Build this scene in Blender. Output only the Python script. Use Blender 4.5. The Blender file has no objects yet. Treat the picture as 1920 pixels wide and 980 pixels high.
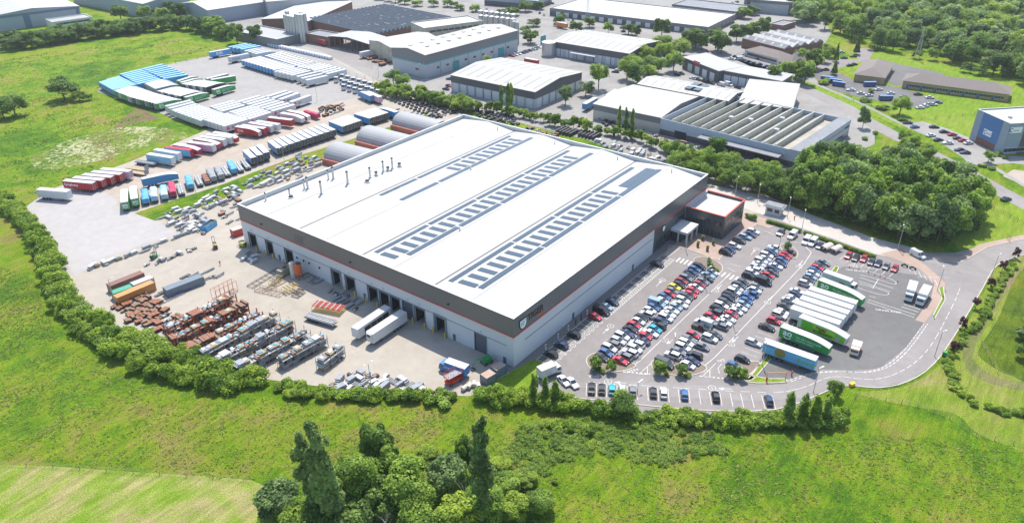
import bpy, math, random
import numpy as np
from mathutils import Vector, Matrix
# ------------------------------------------------------------------ camera, light
sc = bpy.context.scene
FPX = 1394.53; YAW, PITCH, ROLL = 0.65210573, 0.51122281, -0.00788237
CP = Vector((-124.935, -95.068, 120.0))
def _axes():
    fw = Vector((math.cos(YAW)*math.cos(PITCH), math.sin(YAW)*math.cos(PITCH), -math.sin(PITCH)))
    r = fw.cross(Vector((0, 0, 1))).normalized(); u = r.cross(fw)
    return r*math.cos(ROLL)+u*math.sin(ROLL), -r*math.sin(ROLL)+u*math.cos(ROLL), fw
RT, UP, FW = _axes()
cam = bpy.data.objects.new("camera", bpy.data.cameras.new("camera")); sc.collection.objects.link(cam)
cam.data.sensor_width = 36; cam.data.lens = FPX*36/1920; cam.data.clip_start = 1; cam.data.clip_end = 6000
m = Matrix(((RT.x, UP.x, -FW.x, CP.x), (RT.y, UP.y, -FW.y, CP.y), (RT.z, UP.z, -FW.z, CP.z), (0, 0, 0, 1)))
cam.matrix_world = m; sc.camera = cam
SUN_EL = math.radians(60.0); SUN_AZ = math.atan2(0.31, 0.48)      # direction towards the sun
w = bpy.data.worlds.new("World"); sc.world = w; w.use_nodes = True
sky = w.node_tree.nodes.new("ShaderNodeTexSky"); sky.sky_type = 'NISHITA'; sky.sun_disc = False
sky.sun_elevation = SUN_EL; sky.sun_rotation = math.pi/2-SUN_AZ
bg = w.node_tree.nodes["Background"]; bg.inputs[1].default_value = 0.15
w.node_tree.links.new(sky.outputs[0], bg.inputs[0])
sun = bpy.data.objects.new("sun", bpy.data.lights.new("sun", 'SUN')); sc.collection.objects.link(sun)
sun.data.energy = 3.75; sun.data.angle = math.radians(0.6); sun.data.color = (1.0, 0.945, 0.855)
sd = Vector((math.cos(SUN_AZ)*math.cos(SUN_EL), math.sin(SUN_AZ)*math.cos(SUN_EL), math.sin(SUN_EL)))
sun.rotation_euler = sd.to_track_quat('Z', 'Y').to_euler(); sun.location = (0, 0, 300)
vs = sc.view_settings; vs.view_transform = 'Standard'; vs.look = 'None'; vs.exposure = 0.80; vs.gamma = 1
vs.use_curve_mapping = False
sc.cycles.max_bounces = 5; sc.cycles.diffuse_bounces = 3; sc.cycles.glossy_bounces = 2
sc.cycles.transmission_bounces = 2; sc.cycles.volume_bounces = 0; sc.cycles.use_denoising = True
sc.cycles.caustics_reflective = False; sc.cycles.caustics_refractive = False
sc.cycles.sample_clamp_indirect = 6

# ------------------------------------------------------------------ helpers
R = random.Random(7)
def G(px, py, z=0.0):
    """the point of the place that a sight line through a pixel of the 1920x980 photograph meets at height z"""
    d = RT*((px-960)/FPX)+UP*(-(py-490)/FPX)+FW
    return CP+d*((z-CP.z)/d.z)
def H(bx, by, ty):
    """height of an upright edge whose foot is at pixel (bx,by) and whose top is at row ty"""
    b = G(bx, by); lo, hi = 0.0, 60.0
    for _ in range(40):
        mid = (lo+hi)/2; q = Vector((b.x, b.y, mid))-CP
        y = 490-FPX*q.dot(UP)/q.dot(FW)
        if y > ty: lo = mid
        else: hi = mid
    return (lo+hi)/2
def PX(p):
    q = Vector(p)-CP; return (960+FPX*q.dot(RT)/q.dot(FW), 490-FPX*q.dot(UP)/q.dot(FW))
ONES = ['', 'first', 'second', 'third', 'fourth', 'fifth', 'sixth', 'seventh', 'eighth', 'ninth', 'tenth', 'eleventh', 'twelfth',
        'thirteenth', 'fourteenth', 'fifteenth', 'sixteenth', 'seventeenth', 'eighteenth', 'nineteenth']
def O(n):
    if n < 20: return ONES[n]
    t = {2: 'twent', 3: 'thirt', 4: 'fort', 5: 'fift', 6: 'sixt', 7: 'sevent', 8: 'eight', 9: 'ninet'}[n//10]
    return t+'ieth' if n % 10 == 0 else t+'y-'+ONES[n % 10]

MATS = {}
def mat(name, col, rough=.7, metal=0.0, var=.12, scale=.5, bump=0.0, bscale=4.0, col2=None, spec=None, grime=0.0):
    if name in MATS: return MATS[name]
    mt = bpy.data.materials.new(name); mt.use_nodes = True; nt = mt.node_tree; N, L = nt.nodes, nt.links
    b = N["Principled BSDF"]; b.inputs["Roughness"].default_value = rough; b.inputs["Metallic"].default_value = metal
    if spec is not None: b.inputs["Specular IOR Level"].default_value = spec
    c2 = col2 or tuple(c*(1-var) for c in col)
    if var > 0 or col2:
        tc = N.new("ShaderNodeTexCoord"); oi = N.new("ShaderNodeObjectInfo"); ad = N.new("ShaderNodeVectorMath")
        L.new(tc.outputs["Object"], ad.inputs[0]); L.new(oi.outputs["Random"], ad.inputs[1]); 
        sc_ = N.new("ShaderNodeVectorMath"); sc_.operation = 'MULTIPLY_ADD'
        L.new(oi.outputs["Random"], sc_.inputs[0]); sc_.inputs[1].default_value = (37, 61, 17); L.new(tc.outputs["Object"], sc_.inputs[2])
        n1 = N.new("ShaderNodeTexNoise"); n1.inputs["Scale"].default_value = scale; n1.inputs["Detail"].default_value = 8
        n1.inputs["Roughness"].default_value = .65
        L.new(sc_.outputs[0], n1.inputs["Vector"])
        mx = N.new("ShaderNodeMix"); mx.data_type = 'RGBA'
        rp = N.new("ShaderNodeMapRange"); rp.inputs[1].default_value = .35; rp.inputs[2].default_value = .65
        L.new(n1.outputs[0], rp.inputs[0]); L.new(rp.outputs[0], mx.inputs[0])
        mx.inputs[6].default_value = (*col, 1); mx.inputs[7].default_value = (*c2, 1)
        out = mx.outputs[2]
        if grime:
            n2 = N.new("ShaderNodeTexNoise"); n2.inputs["Scale"].default_value = scale*.22; n2.inputs["Detail"].default_value = 5
            L.new(sc_.outputs[0], n2.inputs["Vector"])
            r2 = N.new("ShaderNodeMapRange"); r2.inputs[1].default_value = .45; r2.inputs[2].default_value = .72; r2.inputs[4].default_value = grime
            L.new(n2.outputs[0], r2.inputs[0])
            m2 = N.new("ShaderNodeMix"); m2.data_type = 'RGBA'; L.new(r2.outputs[0], m2.inputs[0]); L.new(out, m2.inputs[6])
            m2.inputs[7].default_value = (col[0]*.45, col[1]*.42, col[2]*.38, 1); out = m2.outputs[2]
        L.new(out, b.inputs["Base Color"])
        if bump:
            nb = N.new("ShaderNodeTexNoise"); nb.inputs["Scale"].default_value = bscale; nb.inputs["Detail"].default_value = 4
            L.new(tc.outputs["Object"], nb.inputs["Vector"])
            bp = N.new("ShaderNodeBump"); bp.inputs["Strength"].default_value = 1; bp.inputs["Distance"].default_value = bump
            L.new(nb.outputs[0], bp.inputs["Height"]); L.new(bp.outputs[0], b.inputs["Normal"])
    else: b.inputs["Base Color"].default_value = (*col, 1)
    MATS[name] = mt; return mt

def ribbed(name, col, period=1.0, depth=.05, axis='X', rough=.45, dark=.8, width=.12, metal=0.0, var=.06):
    """profiled sheet: ribs every `period` metres along a local axis, with a faint joint line"""
    if name in MATS: return MATS[name]
    mt = mat(name, col, rough=rough, metal=metal, var=var, scale=.15, grime=.12); nt = mt.node_tree; N, L = nt.nodes, nt.links
    b = N["Principled BSDF"]; tc = N.new("ShaderNodeTexCoord"); sp = N.new("ShaderNodeSeparateXYZ"); L.new(tc.outputs["Object"], sp.inputs[0])
    dv = N.new("ShaderNodeMath"); dv.operation = 'DIVIDE'; L.new(sp.outputs[axis], dv.inputs[0]); dv.inputs[1].default_value = period
    fr = N.new("ShaderNodeMath"); fr.operation = 'FRACT'; L.new(dv.outputs[0], fr.inputs[0])
    lt = N.new("ShaderNodeMath"); lt.operation = 'LESS_THAN'; L.new(fr.outputs[0], lt.inputs[0]); lt.inputs[1].default_value = width
    src = b.inputs["Base Color"].links[0].from_socket
    mx = N.new("ShaderNodeMix"); mx.data_type = 'RGBA'; L.new(lt.outputs[0], mx.inputs[0]); L.new(src, mx.inputs[6])
    mx.inputs[7].default_value = (*[c*dark for c in col], 1); L.new(mx.outputs[2], b.inputs["Base Color"])
    return mt

class MB:
    def __init__(s): s.v = []; s.f = []; s.mi = []; s.ms = []
    def mid(s, mt):
        if mt not in s.ms: s.ms.append(mt)
        return s.ms.index(mt)
    def face(s, pts, mt):
        n = len(s.v); s.v += [tuple(p) for p in pts]; s.f.append(tuple(range(n, n+len(pts)))); s.mi.append(s.mid(mt)); return s
    def mesh(s, vs_, fs, mt):
        n = len(s.v); k = s.mid(mt); s.v += [tuple(p) for p in vs_]
        for f in fs: s.f.append(tuple(n+i for i in f)); s.mi.append(k)
        return s
    def box(s, x0, y0, z0, x1, y1, z1, mt, top=None):
        v = [(x0, y0, z0), (x1, y0, z0), (x1, y1, z0), (x0, y1, z0), (x0, y0, z1), (x1, y0, z1), (x1, y1, z1), (x0, y1, z1)]
        s.mesh(v, [(0, 3, 2, 1), (0, 1, 5, 4), (1, 2, 6, 5), (2, 3, 7, 6), (3, 0, 4, 7)], mt)
        s.mesh(v[4:], [(0, 1, 2, 3)], top or mt); return s
    def obox(s, c, ux, L_, W_, H_, mt, top=None):
        """box centred over c (its foot), long side along the unit vector ux"""
        ux = Vector((ux[0], ux[1], 0)).normalized(); uy = Vector((-ux.y, ux.x, 0)); c = Vector(c)
        q = [c-ux*L_/2-uy*W_/2, c+ux*L_/2-uy*W_/2, c+ux*L_/2+uy*W_/2, c-ux*L_/2+uy*W_/2]
        return s.prism(q, c.z, c.z+H_, mt, top)
    def prism(s, poly, z0, z1, mt, top=None, cap=True):
        n = len(poly); a = sum(poly[i][0]*poly[(i+1) % n][1]-poly[(i+1) % n][0]*poly[i][1] for i in range(n))
        P = list(poly) if a > 0 else list(poly)[::-1]
        v = [(p[0], p[1], z0) for p in P]+[(p[0], p[1], z1) for p in P]
        s.mesh(v, [(i, (i+1) % n, n+(i+1) % n, n+i) for i in range(n)], mt)
        if cap: s.mesh(v[n:], [tuple(range(n))], top or mt); s.mesh(v[:n], [tuple(range(n))[::-1]], mt)
        return s
    def cyl(s, p0, p1, r0, r1=None, n=8, mt=None, cap=True):
        p0, p1 = Vector(p0), Vector(p1); r1 = r0 if r1 is None else r1
        d = (p1-p0).normalized(); a = d.orthogonal().normalized(); b = d.cross(a)
        v = []
        for p, r in ((p0, r0), (p1, r1)):
            for i in range(n):
                t = 2*math.pi*i/n; v.append(p+a*math.cos(t)*r+b*math.sin(t)*r)
        fs = [(i, (i+1) % n, n+(i+1) % n, n+i) for i in range(n)]
        if cap: fs += [tuple(range(n))[::-1], tuple(range(n, 2*n))]
        return s.mesh(v, fs, mt)
    def bar(s, p0, p1, t, mt): return s.cyl(p0, p1, t*.7, t*.7, 4, mt)
    def loft(s, secs, mt, cap=True, closed=True):
        n = len(secs[0]); v = [p for q in secs for p in q]; fs = []
        for k in range(len(secs)-1):
            for i in range(n if closed else n-1):
                j = (i+1) % n; fs.append((k*n+i, k*n+j, (k+1)*n+j, (k+1)*n+i))
        if cap: fs += [tuple(range(n))[::-1], tuple(range((len(secs)-1)*n, len(secs)*n))]
        return s.mesh(v, fs, mt)
    def data(s, name):
        me = bpy.data.meshes.new(name); me.from_pydata(s.v, [], s.f)
        for mt in s.ms: me.materials.append(mt)
        me.polygons.foreach_set("material_index", s.mi); me.update(); return me
    def build(s, name, parent=None, loc=None, rz=0):
        o = bpy.data.objects.new(name, s.data(name)); sc.collection.objects.link(o)
        if parent: o.parent = parent
        if loc is not None: o.location = loc; o.rotation_euler.z = rz
        return o
def empty(name, loc=(0, 0, 0), rz=0.0):
    o = bpy.data.objects.new(name, None); sc.collection.objects.link(o); o.location = loc; o.rotation_euler.z = rz
    o.empty_display_size = .5; return o
USED = {}
def tag(o, label=None, cat=None, group=None, kind=None):
    if label: o['label'] = label; USED[label] = USED.get(label, 0)+1
    if cat: o['category'] = cat
    if group: o['group'] = group
    if kind: o['kind'] = kind
    return o
def dup(o, loc=None, rz=None, parent=None, name=None):
    c = o.copy(); sc.collection.objects.link(c)
    if parent: c.parent = parent
    if loc is not None: c.location = loc
    if rz is not None: c.rotation_euler.z = rz
    for ch in KIDS.get(o, ()): dup2(ch, c)
    return c
def dup2(o, parent):
    c = o.copy(); sc.collection.objects.link(c); c.parent = parent
    for ch in KIDS.get(o, ()): dup2(ch, c)
KIDS = {}
def kids(o):
    """note a prototype's children once, so that copying does not search the scene"""
    ch = [c for c in o.children]; KIDS[o] = ch
    for c in ch: kids(c)
    return o
TXT = {}
def text_mesh(s, size, mt, ext=.01, bold=0.0, shear=0.0):
    key = (s, size, mt.name, bold)
    if key in TXT: return TXT[key]
    cu = bpy.data.curves.new("lettering", 'FONT'); cu.body = s; cu.size = size; cu.extrude = ext; cu.offset = bold; cu.shear = shear
    cu.resolution_u = 3
    o = bpy.data.objects.new("t", cu); sc.collection.objects.link(o)
    bpy.context.view_layer.update()
    me = bpy.data.meshes.new_from_object(o.evaluated_get(bpy.context.evaluated_depsgraph_get()))
    bpy.data.objects.remove(o); me.materials.clear(); me.materials.append(mt); TXT[key] = me; return me
def lettering(parent, s, size, mt, origin, right, up, ext=.01, bold=0.0, shear=0.0, name='lettering'):
    """flat letters standing on a face: origin = lower left, right/up = directions in the parent's space"""
    me = text_mesh(s, size, mt, ext, bold, shear); o = bpy.data.objects.new(name, me); sc.collection.objects.link(o)
    r, u = Vector(right).normalized(), Vector(up).normalized(); n = r.cross(u)
    o.matrix_local = Matrix(((r.x, u.x, n.x, origin[0]), (r.y, u.y, n.y, origin[1]), (r.z, u.z, n.z, origin[2]), (0, 0, 0, 1)))
    if parent: o.parent = parent
    return o
def smooth(pts, k=4, closed=True):
    out = []; n = len(pts)
    rng = range(n) if closed else range(n-1)
    for i in rng:
        p0, p1, p2, p3 = (pts[(i-1) % n], pts[i], pts[(i+1) % n], pts[(i+2) % n]) if closed else \
            (pts[max(i-1, 0)], pts[i], pts[i+1], pts[min(i+2, n-1)])
        for j in range(k):
            t = j/k; a = [0.5*((2*p1[c])+(-p0[c]+p2[c])*t+(2*p0[c]-5*p1[c]+4*p2[c]-p3[c])*t*t+(-p0[c]+3*p1[c]-3*p2[c]+p3[c])*t**3) for c in (0, 1)]
            out.append(Vector((a[0], a[1], 0)))
    if not closed: out.append(Vector((pts[-1][0], pts[-1][1], 0)))
    return out
def gp(px, k=0, closed=True):
    p = [G(*q) for q in px]
    return smooth(p, k, closed) if k else p
def sheet(name, pts, z, mt, kind='structure'):
    from mathutils.geometry import tessellate_polygon
    v = [(p[0], p[1], z) for p in pts]; tri = tessellate_polygon([[Vector(q) for q in v]])
    fs = []
    for a, b, c in tri:
        A, B, D = v[a], v[b], v[c]
        fs.append((a, b, c) if (B[0]-A[0])*(D[1]-A[1])-(B[1]-A[1])*(D[0]-A[0]) > 0 else (a, c, b))
    o = MB().mesh(v, fs, mt).build(name); tag(o, kind=kind); return o
def ribbon(mb, pts, w, z0, z1, mt):
    """strip of width w along a polyline, from z0 to z1"""
    n = len(pts); L_, R_ = [], []
    for i, p in enumerate(pts):
        a = pts[max(i-1, 0)]; b = pts[min(i+1, n-1)]; d = Vector((b[0]-a[0], b[1]-a[1], 0)).normalized(); nn = Vector((-d.y, d.x, 0))*w/2
        p = Vector((p[0], p[1], 0)); L_.append(p+nn); R_.append(p-nn)
    for i in range(n-1):
        a, b, c, d = L_[i], R_[i], R_[i+1], L_[i+1]
        up = lambda q, z: (q.x, q.y, z)
        mb.face([up(a, z1), up(b, z1), up(c, z1), up(d, z1)], mt)
        if z1-z0 > .02:
            mb.face([up(b, z0), up(c, z0), up(c, z1), up(b, z1)], mt); mb.face([up(d, z0), up(a, z0), up(a, z1), up(d, z1)], mt)
# ------------------------------------------------------------------ materials of the ground
def ground_mat(name, stops, big=.012, mid=.12, fine=1.6, bump=.15, speck=None, rough=.95, stripe=False):
    mt = bpy.data.materials.new(name); mt.use_nodes = True; nt = mt.node_tree; N, L = nt.nodes, nt.links
    b = N["Principled BSDF"]; b.inputs["Roughness"].default_value = rough; b.inputs["Specular IOR Level"].default_value = .15
    tc = N.new("ShaderNodeTexCoord")
    def noise(s, d=6, r=.6, dist=0.0):
        n = N.new("ShaderNodeTexNoise"); n.inputs["Scale"].default_value = s; n.inputs["Detail"].default_value = d
        n.inputs["Roughness"].default_value = r; n.inputs["Distortion"].default_value = dist
        L.new(tc.outputs["Object"], n.inputs["Vector"]); return n.outputs[0]
    a, c, d = noise(big, 5, .6, 1.2), noise(mid, 7, .72, .4), noise(fine, 6, .75)
    def mul(x, k, y=None):
        m_ = N.new("ShaderNodeMath"); m_.operation = 'MULTIPLY_ADD'; L.new(x, m_.inputs[0]); m_.inputs[1].default_value = k
        if y is None: m_.inputs[2].default_value = 0
        else: L.new(y, m_.inputs[2])
        return m_.outputs[0]
    s = mul(a, .40, mul(c, .40, mul(d, .20)))
    r = N.new("ShaderNodeValToRGB"); cr = r.color_ramp
    while len(cr.elements) < len(stops): cr.elements.new(.5)
    for e, (p, col) in zip(cr.elements, stops): e.position = p; e.color = (*col, 1)
    if stripe:
        wv = N.new("ShaderNodeTexWave"); wv.wave_type = 'RINGS'; wv.rings_direction = 'SPHERICAL'; mpw = N.new("ShaderNodeMapping"); c_ = G(330, 1010); mpw.inputs["Location"].default_value = (-c_.x, -c_.y, 0)
        L.new(tc.outputs["Object"], mpw.inputs[0]); L.new(mpw.outputs[0], wv.inputs["Vector"]); wv.inputs["Scale"].default_value = .055; wv.inputs["Distortion"].default_value = 3; wv.inputs["Detail"].default_value = 3
        s = mul(wv.outputs["Fac"], .045, mul(s, .96))
    L.new(s, r.inputs[0]); out = r.outputs[0]
    ms_ = N.new("ShaderNodeMapping"); ms_.inputs["Rotation"].default_value = (0, 0, .95); ms_.inputs["Scale"].default_value = (.12, .9, 1); L.new(tc.outputs["Object"], ms_.inputs[0])
    ns = N.new("ShaderNodeTexNoise"); ns.inputs["Scale"].default_value = .8; ns.inputs["Detail"].default_value = 5; ns.inputs["Roughness"].default_value = .7; L.new(ms_.outputs[0], ns.inputs["Vector"])
    mr0 = N.new("ShaderNodeMapRange"); mr0.inputs[1].default_value = .38; mr0.inputs[2].default_value = .62; mr0.inputs[3].default_value = .80; mr0.inputs[4].default_value = 1.14; L.new(ns.outputs[0], mr0.inputs[0])
    mm0 = N.new("ShaderNodeMix"); mm0.data_type = 'RGBA'; mm0.blend_type = 'MULTIPLY'; mm0.inputs[0].default_value = 1; L.new(out, mm0.inputs[6]); L.new(mr0.outputs[0], mm0.inputs[7]); out = mm0.outputs[2]
    # tufts: small darker and lighter spots of growth
    vo = noise(fine*2.2, 3, .8); mr = N.new("ShaderNodeMapRange"); mr.inputs[1].default_value = .34; mr.inputs[2].default_value = .66
    mr.inputs[3].default_value = .52; mr.inputs[4].default_value = 1.35; L.new(vo, mr.inputs[0])
    mm = N.new("ShaderNodeMix"); mm.data_type = 'RGBA'; mm.blend_type = 'MULTIPLY'; mm.inputs[0].default_value = 1
    L.new(out, mm.inputs[6]); L.new(mr.outputs[0], mm.inputs[7]); out = mm.outputs[2]
    if speck:
        p, q, col, scl = speck; n3 = noise(scl, 5, .7); n4 = noise(scl*.12, 3, .5)
        ad = N.new("ShaderNodeMath"); ad.operation = 'ADD'; L.new(mul(n3, .6), ad.inputs[0]); L.new(mul(n4, .4), ad.inputs[1])
        m3 = N.new("ShaderNodeMapRange"); m3.inputs[1].default_value = p; m3.inputs[2].default_value = q; L.new(ad.outputs[0], m3.inputs[0])
        mx = N.new("ShaderNodeMix"); mx.data_type = 'RGBA'; L.new(m3.outputs[0], mx.inputs[0]); L.new(out, mx.inputs[6]); mx.inputs[7].default_value = (*col, 1); out = mx.outputs[2]
    L.new(out, b.inputs["Base Color"])
    if bump:
        bp = N.new("ShaderNodeBump"); bp.inputs["Strength"].default_value = 1; bp.inputs["Distance"].default_value = bump
        L.new(mul(d, 1.0, mul(vo, .8)), bp.inputs["Height"]); L.new(bp.outputs[0], b.inputs["Normal"])
    MATS[name] = mt; return mt
GRASS = ground_mat("meadow_grass", [(.42, (.070, .17, .008)), (.465, (.12, .24, .008)), (.50, (.175, .285, .010)), (.535, (.235, .295, .022)), (.575, (.275, .245, .065))], bump=.6, big=.02)
LAWN = ground_mat("lawn_grass", [(.38, (.11, .21, .012)), (.5, (.17, .265, .016)), (.62, (.23, .27, .04))], bump=.2)
MOWN = ground_mat("mown_grass", [(.43, (.15, .245, .018)), (.475, (.20, .275, .035)), (.52, (.26, .28, .075)), (.58, (.33, .29, .12))], big=.03, bump=.2, stripe=True)
BANK = ground_mat("bank_grass", [(.40, (.12, .22, .012)), (.47, (.17, .25, .02)), (.53, (.22, .26, .04)), (.6, (.28, .25, .09))], big=.03, bump=.3)
ROUGHG = ground_mat("rough_grass", [(.38, (.12, .17, .03)), (.5, (.20, .20, .07)), (.6, (.27, .21, .12))], bump=.3)
MARSH = ground_mat("marsh_grass", [(.40, (.06, .10, .012)), (.5, (.12, .19, .010)), (.6, (.22, .21, .02))], bump=.5)
DAISY = ground_mat("flowering_meadow", [(.40, (.070, .150, .018)), (.455, (.125, .22, .020)), (.50, (.185, .262, .026)), (.545, (.20, .20, .06)), (.60, (.21, .15, .08))], bump=.5, big=.02,
                   speck=(.50, .56, (.46, .45, .26), .45))
MUD = ground_mat("bare_soil", [(.40, (.13, .18, .03)), (.455, (.19, .16, .07)), (.49, (.17, .115, .065)), (.56, (.24, .18, .12))], bump=.3, fine=1.0)
def paved(name, c, var=.1, grime=.3, scale=.35, bump=.02):
    mt = mat(name, c, rough=.9, var=var, scale=scale, bump=bump, bscale=6, spec=.2); N, L = mt.node_tree.nodes, mt.node_tree.links
    b = N["Principled BSDF"]; src = b.inputs["Base Color"].links[0].from_socket; tc = N.new("ShaderNodeTexCoord")
    mp = N.new("ShaderNodeMapping"); L.new(tc.outputs["Object"], mp.inputs[0]); mp.inputs["Scale"].default_value = (1, 1, 1)
    for sc_, lo, hi, k in ((.045, .42, .7, .24*grime/.3), (.4, .55, .8, .35*grime/.3), (2.5, .3, .75, .12)):
        n = N.new("ShaderNodeTexNoise"); n.inputs["Scale"].default_value = sc_; n.inputs["Detail"].default_value = 8
        n.inputs["Roughness"].default_value = .68; n.inputs["Distortion"].default_value = .8
        L.new(mp.outputs[0], n.inputs["Vector"]); r = N.new("ShaderNodeMapRange"); r.inputs[1].default_value = lo; r.inputs[2].default_value = hi
        r.inputs[4].default_value = k; L.new(n.outputs[0], r.inputs[0]); mx = N.new("ShaderNodeMix"); mx.data_type = 'RGBA'
        L.new(r.outputs[0], mx.inputs[0]); L.new(src, mx.inputs[6]); mx.inputs[7].default_value = (c[0]*.42, c[1]*.40, c[2]*.38, 1); src = mx.outputs[2]
    L.new(src, b.inputs["Base Color"]); return mt
YARD = paved("yard_concrete", (.40, .36, .305), grime=.28)
GRAVEL = paved("pale_gravel", (.40, .38, .37), grime=.16, bump=.05)
UPYARD = paved("trailer_yard_surface", (.34, .325, .31), grime=.25)
EARTH = paved("earth_track", (.42, .36, .30), grime=.35, bump=.08)
INDU = paved("estate_paving", (.31, .30, .285), grime=.5)
ASPH = paved("car_park_asphalt", (.265, .243, .235), grime=.35)
ASPH2 = paved("loading_area_asphalt", (.175, .172, .168), grime=.5)
ROADM = paved("road_asphalt", (.285, .265, .255), grime=.35)
BLOCK = paved("block_paving", (.40, .30, .245), grime=.25)
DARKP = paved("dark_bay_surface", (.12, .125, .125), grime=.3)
CONCR = paved("access_concrete", (.50, .46, .42), grime=.25)
WHITEP = mat("road_paint", (.72, .70, .66), rough=.8, var=.25, scale=1.5)
KERB = mat("kerb_concrete", (.48, .44, .39), rough=.9, var=.2, scale=1)

# ------------------------------------------------------------------ ground
g_ = MB(); n_ = 90; S_ = 2600; cxg, cyg = 700, 500; V = []
for i in range(n_+1):
    for j in range(n_+1): V.append((cxg+(i/n_-.5)*S_*2, cyg+(j/n_-.5)*S_*2, 0))
g_.mesh(V, [(i*(n_+1)+j, (i+1)*(n_+1)+j, (i+1)*(n_+1)+j+1, i*(n_+1)+j+1) for i in range(n_) for j in range(n_)], GRASS)
tag(g_.build("grass_field"), kind='structure')
sheet("mown_field", gp([(-60, 868), (100, 874), (250, 884), (400, 893), (470, 899), (500, 912), (492, 945), (478, 985), (450, 1060), (-60, 1060)]), .012, MOWN)
sheet("flower_meadow", gp([(55, 300), (110, 270), (190, 245), (260, 238), (330, 243), (350, 258), (300, 268), (240, 285), (170, 305), (90, 318)], 4), .02, DAISY)
sheet("soil_patch", gp([(95, 292), (130, 270), (200, 248), (240, 215), (262, 203), (300, 222), (370, 243), (300, 240), (235, 240), (180, 250)], 4), .014, MUD)
sheet("industrial_ground", gp([(372, 52), (400, 40), (440, 25), (500, -40), (1560, -60), (1530, 20), (1560, 60), (1530, 110), (1545, 165), (1640, 225), (1640, 270), (1500, 335),
      (1400, 360), (1300, 335), (1100, 262), (880, 206), (745, 165), (700, 148), (640, 130), (560, 90), (520, 70)]), .012, INDU)
sheet("yard", gp([(48, 388), (95, 355), (150, 336), (240, 305), (262, 296), (330, 268), (396, 240), (330, 225), (300, 212), (183, 172), (200, 148), (330, 118),
      (395, 105), (440, 92), (520, 70), (600, 95), (700, 148), (745, 172), (870, 212), (1250, 335), (1330, 365), (1445, 395), (1300, 470), (963, 690), (940, 722), (880, 742),
      (700, 738), (600, 724), (480, 708), (400, 692), (300, 665), (220, 622), (160, 575), (115, 530), (85, 480), (45, 420)]), .02, YARD)
sheet("trailer_yard", gp([(183, 172), (200, 148), (330, 118), (395, 105), (440, 92), (520, 70), (600, 95), (690, 150), (700, 172), (640, 190), (560, 205), (470, 228), (396, 240), (330, 225), (300, 212)]), .028, UPYARD)
sheet("earth_track", gp([(150, 352), (245, 320), (330, 290), (396, 265), (470, 240), (560, 212), (640, 188), (720, 195), (640, 225), (540, 262), (440, 300), (330, 340), (250, 372), (215, 385)]), .034, EARTH)
sheet("gravel_yard", gp([(48, 388), (95, 355), (150, 345), (185, 352), (215, 372), (228, 396), (258, 398), (300, 418), (335, 440), (290, 452), (200, 482), (140, 518), (110, 475), (75, 420)]), .042, GRAVEL)
sheet("grass_strip", gp([(252, 400), (300, 384), (420, 345), (470, 325), (560, 292), (690, 252), (800, 214), (806, 220), (720, 256), (610, 296), (520, 330), (420, 372), (340, 402), (290, 414)]), .05, GRASS)
CAR_PARK = [(966, 690), (1000, 726), (1010, 760), (1090, 750), (1105, 772), (1300, 790), (1490, 780), (1530, 742), (1580, 722), (1645, 727), (1702, 715), (1751, 682), (1792, 625), (1841, 543),
      (1869, 498), (1920, 478), (1990, 462), (1990, 432), (1920, 448), (1850, 457), (1790, 474), (1740, 474), (1700, 462), (1640, 450), (1560, 425), (1470, 405), (1440, 400), (1400, 400), (1330, 420), (1270, 470)]
sheet("car_park", gp(CAR_PARK), .026, ASPH)
sheet("loading_area", gp([(1396, 713), (1420, 680), (1552, 515), (1580, 500), (1600, 500), (1720, 515), (1775, 545), (1732, 606), (1700, 650), (1650, 690), (1600, 694), (1540, 692), (1470, 712), (1440, 712)]), .034, ASPH2)
sheet("perimeter_road", gp([(1010, 722), (1150, 712), (1300, 722), (1420, 724), (1500, 712), (1540, 697), (1620, 697), (1665, 684), (1700, 652), (1735, 608), (1775, 548), (1765, 500), (1700, 478), (1740, 474), (1790, 474), (1850, 457), (1920, 448), (1990, 432),
      (1990, 462), (1920, 478), (1869, 498), (1841, 543), (1792, 625), (1751, 682), (1702, 715), (1645, 727), (1580, 724), (1500, 745), (1420, 752), (1200, 742), (1060, 722)]), .04, ROADM)
sheet("access_road", gp([(1262, 335), (1330, 346), (1440, 368), (1520, 402), (1640, 447), (1712, 464), (1690, 486), (1640, 476), (1560, 447), (1480, 420), (1400, 392), (1330, 378), (1300, 400)]), .046, CONCR)
sheet("entrance_paving", gp([(1222, 452), (1275, 425), (1352, 380), (1392, 402), (1406, 402), (1465, 418), (1441, 428), (1418, 421), (1376, 448), (1347, 489), (1291, 468), (1255, 460), (1250, 480), (1235, 492), (1180, 535), (1160, 530)]), .052, BLOCK)
sheet("verge_paving", gp([(1650, 476), (1690, 466), (1740, 500), (1772, 530), (1770, 560), (1733, 605), (1716, 600), (1745, 560), (1752, 530), (1725, 505), (1690, 490)]), .056, BLOCK)
sheet("verge_paving", gp([(1742, 478), (1800, 482), (1835, 458), (1920, 440), (1960, 434), (1960, 438), (1920, 449), (1850, 464), (1800, 492), (1750, 484)]), .056, BLOCK)
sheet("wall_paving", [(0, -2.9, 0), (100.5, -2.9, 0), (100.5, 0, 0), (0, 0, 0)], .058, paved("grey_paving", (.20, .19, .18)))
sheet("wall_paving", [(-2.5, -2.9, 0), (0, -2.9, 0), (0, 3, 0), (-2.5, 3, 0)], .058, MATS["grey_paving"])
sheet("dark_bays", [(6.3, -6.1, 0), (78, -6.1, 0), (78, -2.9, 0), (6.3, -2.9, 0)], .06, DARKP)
sheet("lawn", gp([(912, 724), (966, 692), (1004, 672), (1022, 684), (985, 735), (960, 745)]), .066, LAWN)
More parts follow.
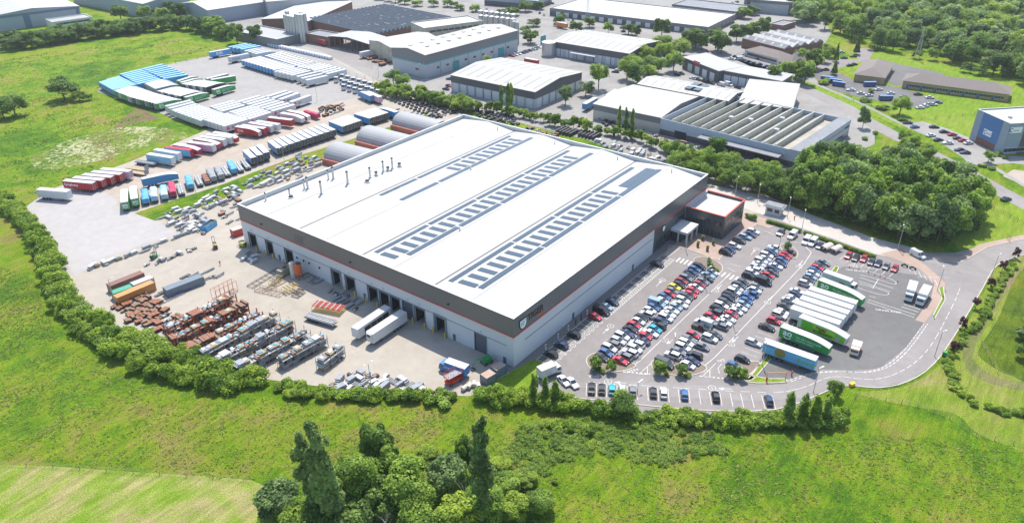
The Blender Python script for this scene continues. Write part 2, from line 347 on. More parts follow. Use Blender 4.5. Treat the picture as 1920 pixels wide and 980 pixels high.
# roads and lawns beyond the industrial units
def road(name, px, w, z, mt, k=5, mark=True):
    p = gp(px, k, False); mb = MB(); ribbon(mb, p, w, 0, z, mt); o = mb.build(name); tag(o, kind='structure'); return p
road("estate_road", [(1990, 418), (1890, 366), (1780, 306), (1664, 247), (1600, 212), (1545, 184), (1490, 160), (1400, 118), (1300, 82), (1180, 60), (1040, 40), (900, 10), (780, -30)], 8.5, .03, ROADM)
road("footpath", [(1960, 372), (1860, 312), (1780, 272), (1690, 232), (1610, 192), (1530, 158), (1460, 128)], 2.2, .026, INDU)
sheet("verge", gp([(1400, 104), (1480, 140), (1530, 160), (1605, 190), (1700, 236), (1690, 240), (1600, 200), (1500, 155), (1380, 104)]), .024, LAWN)
sheet("office_car_park", gp([(1515, 135), (1560, 130), (1600, 150), (1690, 165), (1770, 190), (1720, 203), (1600, 180), (1545, 163)]), .022, ASPH2)
sheet("office_car_park", gp([(1480, 105), (1540, 110), (1610, 112), (1600, 90), (1640, 92), (1630, 112), (1560, 132), (1515, 136), (1440, 140), (1370, 108), (1390, 95)]), .03, ASPH)
sheet("office_car_park", gp([(1672, 118), (1770, 138), (1760, 146), (1680, 162), (1660, 152)]), .036, ASPH2)
sheet("office_car_park", gp([(1696, 232), (1730, 228), (1776, 241), (1830, 264), (1880, 290), (1990, 300), (1990, 318), (1900, 306), (1818, 310), (1806, 296), (1764, 268)]), .022, INDU)
sheet("lawn", gp([(1602, 92), (1660, 98), (1990, 165), (1990, 205), (1840, 202), (1820, 262), (1776, 240), (1700, 228), (1620, 190), (1720, 204), (1775, 190), (1690, 164), (1610, 150), (1575, 128)]), .016, LAWN)
sheet("lawn", gp([(1840, 395), (1900, 380), (1990, 430), (1990, 436), (1920, 442), (1850, 455), (1800, 470), (1770, 440)]), .016, LAWN)
sheet("rough_bank", gp([(1600, 735), (1650, 732), (1706, 720), (1756, 688), (1798, 630), (1846, 548), (1874, 502), (1990, 470), (1990, 840), (1900, 838), (1830, 810), (1790, 775), (1700, 760)], 3), .014, BANK)
sheet("dirt_track", gp([(1930, 505), (1890, 545), (1850, 610), (1825, 660), (1840, 690), (1880, 710), (1940, 720), (1940, 735), (1870, 722), (1820, 700), (1805, 660), (1835, 600), (1875, 540), (1915, 500)], 3), .018, ROUGHG)
sheet("marsh", gp([(1940, 490), (1905, 520), (1870, 600), (1835, 655), (1850, 680), (1900, 705), (1990, 712), (1990, 480)], 3), .022, MARSH)
sheet("car_wash_pit", gp([(1900, 318), (1990, 330), (1990, 372), (1930, 352), (1880, 330)]), .02, EARTH)
sheet("gravel_lot", gp([(505, 20), (640, 55), (700, 105), (700, 130), (640, 118), (560, 85), (480, 60)]), .018, ROADM)

# ------------------------------------------------------------------ kerbs and islands
kb = MB()
for px, k in (([(1010, 760), (1040, 742), (1100, 748), (1300, 768), (1450, 768), (1530, 742), (1580, 722), (1645, 727), (1702, 715), (1751, 682), (1792, 625), (1841, 543), (1869, 498), (1920, 478), (1990, 462)], 3),
              ([(1250, 480), (1255, 460), (1291, 468), (1347, 489), (1376, 448), (1418, 421), (1441, 428), (1465, 418)], 0),
              ([(1990, 432), (1920, 448), (1850, 464), (1800, 492), (1750, 484), (1700, 478)], 2)):
    ribbon(kb, gp(px, k, False) if k else gp(px), .3, 0, .16, KERB)
for yy in (-2.9,): ribbon(kb, [Vector((6, yy, 0)), Vector((78, yy, 0))], .2, 0, .14, KERB)
tag(kb.build("kerb"), kind='structure')
BARK = mat("bark_mulch", (.24, .19, .15), rough=.95, var=.4, scale=3)
def island(px, fill, k=3, h=.14):
    p = gp(px, k); mb = MB(); mb.prism([(q.x, q.y) for q in p], 0, h, KERB, fill)
    ribbon(mb, p+[p[0], ], .28, 0, h+.03, KERB); tag(mb.build("planted_island"), kind='structure')
island([(1100, 672), (1106, 690), (1130, 697), (1165, 696), (1192, 687), (1180, 678), (1150, 668), (1118, 662)], BARK)
island([(1222, 678), (1228, 695), (1262, 703), (1300, 703), (1325, 692), (1312, 680), (1280, 672), (1245, 670)], BARK)
island([(1358, 690), (1366, 706), (1390, 714), (1405, 707), (1425, 680), (1400, 678), (1372, 680)], BARK)
island([(1300, 486), (1325, 482), (1352, 496), (1352, 510), (1335, 512), (1315, 500)], BARK)
island([(1462, 462), (1475, 458), (1495, 472), (1492, 485), (1480, 480)], BARK)
island([(1400, 708), (1428, 680), (1500, 592), (1555, 515), (1566, 500), (1572, 503), (1560, 522), (1505, 600), (1436, 684), (1410, 712)], LAWN, k=2)
island([(1398, 703), (1440, 710), (1470, 710), (1474, 716), (1440, 718), (1400, 716)], LAWN, k=2)
island([(1750, 590), (1766, 560), (1760, 540), (1768, 538), (1772, 562), (1752, 598)], LAWN, k=1)

# ------------------------------------------------------------------ painted markings of the car park
mk = MB(); ZM = .068
def seg(p, q, w=.12, z=ZM, dash=None):
    p, q = Vector((p[0], p[1], 0)), Vector((q[0], q[1], 0)); L_ = (q-p).length; d = (q-p)/L_
    if not dash: ribbon(mk, [p, q], w, z, z, WHITEP); return
    t = 0
    while t < L_:
        ribbon(mk, [p+d*t, p+d*min(t+dash[0], L_)], w, z, z, WHITEP); t += dash[0]+dash[1]
def pl(px, w=.12, k=0, dash=None):
    p = gp(px, k, False) if k else gp(px); carry = 0
    for a, b in zip(p, p[1:]):
        if (b-a).length > .01: seg(a, b, w, dash=dash)
def ring(c, r, w=.12):
    p = [Vector((c[0]+r*math.cos(t*math.pi/9), c[1]+r*math.sin(t*math.pi/9), 0)) for t in range(19)]; ribbon(mk, p, w, ZM, ZM, WHITEP)
def ground_text(s, size, c, ang):
    me = text_mesh(s, size, WHITEP, .0, .0); o = bpy.data.objects.new("painted_text", me); sc.collection.objects.link(o)
    ca, sa = math.cos(ang), math.sin(ang); n = len(s)*size*.28
    o.matrix_world = Matrix(((ca, -sa, 0, c[0]-ca*n+sa*size*.35), (sa, ca, 0, c[1]-sa*n-ca*size*.35), (0, 0, 1, ZM), (0, 0, 0, 1))); tag(o, kind='structure')
# bay lines of the rows: double rows A and B, row C, the wall row and the bottom row
def bays(x0, x1, y0, y1, pitch=2.33, w=.11):
    n = int(round((x1-x0)/pitch))
    for i in range(n+1): seg((x0+i*(x1-x0)/n, y0), (x0+i*(x1-x0)/n, y1), w)
bays(15.6, 78.5, -14, -23.8); seg((15.6, -18.9), (78.5, -18.9), .14)
bays(23.5, 77.6, -29.2, -38.6); bays(80, 105.6, -29.2, -38.6); seg((23.5, -33.9), (105.6, -33.9), .16)
bays(33, 107, -45.2, -49.6)
for px in ([(1182, 690), (1200, 676), (1370, 512)], [(1312, 693), (1340, 670), (1508, 494), (1521, 474), (1510, 462)]): pl(px, .16)
# numbered bays against the wall
for i in range(31):
    x = 6.4+i*2.36; seg((x, -2.95), (x, -6.1), .09)
seg((6.3, -6.1), (34, -6.1), .1)
for i in range(11): ring((8+i*2.36, -7.2), .75); seg((6.9+i*2.36, -6.4), (6.9+i*2.36, -7.9), .08); ground_text(R.choice(['c', 'e', 'v', 'G']), 1.1, (8+i*2.36, -7.2), .0)
seg((34, -7.8), (78, -7.8), .12); seg((34, -6.1), (78, -6.1), .12)
x = 34.0
while x < 77.5: seg((x, -6.1), (x+1.1, -7.8), .13); seg((x, -7.8), (x+1.1, -6.1), .13); x += 1.1
for i in range(13, 30, 2):
    a = 6.4+i*2.36
    seg((a+1.2, -2.95), (a+1.2, -6.1), .09)
    for j in range(3): seg((a, -3.1-j), (a+1.2, -4.0-j), .09); seg((a, -4.0-j), (a+1.2, -3.1-j), .09)
# crossings
def zebra(a, b, n, L_=3.2, w=.55):
    a, b = G(*a), G(*b); d = (b-a).normalized(); nn = Vector((-d.y, d.x, 0))
    for i in range(n):
        c = a+(b-a)*(i+.5)/n; seg(c-nn*L_/2, c+nn*L_/2, w)
zebra((1268, 486), (1305, 497), 5); zebra((1345, 511), (1384, 524), 5)
# arrows with speed rings
def arrow(a, b, w=.14):
    a, b = G(*a), G(*b); d = (b-a).normalized(); nn = Vector((-d.y, d.x, 0)); e = b-d*1.5
    seg(a, e, w); mk.face([(e+nn*.45)+Vector((0, 0, ZM)), (e-nn*.45)+Vector((0, 0, ZM)), b+Vector((0, 0, ZM))], WHITEP)
for a, b in (((1130, 625), (1142, 615)), ((1230, 537), (1241, 526)), ((1262, 637), (1249, 645)), ((1354, 533), (1344, 543)), ((1384, 631), (1372, 642)),
             ((1448, 555), (1440, 565)), ((1505, 488), (1498, 499)), ((1408, 478), (1416, 468)), ((1175, 718), (1151, 716)), ((1373, 729), (1346, 728))): arrow(a, b)
for c in ((1145, 611), (1242, 525), (1247, 638), (1342, 545), (1371, 646), (1439, 567), (1498, 500), (1418, 467), (1140, 715), (1335, 727), (1601, 498)):
    p = G(*c); ring(p, .95); ground_text('5', 1.2, p, -.6)
for c, t in (((1108, 705), '30'), ((1118, 706), 'MR'), ((1176, 690), 'NO'), ((1183, 695), 'ENTRY'), ((1305, 692), 'NO'), ((1314, 698), 'ENTRY'), ((1230, 681), 'NO'),
             ((1350, 676), 'NO'), ((1666, 583), 'GRASS KEEP'), ((1604, 507), 'NO ENTRY')): ground_text(t, 1.3, G(*c), -.65 if len(t) < 6 else -1.2)
pl([(1149, 719), (1420, 735), (1500, 728), (1560, 706), (1640, 711), (1700, 690), (1745, 648), (1785, 575), (1800, 540)], .12, 4, dash=(2.2, 1.8))
pl([(1160, 696), (1219, 701)], .35, dash=(.6, .5)); pl([(1312, 705), (1365, 710)], .35, dash=(.6, .5))
for o_ in (0, 1.1):
    q = [G(*p) for p in ((1475, 715), (1520, 700), (1565, 696), (1620, 697), (1660, 686), (1697, 654), (1732, 607))]
    q = smooth([p+Vector((o_*.5, -o_*.8, 0)) for p in q], 5, False)
    for a, b in zip(q, q[1:]): seg(a, b, .16, dash=(.9, .6))
pl([(1221, 681), (1198, 701), (1214, 702), (1214, 686)], .13); pl([(1232, 680), (1227, 690), (1231, 698)], .13)
pl([(1342, 681), (1318, 705), (1331, 707), (1331, 692)], .13); pl([(1353, 682), (1346, 690), (1349, 700)], .13)
pl([(1370, 495), (1388, 500)], .13); pl([(1364, 502), (1378, 509)], .13)
# turning bay and standing area beside the trailers
pl([(1590, 497), (1640, 512), (1676, 526), (1676, 533), (1640, 522), (1612, 515)], .14, 3)
pl([(1608, 532), (1610, 540), (1650, 552), (1665, 552), (1660, 546), (1612, 532)], .14, 3)
for a, b in (((1612, 520), (1674, 540)), ((1610, 527), (1670, 547)), ((1647, 523), (1636, 541)), ((1628, 562), (1716, 590)), ((1626, 566), (1714, 595)), ((1690, 575), (1722, 585)), ((1694, 570), (1725, 580)), ((1630, 555), (1642, 558))): pl([a, b], .16)
for i in range(8): p = (1586+i*13.2, 476+i*4.6); pl([p, (p[0]-12, p[1]+11)], .12)
for i in range(5): p = (1452+i*21, 441+i*7.2); pl([p, (p[0]-18, p[1]-8)], .12)
for i in range(6): p = G(1702+i*10, 499+i*5); seg(p, p+Vector((-3.5, -1.6, 0)), .11)
for i in range(25):
    if i in (7, 8): continue
    a = Vector((3.6+i*1.27*1.0, -19.2-i*2.16, 0))
pl([(1720, 520), (1780, 520)], .1); 
B0, B1 = G(1100, 718), G(1452, 742); BD = (B1-B0); BL = BD.length; BD = BD.normalized(); BN = Vector((BD.y, -BD.x, 0))
if BN.dot(CP-B0) < 0: BN = -BN
nb = int(BL/2.55)
for i in range(nb+1):
    a = B0+BD*(i*2.55); seg(a, a+BN*5.2, .12)
tag(mk.build("road_markings"), kind='structure')

# ------------------------------------------------------------------ the main warehouse
def rgb(r, g, b): return tuple(((c/255+.055)/1.055)**2.4 if c > 10 else c/255/12.92 for c in (r, g, b))
PANEL = ribbed("light_grey_panel", (.58, .60, .62), 1.15, axis='Z', dark=.93, width=.03)
CLAD = ribbed("dark_grey_cladding", (.155, .145, .14), .6, axis='Z', dark=.86, width=.1, rough=.4)
CLAD2 = ribbed("anthracite_cladding", (.075, .08, .085), 1.0, axis='Z', dark=.8, width=.05, rough=.3)
REDT = mat("red_trim", (.62, .06, .035), rough=.5, var=.08)
ROOFW = ribbed("white_roof_sheet", (.475, .465, .445), 1.0, axis='Y', dark=.90, width=.10, rough=.8, var=.08)
PARA = mat("parapet_metal", (.52, .55, .55), rough=.5, var=.1, scale=.2)
CAPW = mat("parapet_cap", (.62, .62, .60), rough=.4, var=.1)
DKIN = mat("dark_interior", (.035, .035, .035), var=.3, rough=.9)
SHUT = ribbed("roller_shutter", (.095, .11, .135), .25, axis='Z', dark=.8, width=.2)
GLASS = mat("window_glass", (.03, .045, .055), rough=.08, var=0, spec=.8)
PV = mat("solar_cell", (.055, .085, .115), rough=.22, var=.15, scale=2)
GUT = mat("gutter_shadow_gap", (.08, .085, .09), var=.1)  # plain dark grey for roof gutters and flue tops
STEEL = mat("galvanised_steel", (.50, .52, .53), rough=.35, metal=.6, var=.2, scale=2)
YEL = mat("safety_yellow", (.70, .47, .03), var=.15)
FRAMEG = mat("frame_grey", (.19, .24, .27), var=.1)
LX, LY = 117.0, 116.2
wh = empty("warehouse", (0, 0, 0)); tag(wh, "huge warehouse with white four-bay roof and solar panels, grey walls with a red line", "warehouse")
wall = MB(); T = .4
DOORS = [(108.9, 113.0, 1), (100.0, 103.7, 1), (89.6, 93.7, 1), (66.8, 70.6, 1), (60.3, 64.6, 1), (50.5, 54.7, 1), (45.8, 49.7, 1), (41.3, 45.1, 1), (36.1, 40.2, 0), (31.4, 35.4, 1), (23.7, 27.5, 1), (9.1, 13.1, 0)]
ds = sorted(DOORS); y = 0.0
for a, b, _ in ds:
    wall.box(0, y, 0, T, a, 5.9, PANEL); y = b
wall.box(0, y, 0, T, LY, 5.9, PANEL); wall.box(0, 0, 5.9, T, LY, 9.4, PANEL)
wall.box(T, 0, 0, 77, T, 9.4, PANEL); wall.box(77, 0, 0, 100.4, T, 9.4, CLAD2); wall.box(100.4, 0, 0, LX, T, 9.4, PANEL)
wall.box(T, LY-T, 0, LX, LY, 9.4, PANEL); wall.box(LX-T, T, 0, LX, LY-T, 9.4, PANEL)
wall.build("wall", wh)
up = MB(); up.box(-.06, -.06, 9.7, T, LY+.06, 15.3, CLAD); up.box(T, -.06, 9.7, LX+.06, T, 15.3, mat("dark_grey_cladding_side", (.115, .125, .135), rough=.35, var=.12, scale=.1))  # same cladding, coloured bluer here for the sky reflected on this side
up.box(T, LY-T, 9.7, LX, LY+.06, 15.3, PARA); up.box(LX-T, T, 9.7, LX+.06, LY-T, 15.3, PARA)
up.box(-.12, -.12, 15.3, T+.1, LY+.12, 15.36, CAPW); up.box(T+.1, -.12, 15.3, LX+.12, T+.1, 15.36, CAPW)
up.box(T+.1, LY-T-.1, 15.3, LX+.12, LY+.12, 15.36, CAPW); up.box(LX-T-.1, T+.1, 15.3, LX+.12, LY-T-.1, 15.36, CAPW)
up.build("cladding", wh)
rl = MB(); rl.box(-.16, -.16, 9.4, T, LY+.1, 9.7, REDT); rl.box(T, -.16, 9.4, LX+.1, T, 9.7, REDT); rl.build("red_line", wh)
rf = MB(); bay = LY/4; ZV, ZR = 13.7, 15.05
for k in range(4):
    y0, y1 = k*bay, (k+1)*bay; ym = (y0+y1)/2
    a, b = max(y0, T)+.02, min(y1, LY-T)-.02
    rf.face([(T, a, ZV), (LX-T, a, ZV), (LX-T, ym, ZR), (T, ym, ZR)], ROOFW); rf.face([(T, ym, ZR), (LX-T, ym, ZR), (LX-T, b, ZV), (T, b, ZV)], ROOFW)
rf.build("roof", wh)
def slope_z(y):
    t = (y % bay)/(bay/2); t = t if t < 1 else 2-t; return ZV+(ZR-ZV)*t
RLW = mat("translucent_roof_sheet", (.50, .49, .47), rough=.4, var=.06)
for k in range(8):
    for i in range(12):
        y0, y1 = k*bay/2+3.2, (k+1)*bay/2-3.2; x = 8+i*9; q = MB()
        if k*bay/2 < 1: y0 += 1
        q.face([(x, y0, slope_z(y0)+.035), (x+1.0, y0, slope_z(y0)+.035), (x+1.0, y1, slope_z(y1)+.035), (x, y1, slope_z(y1)+.035)], RLW); q.build("roof_light", wh)
rg = MB()
for k in range(4): ym = (k+.5)*bay; rg.box(T, ym-.2, ZR+.0, LX-T, ym+.2, ZR+.09, ROOFW)
rg.build("ridge_cap", wh)
for k in (1, 2, 3):
    g2 = MB(); ym = k*bay; g2.box(T+.02, ym-.28, ZV-.1, LX-T-.02, ym+.28, ZV+.06, GUT); g2.build("gutter", wh)
def pv(mb, x0, x1, y0, y1):
    za, zb = slope_z(y0)+.14, slope_z(y1)+.14; nx = max(1, round((x1-x0)/1.05)); ny = max(1, round((y1-y0)/1.0))
    for i in range(nx):
        for j in range(ny):
            a, b = x0+(x1-x0)*i/nx, x0+(x1-x0)*(i+1)/nx-.045; c, d = y0+(y1-y0)*j/ny, y0+(y1-y0)*(j+1)/ny-.045
            zc = za+(zb-za)*(c-y0)/(y1-y0); zd = za+(zb-za)*(d-y0)/(y1-y0)
            mb.face([(a, c, zc), (b, c, zc), (b, d, zd), (a, d, zd)], PV)
def array(V, segs1, segs2, rungs):
    def one(a, b, c, d): mb = MB(); pv(mb, a, b, c, d); mb.build("solar_array", wh)
    for a, b in segs1: one(a, b, V-3.35, V-1.55)
    for a, b in segs2: one(a, b, V-13.5, V-11.5)
    for a, b in rungs:
        for i in range(round((b-a)/4.22)): xx = a+i*4.22; one(xx, xx+2.1, V-10.9, V-4.6)
array(3*bay, [(35.5, 53.5), (54.5, 78), (79, 110)], [(35.5, 54), (55, 81.5), (82.5, 111.5)], [(67, 110)])
array(2*bay, [(5.5, 28), (29, 52), (53, 80), (81, 110)], [(9, 31.5), (32.5, 53), (54, 81.5), (82.5, 111)], [(5, 107)])
array(1*bay, [(6, 34.8), (35.6, 57), (58, 80), (81, 109.5)], [(7, 36), (36.8, 57.5), (58.5, 81.5), (82.5, 111.5)], [(6.5, 88.5)])
mb = MB(); pv(mb, 90, 111, bay-11.3, bay-7.2); mb.build("solar_array", wh)
rail = MB()
rail.box(-.12, 2.4, 6.0, 0, 108, 6.14, FRAMEG); rail.box(4.9, -.12, 6.1, 76, 0, 6.26, FRAMEG); rail.build("door_rail", wh)
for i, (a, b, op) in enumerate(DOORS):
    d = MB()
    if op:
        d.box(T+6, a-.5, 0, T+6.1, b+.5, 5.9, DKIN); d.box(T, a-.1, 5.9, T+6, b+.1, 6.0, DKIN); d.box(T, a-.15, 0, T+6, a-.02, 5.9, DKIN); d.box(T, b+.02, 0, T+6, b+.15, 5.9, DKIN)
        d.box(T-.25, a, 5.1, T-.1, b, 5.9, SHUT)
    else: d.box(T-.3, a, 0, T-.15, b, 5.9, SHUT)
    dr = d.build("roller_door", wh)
    f = MB(); q = .45 if i in (3, 10) else .16
    f.box(-.1-q/2, a-q, 0, T-.3, a, 5.9, FRAMEG); f.box(-.1-q/2, b, 0, T-.3, b+q, 5.9, FRAMEG); f.box(-.1-q/2, a-q, 5.9, T-.45, b+q, 5.9+q, FRAMEG); f.build("door_frame", dr)
    if op and i not in (3,):
        for yy in (a-.35, b+.35):
            bo = MB(); bo.cyl((-.9, yy, 0), (-.9, yy, 1.9), .22, n=8, mt=YEL); tag(bo.build("bollard"), "yellow guard post beside the %s loading door from the left, %s side" % (O(i+1), 'left' if yy > a+1 else 'right'), "bollard", "yellow guard posts at the loading doors")
for yv in (87.5, 84.2, 81.5, 76.5):
    v = MB(); v.cyl((-.02, yv, 4.2), (-.2, yv, 4.2), .38, n=12, mt=DKIN); v.build("wall_vent", wh)
for yv in (97.2, 56.4, 20.6, 3.0):
    v = MB(); v.box(-.06, yv-.5, 0, 0, yv+.5, 2.1, SHUT); v.build("door", wh)
for yv in (111, 101.8, 91.6, 62.4, 52.6, 38, 33.4, 11, 47.8):
    v = MB(); v.box(-.4, yv-.2, 6.9, -.02, yv+.2, 7.2, CAPW); v.build("wall_lamp", wh)
for yv in (104, 61, 22):
    v = MB(); v.box(-.5, yv-.25, 11.3, -.07, yv+.25, 11.6, DKIN); v.build("wall_camera", wh)
v = MB(); v.box(-.09, 83.0, 10.3, -.06, 87, 13.0, ribbed("wall_louvre", (.12, .11, .105), .3, axis='Z')); v.build("louvre", wh)
for xv in (28.5, 63.5):
    v = MB(); v.box(xv-.5, -.08, 0, xv+.5, 0, 2.2, SHUT); v.build("door", wh)
# glazed entrance front
for i in range(9):
    x = 79+i*1.15; v = MB(); v.box(x, -.07, .3, x+.75, 0, 4.2, GLASS); v.build("window", wh)
for z in (5.6,):
    v = MB(); v.box(93, -.07, 4.9, 99.5, 0, 6.4, GLASS); v.build("window", wh)
def shield(parent, cx, y, z1, z0, w, border, fill):
    s = MB(); h = z1-z0
    def out(k):
        pts = [(-.5, 1), (.0, 1.0), (.5, 1), (.52, .62), (.42, .3), (.2, .08), (0, 0), (-.2, .08), (-.42, .3), (-.52, .62)]
        return [(cx+p[0]*w*k, z0+h*.5+(p[1]-.5)*h*k) for p in pts]
    for k, d, m_ in ((1, .14, border), (.82, .18, fill)):
        P = out(k); s.mesh([(p[0], y, p[1]) for p in P]+[(p[0], y-d, p[1]) for p in P], [(i, (i+1) % 10, 10+(i+1) % 10, 10+i) for i in range(10)]+[tuple(range(10, 20))], m_)
    return s
BLACK = mat("black_letters", (.012, .012, .014), var=0, rough=.4); ORNG = mat("orange_letters", (.75, .16, .03), var=0); WHT = mat("white_letters", (.8, .8, .8), var=0)
sg = shield(None, 3.9, -.07, 13.4, 10.1, 3.3, BLACK, WHT)
LB_ = mat("pale_blue_emblem", (.35, .55, .72), var=0)
sg.mesh([(3.0, -.27, 12.6), (3.9, -.27, 12.9), (4.5, -.27, 12.4), (4.3, -.27, 11.6), (3.9, -.27, 11.2), (3.3, -.27, 11.6)], [(0, 1, 2, 3, 4, 5)], LB_)
sg.face([(2.75, -.28, 12.3), (3.0, -.28, 12.3), (3.2, -.28, 11.3), (2.95, -.28, 11.5)], ORNG); sg.face([(4.8, -.28, 13.0), (5.1, -.28, 13.0), (5.05, -.28, 12.2), (4.85, -.28, 12.3)], ORNG)
sg.face([(3.6, -.28, 10.8), (4.2, -.28, 10.8), (3.9, -.28, 10.5)], ORNG)
so = sg.build("emblem_shield", wh)
lettering(wh, "TIGER", 2.65, BLACK, (5.9, -.12, 11.45), (1, 0, 0), (0, 0, 1), ext=.06, bold=.035, shear=.12, name="lettering")
lettering(wh, "trailers", .95, ORNG, (10.6, -.12, 10.45), (1, 0, 0), (0, 0, 1), ext=.05, bold=.02)
s2 = shield(None, 83.6, -.08, 8.0, 5.7, 2.0, BLACK, WHT); s2.build("emblem_shield", wh)
# flues
for i, (x, y, h, r) in enumerate([(9.2, 113.3, 2.6, .22), (15.7, 108.6, 2.6, .28), (22.7, 109.5, 3.4, .25), (23.6, 108.7, 4.2, .38), (22.9, 100.5, 4.4, .38), (33.6, 109.4, 3.4, .25), (34.9, 108.2, 4.4, .38),
                                  (34.4, 99.9, 4.4, .38), (43.3, 97.9, 3.6, .34), (46.0, 97.6, 1.2, .5), (50.1, 98.1, 3.8, .34), (51.9, 97.5, 1.2, .5), (54.3, 97.6, 3.9, .34), (57.4, 97.0, 1.1, .55), (15, 107, .5, .6), (40, 96, .5, .6)]):
    f = MB(); z0 = slope_z(y); f.cyl((x, y, z0-.1), (x, y, z0+.35), r*1.9, n=12, mt=CAPW); f.cyl((x, y, z0+.3), (x, y, z0+h), r, n=12, mt=STEEL)
    f.cyl((x, y, z0+h), (x, y, z0+h+.45), r*1.35, r*.9, n=12, mt=GUT); f.build("flue", wh)
for x, y in ((112, 93), (112.5, 64), (112.6, 35), (112, 12), (70, 72.6), (30, 43.6)):
    f = MB(); f.cyl((x, y, slope_z(y)), (x, y, slope_z(y)+1.3), .22, n=8, mt=CAPW); f.build("roof_vent", wh)
# office annex, canopy
an = empty("office_annex", (100.5, -14.5, 0)); tag(an, "dark two-storey office block with flat white roof and red rim, joined to the big warehouse", "office block")
A_ = MB(); A_.box(0, 0, 0, 17.5, .3, 8.6, CLAD2); A_.box(0, .3, 0, .3, 14.3, 8.6, CLAD2); A_.box(17.2, .3, 0, 17.5, 14.3, 8.6, CLAD2); A_.build("wall", an)
A_ = MB(); A_.box(.3, .3, 7.7, 17.2, 14.3, 7.8, ROOFW); A_.build("roof", an)
A_ = MB()
for q in ((-.12, -.12, 17.6, .32), (-.12, .32, .32, 14.3), (17.18, .32, 17.6, 14.3)): A_.box(q[0], q[1], 8.6, q[2], q[3], 8.82, REDT)
A_.build("red_rim", an)
A_ = MB(); A_.box(.6, 14.0, 7.8, 17.0, 14.3, 8.6, PARA); A_.build("parapet", an)
for y0, y1, z0, z1 in ((1.0, 3.4, 4.8, 6.4), (5.2, 8.6, 4.9, 6.4), (1.0, 4.2, .9, 2.4), (5.2, 7.8, .9, 2.4), (9.6, 12, 5.0, 6.2)):
    v = MB(); v.box(-.08, y0, z0, 0, y1, z1, GLASS); wn = v.build("window", an)
    v = MB()
    for t in (1/3, 2/3): v.box(-.12, y0+(y1-y0)*t-.05, z0, -.08, y0+(y1-y0)*t+.05, z1, FRAMEG)
    v.build("frame", wn)
for x0, x1, z0, z1 in ((1, 5, 4.9, 6.4), (6.5, 12.5, 4.9, 6.4), (1.5, 6, .6, 2.6), (7.5, 16, .6, 3.0), (14, 16.4, 4.9, 6.2)):
    v = MB(); v.box(x0, -.08, z0, x1, 0, z1, GLASS); wn = v.build("window", an)
    v = MB(); n_ = int((x1-x0)/1.2)
    for i in range(1, n_): v.box(x0+(x1-x0)*i/n_-.05, -.12, z0, x0+(x1-x0)*i/n_+.05, -.08, z1, FRAMEG)
    v.build("frame", wn)
cn = empty("entrance_canopy", (89.6, -6.3, 0)); tag(cn, "flat-roofed white entrance porch against the dark glazed front of the warehouse", "porch")
A_ = MB(); A_.box(0, 0, 3.6, 8.8, 6.3, 4.5, PARA, CAPW); A_.build("roof", cn)
for x, y in ((.1, .1), (8.3, .1), (.1, 3.2), (4.2, .1)):
    A_ = MB(); A_.box(x, y, 0, x+.4, y+.4, 3.6, PARA); A_.build("post", cn)
A_ = MB(); A_.box(.6, 2.4, 0, .7, 6.1, 3.5, GLASS); A_.box(.7, 2.4, 0, 8.1, 2.5, 3.5, GLASS); A_.build("glazing", cn)
# ------------------------------------------------------------------ cars
TYRE = mat("tyre_rubber", (.025, .025, .027), var=0, rough=.8); RIM = mat("wheel_rim", (.35, .36, .37), var=0, rough=.3, metal=.7)
LAMP = mat("headlamp_glass", (.75, .76, .78), var=0, rough=.15); TAIL = mat("tail_lamp", (.35, .015, .015), var=0, rough=.2)
CG = mat("car_window", (.025, .03, .035), var=0, rough=.05, spec=1.0); PLAST = mat("black_plastic", (.03, .03, .032), var=0)
PAINT = {'white': (.60, .61, .62), 'silver': (.42, .44, .46), 'grey': (.16, .175, .19), 'charcoal': (.055, .062, .07), 'black': (.016, .018, .022), 'navy': (.022, .040, .10), 'blue': (.035, .11, .26),
         'light blue': (.24, .34, .44), 'teal': (.02, .33, .45), 'red': (.44, .03, .045), 'dark red': (.28, .02, .035), 'yellow': (.78, .58, .02), 'green': (.05, .30, .10), 'beige': (.42, .37, .30), 'orange': (.7, .2, .03)}
def paint(c): return mat("car_paint_"+c.replace(' ', '_'), PAINT[c], rough=.22, var=0, spec=.7)
